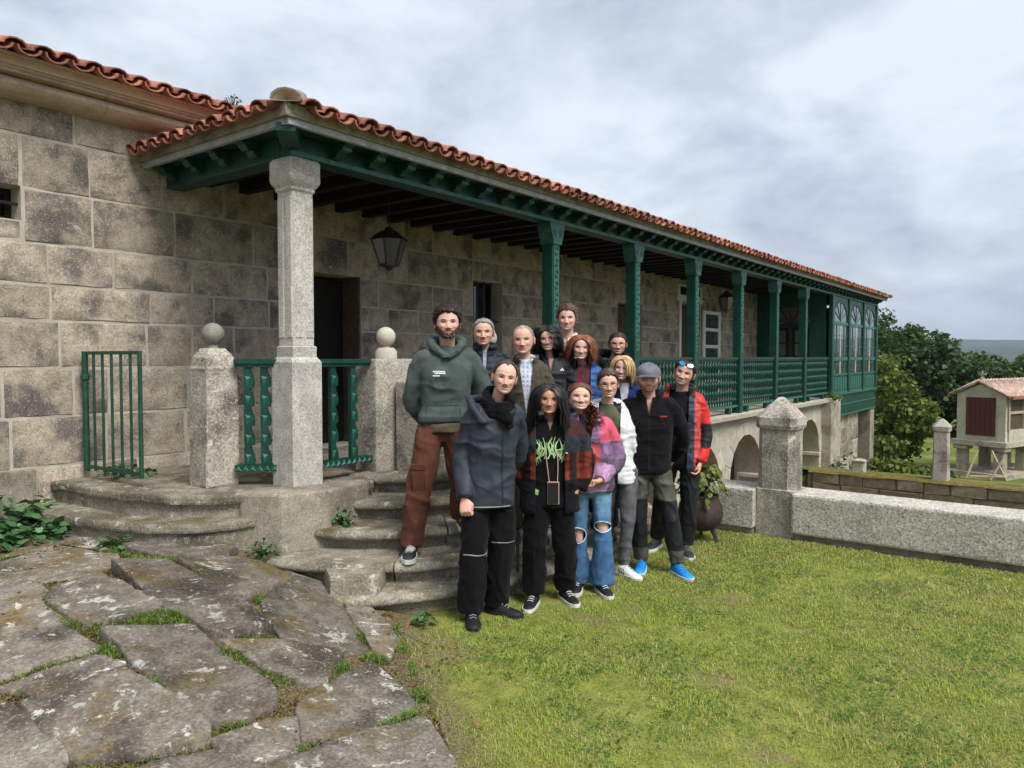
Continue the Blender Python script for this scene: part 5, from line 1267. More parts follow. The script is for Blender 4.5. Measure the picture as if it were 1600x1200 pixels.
    hl = hl + .006 * vnoise(np.stack([U.ravel() * 9, Zg.ravel() * 0, Zg.ravel() * 0], 1), 3).reshape(U.shape)
    hm = sstep(hl - .004, hl + .006, z)
    blend(hm * sp.get('cover', 1.0), hc * .8)
    V = np.stack([X, Y, Zg], -1).reshape(-1, 3)
    I = (np.arange(nv - 1)[:, None] * nu + np.arange(nu)[None]); J = (np.arange(nv - 1)[:, None] * nu + (np.arange(nu)[None] + 1) % nu)
    F = np.stack([I, J, J + nu, I + nu], -1).reshape(-1, 4)
    return V, F, C.reshape(-1, 3), hm.ravel(), nu, nv
def grid_normals(V, nu, nv):
    g = V.reshape(nv, nu, 3); du = np.roll(g, -1, 1) - np.roll(g, 1, 1); dv = np.gradient(g, axis=0)
    n = np.cross(du, dv); n /= np.linalg.norm(n, axis=-1, keepdims=True) + 1e-9; return n.reshape(-1, 3)
def strands(P, N, ln, sp, K=9, seed=0, width=.0035, body=None):
    r = np.random.default_rng(seed); n = len(P)
    st = np.array(sp.get('style', (0, 0, 0)), float); lift = sp.get('lift', .6); grav = sp.get('grav', .25); curl = sp.get('curl', 0); rough_ = sp.get('messy', .15)
    side = np.sign(P[:, :1] + 1e-6 + sp.get('part', 0)); sd = np.zeros((n, 3)); sd[:, 0] = side[:, 0] * sp.get('spread', 0)
    if sp.get('tang'):
        sd = sd * 1.0 + st; sd = sd - N * (sd * N).sum(1, keepdims=True); st = 0
    d = N * lift + st + sd + r.normal(0, rough_, (n, 3)); d /= np.linalg.norm(d, axis=1, keepdims=True)
    L_ = ln * r.uniform(.75, 1.1, n); seg = (L_ / K)[:, None]
    ph = r.uniform(0, 6.28, n); fq = r.uniform(.7, 1.3, n)
    pts = [P.copy()]; p = P.copy(); R0 = np.array([.079, .103, .122]) * sp.get('hsc', 1)
    for k in range(K):
        p = p + d * seg
        q = p / R0; l = np.linalg.norm(q, axis=1, keepdims=True); lim = 1.02
        p = np.where(l < lim, p * (lim / l), p)
        if body is not None:
            for (c, rr_) in body:
                q = (p - c) / rr_; l = np.linalg.norm(q, axis=1, keepdims=True); p = np.where(l < 1, c + (p - c) / np.maximum(l, .2), p)
        pts.append(p.copy())
        d = d + np.array([0, 0, -grav]) + r.normal(0, rough_ * .35, (n, 3)); d /= np.linalg.norm(d, axis=1, keepdims=True)
    Q = np.stack(pts, 1)
    if curl:
        tt = np.linspace(0, 1, K + 1)[None]; w_ = curl * np.minimum(1, tt * 3)
        Q[:, :, 0] += w_ * np.cos(ph[:, None] + sp.get('cfreq', 14) * fq[:, None] * tt * ln / .25); Q[:, :, 1] += w_ * np.sin(ph[:, None] + sp.get('cfreq', 14) * fq[:, None] * tt * ln / .25)
    T = np.gradient(Q, axis=1); out = Q * np.array([1, 1, .3]); out[:, :, 1] -= .0
    B = np.cross(T, out); B /= np.linalg.norm(B, axis=-1, keepdims=True) + 1e-9
    wd = width * np.interp(np.linspace(0, 1, K + 1), [0, .6, 1], [1, .85, .15])[None, :, None]
    V = np.stack([Q - B * wd, Q + B * wd], 2).reshape(-1, 3)
    k1 = (K + 1) * 2; b0 = (np.arange(n) * k1)[:, None] + (np.arange(K) * 2)[None]
    F = np.stack([b0, b0 + 1, b0 + 3, b0 + 2], -1).reshape(-1, 4)
    hc = np.array(sp['hair']); v = r.uniform(.4, 1.9, n)[:, None] * np.ones((1, 3))
    hi = sp.get('hair2'); C = hc * v
    if hi is not None: m = r.uniform(0, 1, (n, 1)); C = C * (1 - m) + np.array(hi) * v * m
    C = np.repeat(C[:, None], k1, 1).reshape(-1, 3)
    return V, F, C

def hand_mesh(curl, seed=0, spread=.15):
    mb = MB()
    mb.rings([se_ring(0, 0, .03, .024, .026, 10), se_ring(0, 0, 0, .021, .027, 10), se_ring(.0, 0, -.03, .017, .038, 10), se_ring(0, 0, -.07, .015, .041, 10), se_ring(0, 0, -.09, .011, .037, 10)])
    for i, (y, l) in enumerate(((-.030, .072), (-.010, .080), (.010, .075), (.029, .060))):
        p = Vector((0, y, -.085)); pts = [Vector((0, y * .9, -.06)), p]; a = -spread * (y / .03) * .0
        ang_ = 0
        for k, (f, cu) in enumerate(((.42, .8), (.32, 1.1), (.26, .7))):
            ang_ += cu * curl * (1 + .08 * i); p = p + Vector((-math.sin(ang_) * l * f, (y / .03) * .002, -math.cos(ang_) * l * f)); pts.append(p)
        mb.tube(pts, [.0095, .0095, .0088, .0082, .0068], 8)
    pts = [Vector((-.004, -.022, -.015)), Vector((-.012, -.045, -.04)), Vector((-.026, -.050 + .012 * curl, -.070)), Vector((-.036, -.040 + .018 * curl, -.090))]
    mb.tube(pts, [.014, .0125, .0105, .008], 8)
    return mb
def frame_to(d, fwd=Vector((0, -1, 0))):
    """rotation taking -Z to d, -Y towards fwd"""
    z = -d.normalized(); y = -(fwd - z * fwd.dot(z)); y = y.normalized() if y.length > 1e-4 else z.orthogonal(); x = y.cross(z)
    return Matrix((x, y, z)).transposed()

def person(name_i, sp):
    H_ = sp['H']; s = H_ / 1.75
    wx, wy, wz = sp['loc']; yaw = math.atan2(-wx, wy) + R(sp.get('yaw', 0))
    root = empty('person', (wx, wy, wz), sp['label'], 'person', 'group of people posing on the steps')
    root.rotation_euler = (0, 0, yaw)
    def child(nm, me, par=root):
        o = bpy.data.objects.new(nm, me); COL.objects.link(o); o.parent = par; return o
    def cmesh(mb, nm, col, mat, par=root, smooth=40, bevel=0):
        me = mb.mesh(nm, mat, smooth=smooth, bevel=bevel); setcol(me, np.tile(np.array(col, float), (len(me.vertices), 1))); return child(nm, me, par)
    ln = sp.get('lean', 0); lny = sp.get('leany', 0)          # sideways shift of the shoulders
    hipz, waz, chz, shz, nkz = .90 * s, 1.06 * s, 1.27 * s, 1.415 * s, 1.455 * s
    hx = sp.get('hipx', 0)
    def ax_(z): t_ = max(0, min(1.1, (z - hipz) / (shz - hipz))); return hx + (ln - hx) * t_, lny * t_
    SW = sp.get('SW', .225); sw = SW - .05; bulk = 0.; gir = sp.get('gir', 1.0)
    # head placement
    hc_ = Vector((ln + sp.get('hdx', 0), lny - .034 + sp.get('hdy', 0), H_ - .110 * sp.get('hs', 1)))
    hs = sp.get('hs', 1.0)
    HR = (Matrix.Rotation(R(sp.get('hyaw', 0)), 3, 'Z') @ Matrix.Rotation(R(sp.get('hroll', 0)), 3, 'Y') @ Matrix.Rotation(R(sp.get('hpitch', 0)), 3, 'X'))
    HM = np.array(HR) @ np.diag([1.075 * sp.get('fw', 1), 1.0, .915 * sp.get('fl', 1)]) * hs
    def toh(V): return V @ HM.T + np.array(hc_)
    # joints
    sho = {k: Vector((ln + k * (SW - .068), lny + sp.get('shy', 0) * k, shz - .03 * s + k * sp.get('shtilt', 0))) for k in (-1, 1)}
    arm = {}
    for k, key in ((-1, 'armL'), (1, 'armR')):
        a = sp.get(key, ((.09, .03, -.27), (.10, -.04, -.52)))
        arm[k] = [sho[k], sho[k] + Vector((k * a[0][0], a[0][1], a[0][2])) * s, sho[k] + Vector((k * a[1][0], a[1][1], a[1][2])) * s]
    foot = {-1: Vector(sp.get('footL', (-.11, 0, 0))), 1: Vector(sp.get('footR', (.11, 0, 0)))}
    leg = {}
    for k in (-1, 1):
        hp_ = Vector((hx + k * .085 * s, 0, hipz - .02)); an = foot[k] + Vector((0, .03, .085))
        kn = (hp_ + an) / 2 + Vector((k * .01, -.035 - sp.get('bend', {}).get(k, 0), .01)); leg[k] = [hp_, kn, an]
    # ---------------- body (skin)
    mb = MB()
    mb.rings([se_ring(*ax_(z), z, rx * gir * s, ry * gir * s, 16) for z, rx, ry in ((hipz - .06, .10, .075), (hipz, .12, .08), (waz, .10, .075), (chz, .115, .085), (shz - .05 * s, .11, .065), (nkz, .055, .05))])
    for k in (-1, 1):
        limb(mb, arm[k], [.045 * s, .040 * s, .034 * s, .026 * s], 8, 10); limb(mb, leg[k], [.075 * s, .058 * s, .05 * s, .036 * s], 8, 10)
        mb.tube([leg[k][2], foot[k] + Vector((0, -.01, .03))], [.036 * s, .03], 8)
    bod = remesh(mb, .016, 2, 'body')
    bV = getco(bod); bF = [list(p.vertices) for p in bod.polygons]; skc = np.array(SKINS[sp.get('skin', 'fair')]) * sp.get('tone', 1)
    hV, hF, hC, hm, nu, nv = head_grid(sp); hN = grid_normals(hV, nu, nv)
    # neck
    nk = MB(); b0 = Vector((ln, lny + .028, nkz - .08 * s)); c0 = Vector(toh(np.array([[0, .040, -.05]]))[0])
    nr = .049 * s * sp.get('nk', .84 if sp.get('fem') else 1)
    limb(nk, [b0, b0.lerp(c0, .5) + Vector((0, .006, 0)), c0], [nr * 1.25, nr * 1.02, nr * .98], 16, 8)
    ears = MB()
    for k in (-1, 1):
        rr_ = []
        for zz_, w_, dpt in ((-.032, .004, .004), (-.027, .010, .007), (-.010, .013, .009), (.008, .0175, .010), (.022, .017, .009), (.030, .010, .006), (.033, .003, .003)):
            rr_.append([(k * (.0735 * sp.get('hw', 1) + .004 + dpt * math.cos(t_) + .25 * (w_ * math.sin(t_) + .006)), .012 + w_ * math.sin(t_) - .1 * zz_, zz_ - .004) for t_ in np.linspace(0, 2 * math.pi, 8, endpoint=False)])
        ears.rings(rr_)
    eV = np.array(ears.v); nV = np.array(nk.v)
    hands = []
    for k, key in ((-1, 'handL'), (1, 'handR')):
        hm_ = remesh(hand_mesh(sp.get(key, .5)), .0048, 2); v = getco(hm_); v[:, 0] *= -k * -1 if False else k
        f = [list(p.vertices) for p in hm_.polygons]
        if k < 0: f = [q[::-1] for q in f]
        d = (arm[k][2] - arm[k][1]); d = Vector(sp.get(key + 'dir', d)); fw = Vector(sp.get(key + 'fwd', (0, -1, 0)))
        v = v * 1.0 * s @ np.array(frame_to(d, fw)).T + np.array(arm[k][2] + d.normalized() * .012); hands.append((v, f)); bpy.data.meshes.remove(hm_)
    allV = [bV, toh(hV), nV, toh(eV)] + [h[0] for h in hands]; allF = []; o_ = 0
    for V_, F_ in zip(allV, [bF, hF.tolist(), nk.f, ears.f] + [h[1] for h in hands]):
        allF += [[i + o_ for i in f] for f in F_]; o_ += len(V_)
    AV = np.vstack(allV); AC = np.tile(skc, (len(AV), 1)); AC[len(bV):len(bV) + len(hV)] = hC
    q0 = len(bV) + len(hV) + len(nV); AC[q0:q0 + len(eV)] = skc * np.array([.95, .74, .70])
    for h in hands: pass
    nh = len(bV) + len(hV); AC[nh:nh + len(nV)] = skc * np.array([.93, .86, .84])  # neck tinted darker: shade below the chin put into skin colour
    AC[q0 + len(eV):] = skc * np.array([1, .86, .82])
    me = bpy.data.meshes.new('body'); me.from_pydata(AV.tolist(), [], allF); me.polygons.foreach_set('use_smooth', [True] * len(me.polygons)); setcol(me, AC); me.materials.append(M('skin'))
    body = child('body', me); bpy.data.meshes.remove(bod)
    # ---------------- hair
    hsp = sp.get('hairsp')
    if hsp:
        hsp = dict(hsp); hsp['hair'] = sp['hair']
        th = hsp.get('th', .012); r_ = np.random.default_rng(name_i)
        keep = hm > .5
        edge = np.clip((hm - .5) * 2, 0, 1)
        top = sstep(.0, .11, hV[:, 2]); tk = th * (.35 + .65 * top) * hsp.get('side', 1) ** (1 - top)
        SV = hV + hN * ((tk * (.75 + .45 * fbm(hV * hsp.get('lump', 55), 7, 2)) * edge) + .0015)[:, None]
        F2 = hF[keep[hF].all(1)]; us = np.unique(F2); mp = -np.ones(len(hV), int); mp[us] = np.arange(len(us)); V1 = SV[us]; F1 = mp[F2]
        C1 = np.array(sp['hair']) * (.75 + .5 * r_.random((len(V1), 1)))
        n = hsp.get('n', 900); ids = r_.choice(np.where(hm > (.5 if hsp.get('len', .03) > .08 else .93))[0], n, p=None)
        SVn, SFn, SCn = strands(SV[ids] - hN[ids] * .003, hN[ids], hsp.get('len', .03), hsp, K=hsp.get('K', 6), seed=name_i, width=hsp.get('w', .0035), body=hsp.get('body'))
        PV = [V1, SVn]; PF = [F1, SFn + len(V1)]; PC = [C1, SCn]; oo = len(V1) + len(SVn)
        for ex_ in hsp.get('extra', []):            # further locks: root points, direction
            rp = np.array(ex_['p'])[None] + r_.normal(0, 1, (ex_['n'], 3)) * np.array(ex_['s']); nn = np.tile(np.array(ex_['d'], float), (ex_['n'], 1))
            e2 = dict(hsp); e2.update(ex_); a, b, c = strands(rp, nn, ex_['len'], e2, K=12, seed=name_i + 77, width=ex_.get('w', .004), body=ex_.get('body'))
            PV.append(a); PF.append(b + oo); PC.append(c); oo += len(a)
        hme = mesh_np('hair', toh(np.vstack(PV)), np.vstack(PF), M('hair'), colors=np.vstack(PC)); child('hair', hme)
    bsp = sp.get('beardsp')
    if bsp:
        x, z = hV[:, 0], hV[:, 2]; ax2 = np.abs(x); lo = np.interp(ax2, [0, .02, .035, .055, .075], [-.05, -.053, -.058, -.033, -.003]); zm = -.068
        mk = (z < lo) & (hV[:, 1] < .02) & ~((np.abs(z - zm) < .011) & (ax2 < .024)) & (z > -.113)
        r_ = np.random.default_rng(name_i + 5); ids = r_.choice(np.where(mk)[0], bsp.get('n', 700))
        b2 = dict(hair=sp.get('beardcol', sp['hair']), lift=.5, style=(0, -.1, -.8), grav=.2, messy=.25, hsc=.2)
        a, b, c = strands(hV[ids], hN[ids], bsp.get('len', .012), b2, K=3, seed=3, width=.0022); child('beard', mesh_np('beard', toh(a), b, M('hair'), colors=c))
    # ---------------- garments
    def garment(nm, rings, arms_, mat, col, vox=.0095, amp=.006, fx=6, fz=15, legs=None, post=None, extra=None, sm=5, quilt=None):
        mb = MB()
        if rings: mb.rings([se_ring(*(p if len(p) == 2 else p), z, rx, ry, 24, 2.5) for (p, z, rx, ry) in rings])
        for k, rad, upto in arms_ or []:
            P = arm[k]; 
            if upto < 1: P = [P[0], P[0].lerp(P[1], min(1, upto * 2))] if upto <= .5 else [P[0], P[1], P[1].lerp(P[2], upto * 2 - 1)]
            inn = Vector((ln, lny, shz - .05 * s)).lerp(P[0], .55); limb(mb, [inn] + P, [rad[0] * .8] + [q * .86 for q in rad], 14, 18)
        for k, rad, upto in legs or []:
            P = leg[k]; P = [P[0] + Vector((0, 0, .03))] + P[1:2] + [P[1].lerp(P[2], upto)]; limb(mb, P, rad, 16, 20)
        if extra: extra(mb)
        me = remesh(mb, vox, sm, nm); V = getco(me); N = getno(me)
        V = folds(V, N, amp, name_i * 13 + len(nm), fx, fz)
        if quilt is not None:
            zz_ = V[:, 2] + quilt[2] * V[:, 0]; V = V + N * (quilt[0] * (np.abs(np.sin(np.pi * zz_ / quilt[1])) ** .55 - .5))[:, None]
        if post: V = post(V, N)
        setco(me, V); setcol(me, np.array([col] * len(V)) if not callable(col) else col(V, N)); me.materials.append(M(mat))
        return child(nm, me)
    def torso(hem, w=1.0, d=1.0, add=0., neck=.066, nz=0.0, hemw=None, hemd=None):
        b = add; L2 = []
        for z, rx, ry in ((hem, .70, .112), (hem + .04, .71, .114), (waz, .66, .106), (chz, .74, .122), (shz - .07 * s, .76, .108), (shz - .012 * s, .60, .086), (nkz - .002, .36, .075), (nkz + .03 + nz, neck, neck + .004)):
            if z < hem - .001: continue
            rx_, ry_ = rx * SW * w + b, ry * gir * d + b
            if z >= nkz - .01: rx_, ry_ = (rx * SW if rx > .2 else rx * s) + b * .4, ry * s + b * .4
            if hemw and z < waz - .05: rx_ *= hemw
            if hemd and z < waz - .05: ry_ *= hemd
            L2.append((ax_(z), z, rx_, ry_))
        return sorted(L2, key=lambda q: q[1])
    def collar(mb, h=.05, r0=.075, thick=.013, open_=.35, z0=None, flare=.01, tiltb=.02):
        z0 = nkz + .012 if z0 is None else z0; n = 18
        for j in range(3):
            pts = []
            for t_ in np.linspace(-math.pi / 2 + open_, 1.5 * math.pi - open_, n):
                rr_ = r0 * s + flare * j / 2; pts.append((ln + rr_ * math.cos(t_), lny + .004 + (rr_ + .006) * math.sin(t_), z0 + h * j / 2 + tiltb * math.sin(t_)))
            mb.tube(pts, thick, 8)
    def decal(nm, polys, target, mat, off=.004, sub=None):
        bv = BVHTree.FromPolygons([v.co[:] for v in target.data.vertices], [list(p.vertices) for p in target.data.polygons])
        mb = MB()
        for poly in polys:
            pts = []
            for (x, z) in poly:
                h = bv.ray_cast(Vector((x, -1.5, z)), Vector((0, 1, 0)))[0]
                if h is None: pts = None; break
                pts.append((x, h.y - off, z))
            if pts: mb.add(pts, [tuple(range(len(pts)))])
        if not mb.v: return
        me = mb.mesh(nm, M(mat)); o = child(nm, me, target); return o
    def trousers(col, rad=(.095, .082, .07, .064), upto=.97, mat='cloth', amp=.007, top=None, post=None, flare=None, fz=6, dd=1.0):
        top = waz - .07 if top is None else top
        g = gir * s
        rg = [(ax_(z), z, rx * g, ry * g * dd) for z, rx, ry in ((hipz - .10 * s, .09, .070), (hipz - .04 * s, .138, .100), (hipz + .03 * s, .142, .100), (top, .115, .085))]
        return garment('trousers', rg, None, mat, col, amp=amp, legs=[(k, [q * s for q in rad], upto) for k in (-1, 1)], post=post, fx=8, fz=fz)
    def shoes(col, sole='rubber', toe=None, top=None, ydir=(0, 0), lace=None, stripe=None):
        for k in (-1, 1):
            f = foot[k]; a = R(ydir[0 if k < 0 else 1]); ca, sa = math.cos(a), math.sin(a)
            def tr(q): return (f.x + (q[0] * ca - q[1] * sa) * s, f.y + (q[0] * sa + q[1] * ca) * s, f.z + q[2] * s)
            rr_ = []
            for y, w_, h in ((.085, .012, .055), (.078, .030, .085), (.05, .038, .10), (.005, .040, .105), (-.04, .042, .088), (-.08, .046, .07), (-.12, .048, .058), (-.155, .045, .052), (-.185, .034, .045), (-.2, .016, .036)):
                rr_.append([tr((w_ * math.cos(t_), y, .022 + (h - .022) * (math.sin(t_) ** .75 if math.sin(t_) > 0 else 0))) for t_ in np.linspace(0, math.pi, 9)])
            up = MB().rings(rr_); me = up.mesh('shoe', M('shoe_leather'), smooth=60)
            V = getco(me); C = np.tile(np.array(col, float), (len(V), 1)); lp = np.stack([((V[:, 0] - f.x) * ca + (V[:, 1] - f.y) * sa) / s, (-(V[:, 0] - f.x) * sa + (V[:, 1] - f.y) * ca) / s, (V[:, 2] - f.z) / s], 1)
            if toe is not None: C[lp[:, 1] < -.13] = toe
            if top is not None: C[(lp[:, 2] > .06) & (lp[:, 1] < .0)] = top
            setcol(me, C); so = child('shoe', me)
            outl = [(w_ * 1.08, y) for y, w_ in ((.09, .012), (.082, .032), (.05, .041), (.0, .041), (-.05, .044), (-.1, .049), (-.15, .048), (-.185, .037), (-.208, .015))]
            outl = outl + [(-a_, b_) for a_, b_ in outl[::-1]]
            m2 = MB().rings([[tr((x_, y_, z_)) for x_, y_ in outl] for z_ in (0.0, .012, .030)]); child('sole', m2.mesh('sole', M(sole), smooth=40), so)
            if lace is not None:
                lc = MB()
                for j in range(4):
                    y = -.10 + j * .022; h = .068 + j * .0095; lc.tube([tr((-.022, y, h - .004)), tr((0, y - .003, h + .005)), tr((.022, y, h - .004))], .0032, 5)
                me = lc.mesh('laces', M('shoe_leather')); setcol(me, np.tile(np.array(lace), (len(me.vertices), 1))); child('laces', me, so)
            if stripe is not None:
                for j in range(3):
                    for sx in (-1, 1):
                        y = -.045 + j * .026; w_ = .0435
                        me = MB().add([tr((sx * w_, y, .03)), tr((sx * w_, y + .012, .03)), tr((sx * (w_ - .010), y + .028, .075)), tr((sx * (w_ - .010), y + .016, .075))], [(0, 1, 2, 3)]).mesh('stripe', M('rubber_dark')); child('stripe', me, so)
    def glasses(col='frame_black', rx=.024, rz=.017, zc=.003, thick=.0018, yo=0):
        mb = MB()
        for k in (-1, 1):
            pts = [(k * .032 + rx * math.cos(t_), -.101 + .006 * abs((k * .032 + rx * math.cos(t_)) / .05) ** 2 + yo, zc + rz * math.sin(t_)) for t_ in np.linspace(0, 2 * math.pi, 17)]
            mb.tube(pts, thick, 5)
            mb.tube([(k * .055, -.094 + yo, zc + .006), (k * .074 * sp.get('hw', 1), -.06, zc + .006), (k * .081 * sp.get('hw', 1), .01, zc + .004)], thick, 5)
        mb.tube([(-.009, -.105 + yo, zc + .006), (0, -.109 + yo, zc + .008), (.009, -.105 + yo, zc + .006)], thick, 5)
        mb.v = [tuple(q) for q in toh(np.array(mb.v))]; child('glasses', mb.mesh('glasses', M(col), smooth=60))
    def ring_part(nm, c, rad, th, mat, nrm='x'):
        pts = [(c[0] + (0 if nrm == 'x' else rad * math.cos(t_)), c[1] + (rad * math.cos(t_) if nrm == 'x' else 0), c[2] + rad * math.sin(t_)) for t_ in np.linspace(0, 2 * math.pi, 15)]
        mb = MB().tube(pts, th, 5); mb.v = [tuple(q) for q in toh(np.array(mb.v))]; child(nm, mb.mesh(nm, M(mat), smooth=60))
    def cutfront(ob, lines, thick=.007):
        """open a closed jacket: remove the front wedge between two planes given as (x,z)-(x,z)"""
        me = ob.data; bm = bmesh.new(); bm.from_mesh(me); cl = bm.loops.layers
        nrm = []
        for (x0, z0), (x1, z1), sd in lines:
            d = Vector((x1 - x0, 0, z1 - z0)).normalized(); n_ = Vector((d.z, 0, -d.x)) * sd; nrm.append((Vector((x0, 0, z0)), n_))
            gm = [f for f in bm.faces if f.calc_center_median().y < lny + .02]; ed = {e_ for f in gm for e_ in f.edges}; ve = {v_ for f in gm for v_ in f.verts}
            bmesh.ops.bisect_plane(bm, geom=list(ve) + list(ed) + gm, plane_co=Vector((x0, 0, z0)), plane_no=n_, dist=1e-5)
        dl = []
        for f in bm.faces:
            c_ = f.calc_center_median()
            if c_.y < ax_(c_.z)[1] + .0 and all((c_ - o_).dot(n_) > 0 for o_, n_ in nrm): dl.append(f)
        bmesh.ops.delete(bm, geom=dl, context='FACES'); bm.to_mesh(me); bm.free()
        m = ob.modifiers.new('thick', 'SOLIDIFY'); m.thickness = thick; m.offset = -.6
    ctx = dict(locals()); return ctx
LOC = {1: (4.026, 3.708, 0.30), 2: (4.563, 3.746, 0.45), 3: (4.733, 3.440, 0.30), 4: (5.296, 3.609, 0.45), 5: (5.797, 3.777, 0.45), 6: (5.467, 3.384, 0.30), 7: (6.313, 3.594, 0.30), 8: (5.771, 3.150, 0.15), 9: (5.217, 2.970, 0.00), 10: (5.496, 2.770, 0.00), 11: (6.072, 2.756, 0.00), 12: (3.805, 3.091, 0.00), 13: (4.300, 2.936, 0.00), 14: (4.713, 2.889, 0.00)}
paint('seam_grey', (.035, .045, .042), .9, .1); paint('seam_dark', (.010, .011, .013), .8, .1); paint('seam_blue', (.08, .13, .20), .9, .1)
BODY = [(np.array([0, .03, -.30]), np.array([.13, .105, .14]))]
RECEDE = ([0, .35, .75, 1.1, 1.35, 1.7, 2.3, 3.15], [.098, .108, .104, .065, .02, -.02, -.055, -.07])
THIN = ([0, .35, .75, 1.1, 1.35, 1.7, 2.3, 3.15], [.096, .103, .10, .06, .02, -.02, -.055, -.07])
LONG = ([0, .3, .7, 1.1, 1.4, 1.8, 2.3, 3.15], [.088, .082, .062, .022, -.015, -.04, -.06, -.07])
def C_(h): return np.array(hexc(h))
def std_shoes(c, col=(.02, .02, .022), sole='rubber_dark'): c['shoes'](col, sole)
def sleeves(r, upto=1.0, ks=(-1, 1)): return [(k, r, upto) for k in ks]

# 1 ---- man in green hoodie
c = person(1, dict(fw=1.03, fl=.98, nose=1.0, loc=LOC[1], H=1.805, label='tall bearded man in green-grey hoodie and brown cargo trousers', hair=(.035, .019, .015), skin='fair', SW=0.246, bulk=.035, lean=.03, hdx=.005, hyaw=3, hpitch=-3, beard=.62, beardsp=dict(n=900, len=.012), mous=.4, smile=.55, eye=.05, jaw=1.06, hw=1.03, brow=.95,
    hairsp=dict(th=.036, side=.22, lump=34, len=.020, curl=.005, cfreq=60, n=2600, lift=.6, messy=.35, grav=.1, K=5, w=.0022), hs=1.02,
    armL=((.085, .05, -.28), (.0, .22, -.45)), armR=((.10, .05, -.28), (.0, .22, -.45)), footL=(-.235, -.10, 0), footR=(.15, .16, .15), nk=1.12))
s = c['s']; g = c['garment']; hz = .945
hood = lambda mb: (mb.tube(catmull([(.0, -.115, 1.475 * s - .075), (.075, -.085, 1.475 * s - .015), (.115, .0, 1.475 * s + .035), (.085, .10, 1.475 * s + .05), (0, .135, 1.475 * s + .05), (-.085, .10, 1.475 * s + .05), (-.115, 0, 1.475 * s + .035), (-.075, -.085, 1.475 * s - .015), (0.0, -.115, 1.475 * s - .075)], 26), [.026 + .016 * math.sin(math.pi * i / 25) for i in range(26)], 10))
ho = g('hoodie', c['torso'](hz + .03, w=1.06, d=1.12, hemw=1.04) + [], sleeves([.088, .082, .078, .062]), 'cloth', lambda V, N: np.where((V[:, 2] < hz + .075)[:, None] & (np.abs(V[:, 0]) < .25)[:, None], C_('3c4643'), C_('4b5652')), amp=.011, fx=4, fz=6, post=None)
def hoodc(V, N): return np.tile(C_('48534f'), (len(V), 1))
m_ = MB(); hood(m_); me = remesh(m_, .008, 5, 'hood'); setcol(me, hoodc(getco(me), 0)); me.materials.append(M('cloth'))
V = getco(me) + np.array([.03, 0, 0]); V = folds(V, getno(me), .006, 3); setco(me, V); c['child']('hood', me)
ln_ = []
for row, (z, n, x0) in enumerate(((1.342, 9, -.072), (1.330, 8, -.06), (1.312, 5, -.072))):
    rr_ = random.Random(row); x = x0
    for k in range(n):
        w_ = rr_.uniform(.005, .010); ln_.append([(x, z), (x + w_, z), (x + w_, z + .0085), (x, z + .0085)]); x += w_ + .0022
c['decal']('print', ln_, ho, 'print_white')
pkd = [[(-.12 + .24 * i / 12, 1.10), (-.12 + .24 * (i + 1) / 12, 1.10), (-.12 + .24 * (i + 1) / 12, 1.104), (-.12 + .24 * i / 12, 1.104)] for i in range(12)]
pkd += [[(sx * .12, 1.10 - .02 * i), (sx * .12 + .004, 1.10 - .02 * i), (sx * (.12 + .0035 * (i + 1)) + .004, 1.08 - .02 * i), (sx * (.12 + .0035 * (i + 1)), 1.08 - .02 * i)] for sx in (-1, 1) for i in range(5)]
c['decal']('pocket_seam', pkd, ho, 'seam_grey', .003)
g('undershirt', [(c['ax_'](z), z, .168, .122) for z in (.90, .93, .975)], None, 'cloth', C_('5a5244'), amp=.006)
tr = c['trousers'](C_('5d3a2f'), (.105, .098, .088, .082), 1.02, amp=.010)
pkx = c['leg'][-1][0].lerp(c['leg'][-1][1], .75)
c['cmesh'](MB().box(pkx.x - .075, pkx.x + .02, pkx.y - .112, pkx.y - .09, pkx.z - .12, pkx.z + .055).box(pkx.x - .08, pkx.x + .024, pkx.y - .118, pkx.y - .10, pkx.z + .03, pkx.z + .08), 'cargo_pocket', C_('553429'), M('cloth'), tr, bevel=.008)
c['shoes'](C_('1d1f20'), 'rubber', toe=(.03, .03, .03), top=(.60, .60, .58), ydir=(-4, 8), lace=(.6, .6, .58))

# 2 ---- grey-haired man in navy puffer
c = person(2, dict(fw=1.0, fl=.97, nose=1.25, loc=LOC[2], H=1.60, hs=.99, label='grey-haired smiling man in navy quilted jacket behind the hoodie man', hair=(.22, .21, .20), browcol=(.06, .05, .045), skin='mid', tone=1.08, SW=0.195, bulk=.03, hdx=-.015, smile=.75, eye=.22, beard=.28, beardcol=(.22, .17, .14), lean=0,
    hairsp=dict(th=.016, side=.4, lump=18, len=0.022, n=2400, lift=0.12, style=(0.2, 0.8, 0.1), messy=.12, grav=.1, K=4, w=.0019, tang=1), line=([0, .45, .85, 1.25, 1.6, 2.2, 3.15], [.088, .086, .066, .02, -.02, -.055, -.075])))
s = c['s']; g = c['garment']
g('shirt', c['torso'](.9, add=-.012), None, 'cloth', C_('9aa3b4'), vox=.011)
j = g('quilted_jacket', c['torso'](.80, add=.006, neck=.075), sleeves([.075, .07, .062, .055]), 'nylon', C_('1d2430'), amp=.004, quilt=(.011, .052, 0), extra=lambda mb: c['collar'](mb, .05, .082, .016, .45))
c['cutfront'](j, [((-.028, 1.6), (-.006, 1.05), -1), ((.028, 1.6), (.006, 1.05), 1)])
c['trousers'](C_('23262c')); std_shoes(c)

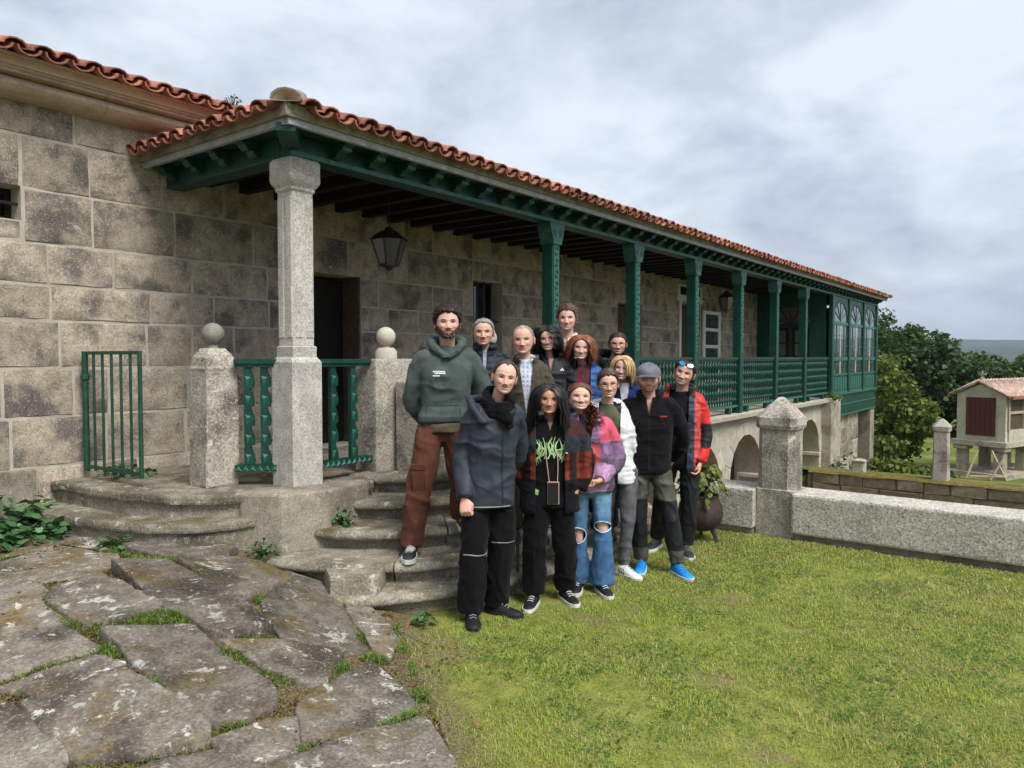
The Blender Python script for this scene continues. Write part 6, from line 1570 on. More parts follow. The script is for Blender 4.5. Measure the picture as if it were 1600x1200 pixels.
# 3 ---- older man in tweed coat
c = person(3, dict(fw=1.02, fl=1.02, nose=1.2, loc=LOC[3], H=1.69, hs=1.0, label='older man with thinning grey hair in olive tweed coat and checked shirt', hair=(.34, .31, .27), browcol=(.25, .21, .17), skin='mid', tone=1.05, SW=0.190, bulk=.03, lean=-.02, hdx=-.025, hroll=-2, hyaw=-4, smile=.5, eye=.08, teeth=.35, line=THIN, cover=.45, jaw=1.04,
    hairsp=dict(th=.006, side=1.1, lump=18, len=0.03, n=1300, lift=0.06, style=(0.3, 0.8, 0), messy=.12, grav=.12, K=4, w=.0019, tang=1)))
s = c['s']; g = c['garment']
def check(V, N):
    q = ((np.floor(V[:, 0] * 62) % 2 == 0) | (np.floor(V[:, 2] * 55) % 2 == 0)); return np.where(q[:, None], C_('c3c8d2'), C_('8d98ac'))
sh = g('checked_shirt', c['torso'](.9, add=-.010), None, 'cloth', check, vox=.008, amp=.003, extra=lambda mb: c['collar'](mb, .03, .070, .010, .4))
j = g('tweed_coat', c['torso'](.66, add=.008, w=1.03, hemw=1.08), sleeves([.080, .075, .068, .060]), 'knit', lambda V, N: C_('4a463c') * (1 + .22 * vnoise(V * np.array([55, 55, 9]), 4))[:, None], amp=.007, extra=lambda mb: c['collar'](mb, .035, .085, .012, .5))
c['cutfront'](j, [((-.085, 1.48), (-.012, .98), -1), ((.045, 1.48), (-.004, .98), 1)])
c['trousers'](C_('33302b')); std_shoes(c)

# 4 ---- dark curly-haired woman
c = person(4, dict(fw=.97, fl=.95, nose=.9, loc=LOC[4], H=1.555, hs=.96, fem=1, label='dark curly-haired woman in black zipped jacket with small white emblem', hair=(.014, .010, .009), hair2=None, skin='mid', tone=1.06, SW=0.180, bulk=.028, hdx=-.035, hroll=-6, smile=.9, teeth=1.0, eye=.35, line=LONG, brow=.9, lip=(.33, .10, .09), jaw=.92,
    hairsp=dict(th=.022, side=.9, len=.24, n=2200, curl=.012, cfreq=26, tang=1, lift=.22, spread=.7, style=(0, .25, -.4), grav=.42, messy=.22, K=12, w=0.0026, body=BODY)))
s = c['s']; g = c['garment']
j = g('jacket', c['torso'](.72, add=.006, neck=.085, nz=-.03), sleeves([.072, .066, .06, .052]), 'nylon', lambda V, N: np.where((V[:, 2] < 1.10)[:, None], C_('34343c'), C_('1b1c21')), amp=.007, extra=lambda mb: c['collar'](mb, .045, .092, .014, .75, z0=c['nkz'] - .005, flare=.02))
c['cutfront'](j, [((-.05, 1.42), (0, 1.16), -1), ((.055, 1.42), (0, 1.16), 1)])
c['cmesh'](MB().rings([se_ring(0, 0, z, rx, ry, 18) for z, rx, ry in ((.80, .13, .10), (1.0, .12, .095), (1.10, .135, .10), (1.155, .12, .09))]), 'top', C_('1a1a1d'), M('cloth'))
c['decal']('emblem', [[(.075, 1.185), (.089, 1.185), (.094, 1.205)], [(.098, 1.185), (.112, 1.185), (.094, 1.213)]], j, 'print_white')
for k in (-1, 1): c['ring_part']('earring', (k * .079, .004, -.045), .014, .0022, 'gold')
c['trousers'](C_('1c1d22')); std_shoes(c)

# 5 ---- tall man in white shirt
c = person(5, dict(fw=1.0, fl=1.03, nose=1.05, loc=LOC[5], H=1.765, hs=1.02, label='tall man with wavy brown hair in open-necked white shirt behind the others', hair=(.10, .065, .042), skin='fair', tone=1.0, SW=0.220, bulk=.025, lean=.005, smile=.7, teeth=.7, eye=.2, beard=.35, beardcol=(.16, .09, .055), jaw=1.05, hyaw=-4, nk=1.12,
    hairsp=dict(th=.026, side=.35, len=0.028, curl=.004, cfreq=40, n=2400, lift=0.35, style=(0.5, 0.3, 0.3), messy=.3, grav=.1, K=5, w=.0019, tang=1)))
s = c['s']; g = c['garment']
sh = g('white_shirt', c['torso'](.8, neck=.072, nz=-.02), None, 'cloth', C_('d6d4cf'), amp=.006, extra=lambda mb: c['collar'](mb, .035, .078, .010, .5, flare=.012))
c['cutfront'](sh, [((-.04, 1.62), (0, 1.40), -1), ((.04, 1.62), (0, 1.40), 1)])
j = g('jacket', c['torso'](.75, add=.010), sleeves([.08, .074, .066, .058]), 'cloth', C_('26282c'), amp=.007)
c['cutfront'](j, [((-.09, 1.62), (-.085, 1.0), -1), ((.09, 1.62), (.085, 1.0), 1)])
c['trousers'](C_('2a2c31')); std_shoes(c)

# 6 ---- red-haired woman
c = person(6, dict(fw=1.03, fl=.95, nose=.85, loc=LOC[6], H=1.635, hs=.97, fem=1, label='woman with shoulder-length ginger hair in bright blue padded jacket', hair=(.20, .062, .022), hair2=(.32, .12, .05), skin='fair', tone=1.05, SW=0.190, bulk=.026, hdx=-.02, hroll=5, hpitch=2, smile=.85, teeth=.8, eye=.2, line=LONG, browcol=(.16, .07, .035), brow=.55, lip=(.40, .12, .11), jaw=.96,
    hairsp=dict(th=.020, side=.9, len=.25, n=2600, curl=.004, tang=1, lift=.10, spread=.8, style=(0, .12, -.35), grav=.42, messy=.10, K=12, w=0.0024, body=BODY)))
s = c['s']; g = c['garment']
g('burgundy_top', c['torso'](.85, add=-.010), None, 'cloth', C_('5a2f3a'), amp=.005)
j = g('blue_jacket', c['torso'](.74, add=.010), sleeves([.078, .072, .064, .055]), 'nylon', lambda V, N: np.where((V[:, 0] < -.02)[:, None], C_('25282f'), C_('22528c')), amp=.005, quilt=(.009, .06, .25), extra=lambda mb: c['collar'](mb, .04, .088, .015, .7))
c['cutfront'](j, [((-.075, 1.50), (-.06, .9), -1), ((.065, 1.50), (.05, .9), 1)])
c['trousers'](C_('2b3242')); std_shoes(c)

# 7 ---- man with glasses behind
c = person(7, dict(fw=1.02, fl=.94, nose=1.1, loc=LOC[7], H=1.68, hs=.98, label='short-haired man with glasses in black hooded jacket by the green post', hair=(.035, .022, .016), skin='mid', tone=1.08, SW=0.210, bulk=.03, hdx=.05, lean=.01, hyaw=2, smile=.85, teeth=.8, eye=.2, beard=.42, mous=.4,
    hairsp=dict(th=.018, side=.3, lump=25, len=0.013, n=2200, lift=0.3, style=(0.1, 0.2, 0.3), messy=.15, grav=.05, K=4, w=.0019, tang=1)))
s = c['s']; g = c['garment']; c['glasses']()
m_ = MB(); m_.tube(catmull([(-.02, -.13, 1.36), (.10, -.08, 1.41), (.15, .02, 1.45), (.06, .12, 1.47), (-.08, .12, 1.49), (-.16, .02, 1.48), (-.14, -.08, 1.44), (-.06, -.13, 1.38)], 22), [.03 + .016 * math.sin(math.pi * i / 21) for i in range(22)], 10)
me = remesh(m_, .008, 3, 'fur_hood'); V = getco(me); V = V + getno(me) * (.014 * fbm(V * 60, 3, 2))[:, None]; setco(me, V); setcol(me, np.tile(C_('17171a'), (len(V), 1))); me.materials.append(M('knit')); c['child']('fur_hood', me)
g('jacket', c['torso'](.74, add=.006), sleeves([.078, .072, .064, .056]), 'nylon', C_('1c1e23'), amp=.008)
c['trousers'](C_('23252a')); std_shoes(c)

# 8 ---- blonde woman
c = person(8, dict(fw=.98, fl=.96, nose=.8, loc=LOC[8], H=1.605, hs=.96, fem=1, label='blonde woman with bob haircut in navy patterned jacket', hair=(.48, .32, .14), hair2=(.60, .46, .25), skin='fair', tone=1.02, SW=0.182, bulk=.026, hdx=-.02, hroll=8, hyaw=-6, smile=.9, teeth=1.0, eye=.05, line=LONG, browcol=(.25, .15, .08), brow=.5, lip=(.42, .13, .12), jaw=.94,
    hairsp=dict(th=.022, side=.95, len=.185, n=2600, tang=1, lift=.12, spread=.8, part=.02, style=(.1, .08, -.35), grav=.42, messy=.08, K=11, w=0.0024, body=BODY)))
s = c['s']; g = c['garment']
g('grey_top', c['torso'](.85, add=-.008, nz=.01), None, 'cloth', C_('a9abb0'), amp=.004)
def nav(V, N):
    q = vnoise(V * np.array([14, 14, 9]), 5) > .42; return np.where(q[:, None], C_('8f9bb5'), np.where((vnoise(V * 7, 8) > .2)[:, None], C_('1c2a58'), C_('14172a')))
j = g('patterned_jacket', c['torso'](.74, add=.008), sleeves([.075, .07, .062, .054]), 'cloth', nav, amp=.006, extra=lambda mb: c['collar'](mb, .035, .088, .013, .6))
c['cutfront'](j, [((-.06, 1.45), (-.01, 1.12), -1), ((.06, 1.45), (.01, 1.12), 1)])
c['trousers'](C_('23262e')); std_shoes(c)

# 9 ---- man in white jacket
c = person(9, dict(fw=.97, fl=1.0, nose=1.1, loc=LOC[9], H=1.64, hs=1.0, label='man with glasses in white jacket, olive t-shirt and grey jeans', hair=(.06, .034, .022), skin='fair', tone=1.02, SW=0.180, bulk=.02, lean=-.03, hdx=.005, hyaw=6, hroll=-3, smile=.85, teeth=.9, eye=.25, beard=.30, beardcol=(.20, .10, .06), mous=.3, hipx=.06,
    hairsp=dict(th=.026, side=.3, lump=22, len=0.02, n=2400, lift=0.25, style=(0.3, 0.5, 0.3), messy=.14, grav=.03, K=4, w=.0019, tang=1), footL=(-.02, .12, 0), footR=(.11, -.09, 0), armL=((.05, .06, -.27), (.0, -.0, -.50)), armR=((.075, .05, -.27), (.02, .13, -.48)), nk=1.08))
s = c['s']; g = c['garment']; c['glasses'](rx=.023, rz=.015)
g('olive_tshirt', c['torso'](.82, add=-.006, nz=-.02), None, 'cloth', C_('4d5442'), amp=.006, fx=4, fz=7)
j = g('white_jacket', c['torso'](.74, add=.010, w=1.05, neck=.08), sleeves([.078, .074, .066, .056]), 'nylon', C_('d3d6d8'), amp=.008, extra=lambda mb: (c['collar'](mb, .02, .098, .016, .75, z0=c['nkz'] - .01, flare=.03)))
c['cutfront'](j, [((-.10, 1.45), (-.08, .75), -1), ((.085, 1.45), (.055, .75), 1)])
c['trousers'](C_('57585c'), (.088, .070, .058, .050), 1.0, 'denim', amp=.006)
c['shoes'](C_('d8d8d4'), 'rubber', ydir=(-10, 42), lace=(.6, .6, .6), stripe=1)

# 10 ---- man in cap
c = person(10, dict(fw=1.05, fl=.98, nose=1.0, loc=LOC[10], H=1.685, hs=1.0, label='bearded man with glasses in grey cap, black fleece and blue shoes', hair=(.05, .03, .02), skin='fair', tone=1.0, SW=0.242, bulk=.03, hdx=-.01, hyaw=1, smile=.6, eye=.2, beard=.55, beardcol=(.17, .085, .05), beardsp=dict(n=800, len=.010), jaw=1.05,
    hairsp=dict(th=.008, side=1, len=.014, n=500, lift=.4, style=(0, .3, -.4), messy=.2, K=3), footL=(-.055, -.06, 0), footR=(.235, -.14, 0), armL=((.10, .07, -.27), (.03, .20, -.46)), armR=((.11, .07, -.27), (.03, .20, -.46)), nk=1.1))
s = c['s']; g = c['garment']; c['glasses'](thick=.0013)
j = g('fleece', c['torso'](.80, add=.008, w=1.04, neck=.082, nz=-.02), sleeves([.082, .078, .068, .056]), 'knit', C_('17171a'), amp=.008, fx=5, fz=9, extra=lambda mb: c['collar'](mb, .045, .088, .013, .7, flare=.016))
c['cutfront'](j, [((-.05, 1.56), (0, 1.27), -1), ((.055, 1.56), (0, 1.27), 1)])
c['decal']('logo', [[(.088 + i * .007, 1.268 + .003 * (i % 2)), (.0925 + i * .007, 1.268 + .003 * (i % 2)), (.0925 + i * .007, 1.279), (.088 + i * .007, 1.279)] for i in range(8)], j, 'print_red')
c['decal']('zip', [[(-.003, .84 + .03 * i), (.003, .84 + .03 * i), (.003, .867 + .03 * i), (-.003, .867 + .03 * i)] for i in range(14)], j, 'rubber_dark')
cp = []
V0 = []
for zz_, r_ in ((.030, 1.0), (.05, 1.03), (.075, 1.0), (.10, .88), (.122, .66), (.136, .36), (.141, .02)):
    cp.append([(r_ * .087 * math.cos(t_), r_ * .110 * math.sin(t_) + .004, zz_ + .012 * math.sin(t_)) for t_ in np.linspace(0, 2 * math.pi, 22, endpoint=False)])
m_ = MB().rings(cp); m_.v = [tuple(q) for q in c['toh'](np.array(m_.v))]; cap = c['cmesh'](m_, 'cap', C_('6a6c72'), M('cloth'), smooth=60)
br = []
for k, (ins, dz) in enumerate(((0, 0), (0, .006))):
    pts = [(.078 * math.sin(t_), -.085 - .085 * math.cos(t_) ** .8, .030 + dz - .018 * (abs(math.sin(t_)) ** 2) - .012 * math.cos(t_)) for t_ in np.linspace(-1.45, 1.45, 15)]
    pts += [(.066 * math.sin(t_), -.075 - .030 * math.cos(t_), .036 + dz - .01 * abs(math.sin(t_)) ** 2) for t_ in np.linspace(1.45, -1.45, 15)]
    br.append(pts)
m_ = MB().rings(br, False, False)
for q in range(14): m_.f += [(q, q + 1, 28 - q, 29 - q), (30 + q + 1, 30 + q, 30 + 29 - q, 30 + 28 - q)]
m_.v = [tuple(q) for q in c['toh'](np.array(m_.v))]; c['cmesh'](m_, 'brim', C_('5d5f65'), M('cloth'), cap)
def hike(V, N):
    z = V[:, 2]; kn = (z < .60) & (z > .20) & (N[:, 1] < .35); return np.where(kn[:, None], C_('16171a'), C_('45463c'))
c['trousers'](hike, (.098, .084, .074, .062), .98, 'nylon', amp=.009)
c['shoes'](C_('1579c8'), 'rubber', ydir=(-6, 30), lace=(.05, .3, .6), toe=C_('1a8ae0'))

# 11 ---- man with sunglasses on head
c = person(11, dict(fw=1.0, fl=1.0, nose=.95, loc=LOC[11], H=1.72, hs=1.0, label='smiling man in red and navy jacket with blue sunglasses on head', hair=(.055, .033, .022), skin='fair', tone=1.02, SW=0.208, bulk=.026, hdx=.03, hdy=-.02, hroll=19, hyaw=-8, lean=.0, smile=.8, teeth=.8, eye=.25, beard=.38, beardcol=(.16, .08, .05),
    hairsp=dict(th=.017, side=.4, lump=25, len=0.013, n=2200, lift=0.3, style=(0.2, -0.2, 0.3), messy=.15, grav=.03, K=4, w=.0019, tang=1), footL=(-.21, .18, 0), footR=(.055, -.02, 0), armL=((.09, .08, -.26), (.02, .2, -.45)), armR=((.075, .03, -.28), (.03, -.06, -.53)), handR=.75, nk=1.08))
s = c['s']; g = c['garment']
g('black_tshirt', c['torso'](.80, add=-.008, nz=-.01), None, 'cloth', C_('17181c'), amp=.005)
def redj(V, N):
    x, z = V[:, 0], V[:, 2]; o_ = np.tile(C_('c92a25'), (len(V), 1))
    o_[(z < 1.17)] = C_('1a1c22'); o_[(z < .955) & (x > .17)] = C_('d3281f')
    fr = (x > .0) & (x < .175) & (z < 1.40) & (N[:, 1] < .3); o_[fr] = C_('c04a48'); o_[fr & (x < .118)] = C_('2b3448')
    o_[(z > 1.40) & (np.abs(x) < .12)] = C_('20232b'); o_[x < -.02] = C_('20232b'); o_[(x < -.1) & (z > 1.3)] = C_('c92a25'); return o_
j = g('red_jacket', c['torso'](.76, add=.012, w=1.05), sleeves([.080, .074, .068, .060]), 'nylon', redj, amp=.007, extra=lambda mb: c['collar'](mb, .05, .095, .015, .65, flare=.02))
c['cutfront'](j, [((-.10, 1.56), (-.09, .7), -1), ((.075, 1.56), (.05, .7), 1)])
m_ = MB()
for k in (-1, 1):
    pts = [(k * .034 + .027 * math.cos(t_), -.083 + .10 * ((k * .034 + .027 * math.cos(t_)) / .07) ** 2 * .12 - .02 * math.sin(t_) * -.5, .086 + .018 * math.sin(t_)) for t_ in np.linspace(0, 2 * math.pi, 14, endpoint=False)]
    m_.rings([pts, [(a * 1.0, b - .006, q + .004) for a, b, q in pts]])
m_.v = [tuple(q) for q in c['toh'](np.array(m_.v))]; sg = c['child']('sunglasses', m_.mesh('sunglasses', M('lens_blue'), smooth=40))
m_ = MB()
for k in (-1, 1): m_.tube([(k * .058, -.078, .092), (k * .080, -.04, .07), (k * .083, .01, .02)], .003, 5)
m_.v = [tuple(q) for q in c['toh'](np.array(m_.v))]; c['child']('temples', m_.mesh('temples', M('frame_black')), sg)
c['trousers'](C_('191a1e'), (.098, .084, .076, .066), .97, 'nylon', amp=.008); c['shoes'](C_('2b3138'), 'rubber', ydir=(-20, 12), lace=(.2, .2, .2))

# 12 ---- man in dark parka
c = person(12, dict(fw=.97, fl=1.03, nose=1.2, loc=LOC[12], H=1.715, hs=.95, label='moustached man in long dark parka, black scarf and baggy black trousers', hair=(.075, .045, .03), skin='fair', tone=1.04, SW=0.202, bulk=.035, yaw=10, lean=.03, hdx=.065, hdy=-.02, hyaw=-4, hroll=9, smile=.7, teeth=0, eye=.12, mous=.75, beard=.22, beardcol=(.10, .055, .035), line=RECEDE,
    hairsp=dict(th=.012, side=.9, lump=20, len=0.09, n=2400, tang=1, lift=0.02, style=(0, 1.0, -0.1), messy=.03, grav=.06, K=7, w=.0019, extra=[dict(p=(0, .11, .0), s=(.015, .012, .02), n=160, d=(0, .6, .2), len=.10, messy=.5, curl=.008, lift=1.0)]),
    footL=(-.125, -.06, 0), footR=(.06, .06, 0), armL=((.07, .03, -.28), (.075, -.10, -.53)), armR=((.07, .10, -.26), (-.05, .20, -.42)), handL=1.15, handLfwd=(.9, -.5, 0)))
s = c['s']; g = c['garment']
hood2 = lambda mb: mb.tube(catmull([(-.05, -.14, 1.475 * s - .13), (-.115, -.07, 1.475 * s - .035), (-.13, .03, 1.475 * s + .015), (-.08, .14, 1.475 * s + .02), (.03, .17, 1.475 * s + .02), (.12, .12, 1.475 * s + .02), (.15, .02, 1.475 * s + .0), (.13, -.08, 1.475 * s - .04), (.075, -.14, 1.475 * s - .13)], 26), [.022 + .012 * math.sin(math.pi * i / 25) for i in range(26)], 8)
j = g('parka', c['torso'](.765, add=.012, w=1.08, d=1.1, hemw=1.03), sleeves([.088, .082, .076, .066]), 'nylon', C_('2d333d'), amp=.011, fx=4, fz=8, extra=hood2)
c['decal']('placket', [[(.062, .80 + .05 * i), (.070, .80 + .05 * i), (.070, .845 + .05 * i), (.062, .845 + .05 * i)] for i in range(10)], j, 'rubber_dark')
c['decal']('pocket_flap', [[(-.13 + .012 * i, .93 - .006 * i), (-.118 + .012 * i, .924 - .006 * i), (-.118 + .012 * i, .929 - .006 * i), (-.13 + .012 * i, .935 - .006 * i)] for i in range(9)], j, 'seam_dark', .003)
c['decal']('drawcord', [[(-.10, 1.06 + .03 * i), (-.096, 1.06 + .03 * i), (-.096, 1.085 + .03 * i), (-.10, 1.085 + .03 * i)] for i in range(5)], j, 'seam_dark', .003)
c['decal']('hem_trim', [[(-.15 + .03 * i, .775), (-.12 + .03 * i, .775), (-.12 + .03 * i, .782), (-.15 + .03 * i, .782)] for i in range(9)], j, 'zip_metal')
m_ = MB()
hx_, hy_ = c['ln'] + .03, c['lny'] - .01
for q, (z, rx, th, tl) in enumerate(((1.475 * s - .035, .088, .036, .0), (1.475 * s + .005, .084, .036, .02), (1.475 * s + .045, .080, .030, .035))):
    m_.tube([(hx_ + rx * math.cos(t_), hy_ + (rx + .012) * math.sin(t_), z + tl * math.sin(t_) - .028 * (math.sin(t_) < -.6)) for t_ in np.linspace(0, 2 * math.pi, 22)], th, 10)
m_.tube([(hx_ + .0, hy_ - .10, 1.475 * s - .03), (hx_ + .035, hy_ - .135, 1.475 * s - .10), (hx_ + .06, hy_ - .145, 1.475 * s - .16)], [.045, .045, .02], 10)
me = remesh(m_, .008, 3, 'scarf'); V = folds(getco(me), getno(me), .010, 5, 10, 26); setco(me, V); setcol(me, np.tile(C_('0f0f11'), (len(V), 1))); me.materials.append(M('knit')); c['child']('scarf', me)
tr = c['trousers'](C_('121215'), (.098, .096, .094, .092), 1.03, 'cloth', amp=.010, dd=1.05)
kl, kr = c['leg'][-1][1], c['leg'][1][1]
for kk, z0 in ((kl, -.02), (kr, .04)):
    c['decal']('knee_zip', [[(kk.x - .075 + .012 * i, kk.z + z0 + .003 * math.sin(i * .5)), (kk.x - .063 + .012 * i, kk.z + z0 + .003 * math.sin(i * .5 + .5)), (kk.x - .063 + .012 * i, kk.z + z0 + .006 + .003 * math.sin(i * .5 + .5)), (kk.x - .075 + .012 * i, kk.z + z0 + .006 + .003 * math.sin(i * .5))] for i in range(13)], tr, 'zip_metal')
st_ = MB().box(kr.x + .10, kr.x + .122, kr.y - .03, kr.y - .022, kr.z - .18, kr.z + .06); c['cmesh'](st_, 'strap', C_('121215'), M('cloth'), tr)
c['shoes'](C_('1b1c20'), 'rubber_dark', ydir=(-5, 50), lace=(.25, .25, .27))

# 13 ---- woman with long black hair
BODY13 = [(np.array([0, .03, -.30]), np.array([.10, .115, .15]))]
c = person(13, dict(fw=1.03, fl=.92, nose=.95, loc=LOC[13], H=1.56, hs=.98, fem=1, label='woman with long black hair in patchwork jacket over black print top', hair=(.009, .008, .009), skin='tan', tone=1.15, SW=0.238, bulk=.026, hdx=-.01, hyaw=2, hroll=3, smile=.55, teeth=0, eye=.6, line=LONG, brow=.95, lip=(.30, .10, .09), jaw=.97,
    hairsp=dict(th=.018, side=.8, len=.40, n=2800, tang=1, lift=.06, spread=.8, style=(0, -.10, -.5), grav=.5, messy=.07, K=14, w=0.0024, body=BODY13, curl=.004), footL=(-.115, -.05, 0), footR=(.115, .07, 0), armL=((.085, .05, -.27), (.0, -.02, -.45)), armR=((.10, .05, -.27), (.03, -.02, -.45)), handR=.6))
s = c['s']; g = c['garment']
tp = g('black_top', c['torso'](.70, add=-.002, nz=-.015), None, 'cloth', C_('131316'), amp=.006, fx=4, fz=7)
c['cutfront'](tp, [((-.035, 1.36), (0, 1.235), -1), ((.035, 1.36), (0, 1.235), 1)], .004)
rr_ = random.Random(2); pol = []
def stroke(p0, p1, w0, w1, bend):
    d = Vector((p1[0] - p0[0], p1[1] - p0[1])); n_ = Vector((-d.y, d.x)); pts = [Vector(p0).lerp(Vector(p1), t_) + n_ * bend * math.sin(math.pi * t_) for t_ in np.linspace(0, 1, 6)]
    nn = n_.normalized() if n_.length else Vector((1, 0))
    for i in range(5):
        a, b = pts[i], pts[i + 1]; wa = w0 + (w1 - w0) * i / 5; wb = w0 + (w1 - w0) * (i + 1) / 5
        pol.append([tuple(a - nn * wa), tuple(a + nn * wa), tuple(b + nn * wb), tuple(b - nn * wb)])
for i in range(17):
    x = -.095 + .18 * i / 16; zt = 1.165 + rr_.uniform(-.02, .04) - .25 * abs(x) ** 1.2; zb = 1.065 + rr_.uniform(-.02, .02)
    stroke((x, zb), (x + rr_.uniform(-.012, .012), zt), .0055, .0012, rr_.uniform(-.25, .25))
for sx in (-1, 1):
    for k in range(7):
        x0 = sx * (.03 + .012 * k); stroke((x0, 1.09 - .008 * k), (x0 + sx * rr_.uniform(.01, .035), 1.01 - .012 * rr_.random() * k + .02), .005, .001, sx * rr_.uniform(.1, .5))
        stroke((x0, 1.11), (sx * (.085 + .006 * k), 1.125 + rr_.uniform(-.04, .05)), .004, .001, rr_.uniform(-.4, .4))
c['decal']('print', pol, tp, 'print_green', .003)
def patch(V, N):
    x, z = V[:, 0], V[:, 2]; ax = np.abs(x); o_ = np.tile(C_('1e2127'), (len(V), 1)); nz = vnoise(V * np.array([60, 60, 14]), 3)[:, None]
    rust = C_('6a2f22') * (1 + .35 * nz); dk = C_('2b1a1a') * (1 + .3 * nz); gy_ = C_('2a3138') * (1 + .3 * nz)
    o_ = np.where(((z > 1.20) & (ax > .06))[:, None], C_('3b2526') * (1 + .3 * nz), o_)
    o_ = np.where(((z <= 1.20) & (z > 1.09))[:, None], gy_, o_)
    o_ = np.where(((z <= 1.09) & (z > .90))[:, None], np.where((np.floor((x + .5) * 19) % 3 == 0)[:, None], dk, rust), o_)
    o_ = np.where((z <= .90)[:, None], C_('15161a') * (1 + .4 * nz), o_); return o_
j = g('patchwork_jacket', c['torso'](.66, add=.014, w=1.12, d=1.1, hemw=1.06), sleeves([.085, .082, .076, .062]), 'cloth', patch, amp=.010, fx=5, fz=10, extra=lambda mb: c['collar'](mb, .02, .10, .015, .8, z0=c['nkz'] - .01, flare=.03))
c['cutfront'](j, [((-.10, 1.38), (-.105, .6), -1), ((.10, 1.38), (.105, .6), 1)])
for k in (-1, 1): c['ring_part']('earring', (k * .080, .004, -.047), .017, .0025, 'gold', 'y')
sv = tp.data; 
def front(x, z):
    h = BVHTree.FromPolygons([v.co[:] for v in sv.vertices], [list(p.vertices) for p in sv.polygons]).ray_cast(Vector((x, -1.5, z)), Vector((0, 1, 0)))[0]; return (h.y if h else -.15) - .012
for sx in (-1, 1):
    c['child']('phone_strap', MB().tube([(sx * .04 + .01, front(.03, 1.05), 1.08), (sx * .036 + .018, front(.03, .98), .98), (sx * .028 + .022, front(.03, .9), .885)], .0028, 5).mesh('phone_strap', M('strap_pink')))
yp = front(.022, .82) - .006
ph = c['child']('phone', MB().box(-.014, .058, yp - .005, yp + .005, .735, .885).mesh('phone', M('phone_black'), bevel=.004))
c['child']('phone_case', MB().box(-.018, .062, yp + .0055, yp + .010, .731, .889).mesh('phone_case', M('strap_pink'), bevel=.002), ph)
c['decal']('hip_patch', [[(-.125, .80), (-.085, .79), (-.078, .825), (-.115, .84)]], tp, 'print_green', .004)
c['cmesh'](MB().lathe([(.0, 0), (.009, 0), (.009, .004), (0, .005)], (0, 0, 0), 10), 'badge', (.7, .7, .7), M('cloth')).location = (.112, front(.10, 1.09) - .028, 1.09)
c['trousers'](C_('111114'), (.102, .098, .092, .088), .99, 'cloth', amp=.009); c['shoes'](C_('1a1b1f'), 'rubber', ydir=(-14, 24), lace=(.6, .6, .58), toe=None)

# 14 ---- laughing woman in pink and purple jacket
c = person(14, dict(fw=1.04, fl=.93, nose=.85, loc=LOC[14], H=1.555, hs=.97, fem=1, label='laughing woman with curly auburn ponytail in pink-purple jacket and ripped jeans', hair=(.13, .045, .02), hair2=(.24, .085, .035), skin='fair', tone=1.04, SW=0.208, bulk=.03, hdx=-.055, hdy=.0, hyaw=9, hroll=3, hpitch=-7, smile=1.0, teeth=1.25, eye=0, line=LONG, browcol=(.12, .06, .035), brow=.6, lip=(.42, .12, .11), jaw=1.0,
    hairsp=dict(th=.016, side=.8, lump=22, len=0.05, n=2600, tang=1, lift=0.05, style=(0, 0.9, 0.05), curl=.003, messy=.08, grav=.08, K=5, w=.0019, extra=[dict(p=(.062, .035, -.075), s=(.016, .014, .015), n=260, d=(.25, -.5, -.5), len=.27, curl=.013, cfreq=26, messy=.16, lift=.6, grav=.30, w=.0045, style=(.25, -.35, -.3), body=[(np.array([0, .05, -.31]), np.array([.17, .125, .16]))])]),
    footL=(-.06, -.0, 0), footR=(.115, -.05, 0), hipx=.03, armL=((.06, .02, -.27), (-.10, -.20, -.43)), armR=((.10, .03, -.27), (-.05, -.19, -.42)), handL=.9, handR=.9, handRdir=(-.8, -.3, -.35), handLdir=(.8, -.2, -.3), handRfwd=(.1, -1, .3)))
s = c['s']; g = c['garment']
g('dark_top', c['torso'](.85, add=-.010), None, 'cloth', C_('2c2a30'), amp=.004)
def pink(V, N):
    x, z = V[:, 0], V[:, 2]; o_ = np.tile(C_('6e5670'), (len(V), 1))
    o_[(z > 1.13) & (x > .10)] = C_('c9536a'); o_[(z > 1.16) & (x <= .10)] = C_('8d6f9c')
    o_[(x > .02) & (x < .10) & (z < 1.12) & (z > .84)] = C_('c0505c'); o_[(x <= .02) & (z < 1.12)] = C_('71628c')
    o_[(z < 1.0) & (x > .12)] = C_('57475c'); o_[(V[:, 1] < -.10) & (z < .98)] = C_('a983a6'); o_[(z > 1.04) & (z < 1.12) & (x > .12)] = C_('8a6a92')
    q = vnoise(V * np.array([45, 45, 20]), 6) > .45; o_[q] = o_[q] * .7; return o_
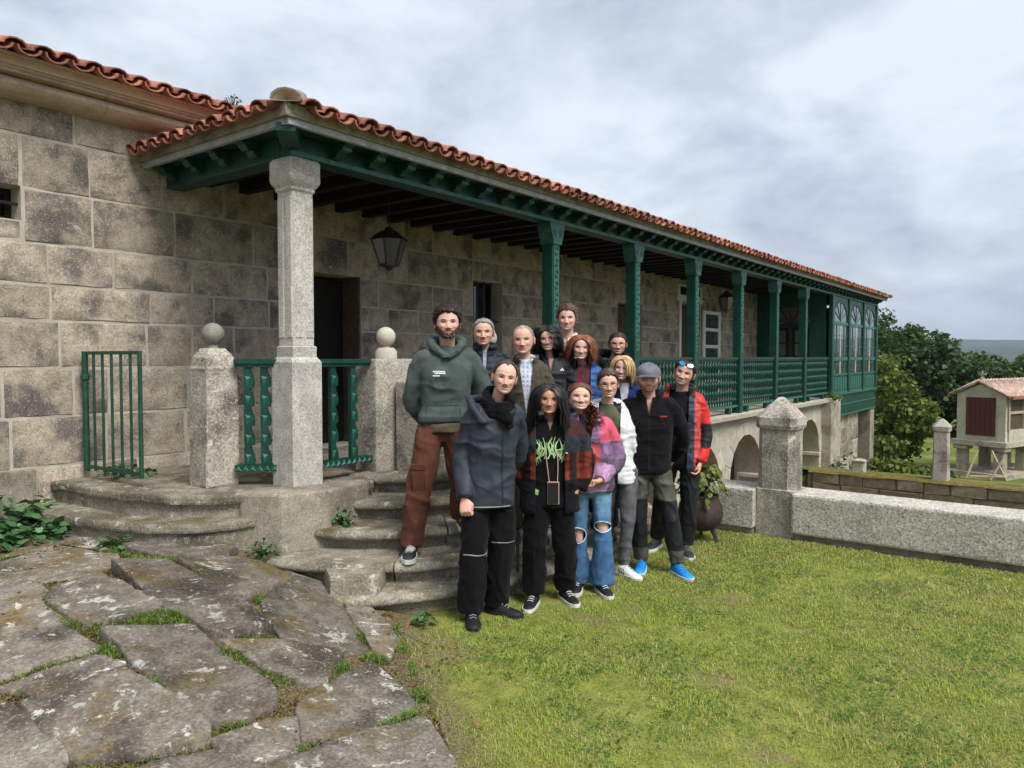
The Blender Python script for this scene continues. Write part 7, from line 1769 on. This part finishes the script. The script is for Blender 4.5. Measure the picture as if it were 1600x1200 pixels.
j = g('colour_jacket', c['torso'](.76, add=.016, w=1.06, neck=.085), sleeves([.086, .082, .074, .056]), 'nylon', pink, amp=.010, fx=5, fz=10, extra=lambda mb: c['collar'](mb, .02, .10, .016, .6, z0=c['nkz'] - .01, flare=.04))
c['cutfront'](j, [((-.07, 1.38), (-.012, .98), -1), ((.075, 1.38), (-.004, .98), 1)])
for k in (-1, 1): c['ring_part']('earring', (k * .080, .004, -.043), .013, .0022, 'gold', 'y')
def jean(V, N):
    w_ = sstep(.85, .45, V[:, 2])[:, None]; n_ = (.85 + .3 * fbm(V * 9, 5, 2))[:, None]; return (C_('7ba0bd') * (1 - w_) + C_('496f98') * w_) * n_
tr = c['trousers'](jean, (.092, .078, .074, .092, .112), 1.05, 'denim', amp=.006)
bm = bmesh.new(); bm.from_mesh(tr.data); dl = []
for k, zc, hh in ((1, .505, .034), (-1, .43, .05)):
    kn = c['leg'][k][1]; cx = kn.x + (.0 if k > 0 else .0)
    for f in bm.faces:
        p = f.calc_center_median()
        if ((p.x - cx) / .058) ** 2 + ((p.z - zc) / hh) ** 2 < 1 and f.normal.y < 0 and p.y < kn.y + .02: dl.append(f)
bmesh.ops.delete(bm, geom=list(set(dl)), context='FACES'); bm.to_mesh(tr.data); bm.free()
for k, zc, hh in ((1, .505, .036), (-1, .43, .052)):
    kn = c['leg'][k][1]; bv = BVHTree.FromPolygons([v.co[:] for v in tr.data.vertices], [list(p.vertices) for p in tr.data.polygons]); pts = []
    for t_ in np.linspace(0, 2 * math.pi, 26):
        h = bv.ray_cast(Vector((kn.x + .062 * math.cos(t_), -1, zc + hh * 1.1 * math.sin(t_))), Vector((0, 1, 0)))[0]
        if h and h.y < kn.y: pts.append((h.x, h.y - .002, h.z + random.uniform(-.003, .003)))
    if len(pts) > 4: c['cmesh'](MB().tube(pts, .004, 5), 'frayed_edge', C_('b9cddc'), M('denim'), tr)
c['shoes'](C_('1b1c20'), 'rubber', ydir=(-8, 20), lace=(.6, .6, .58))
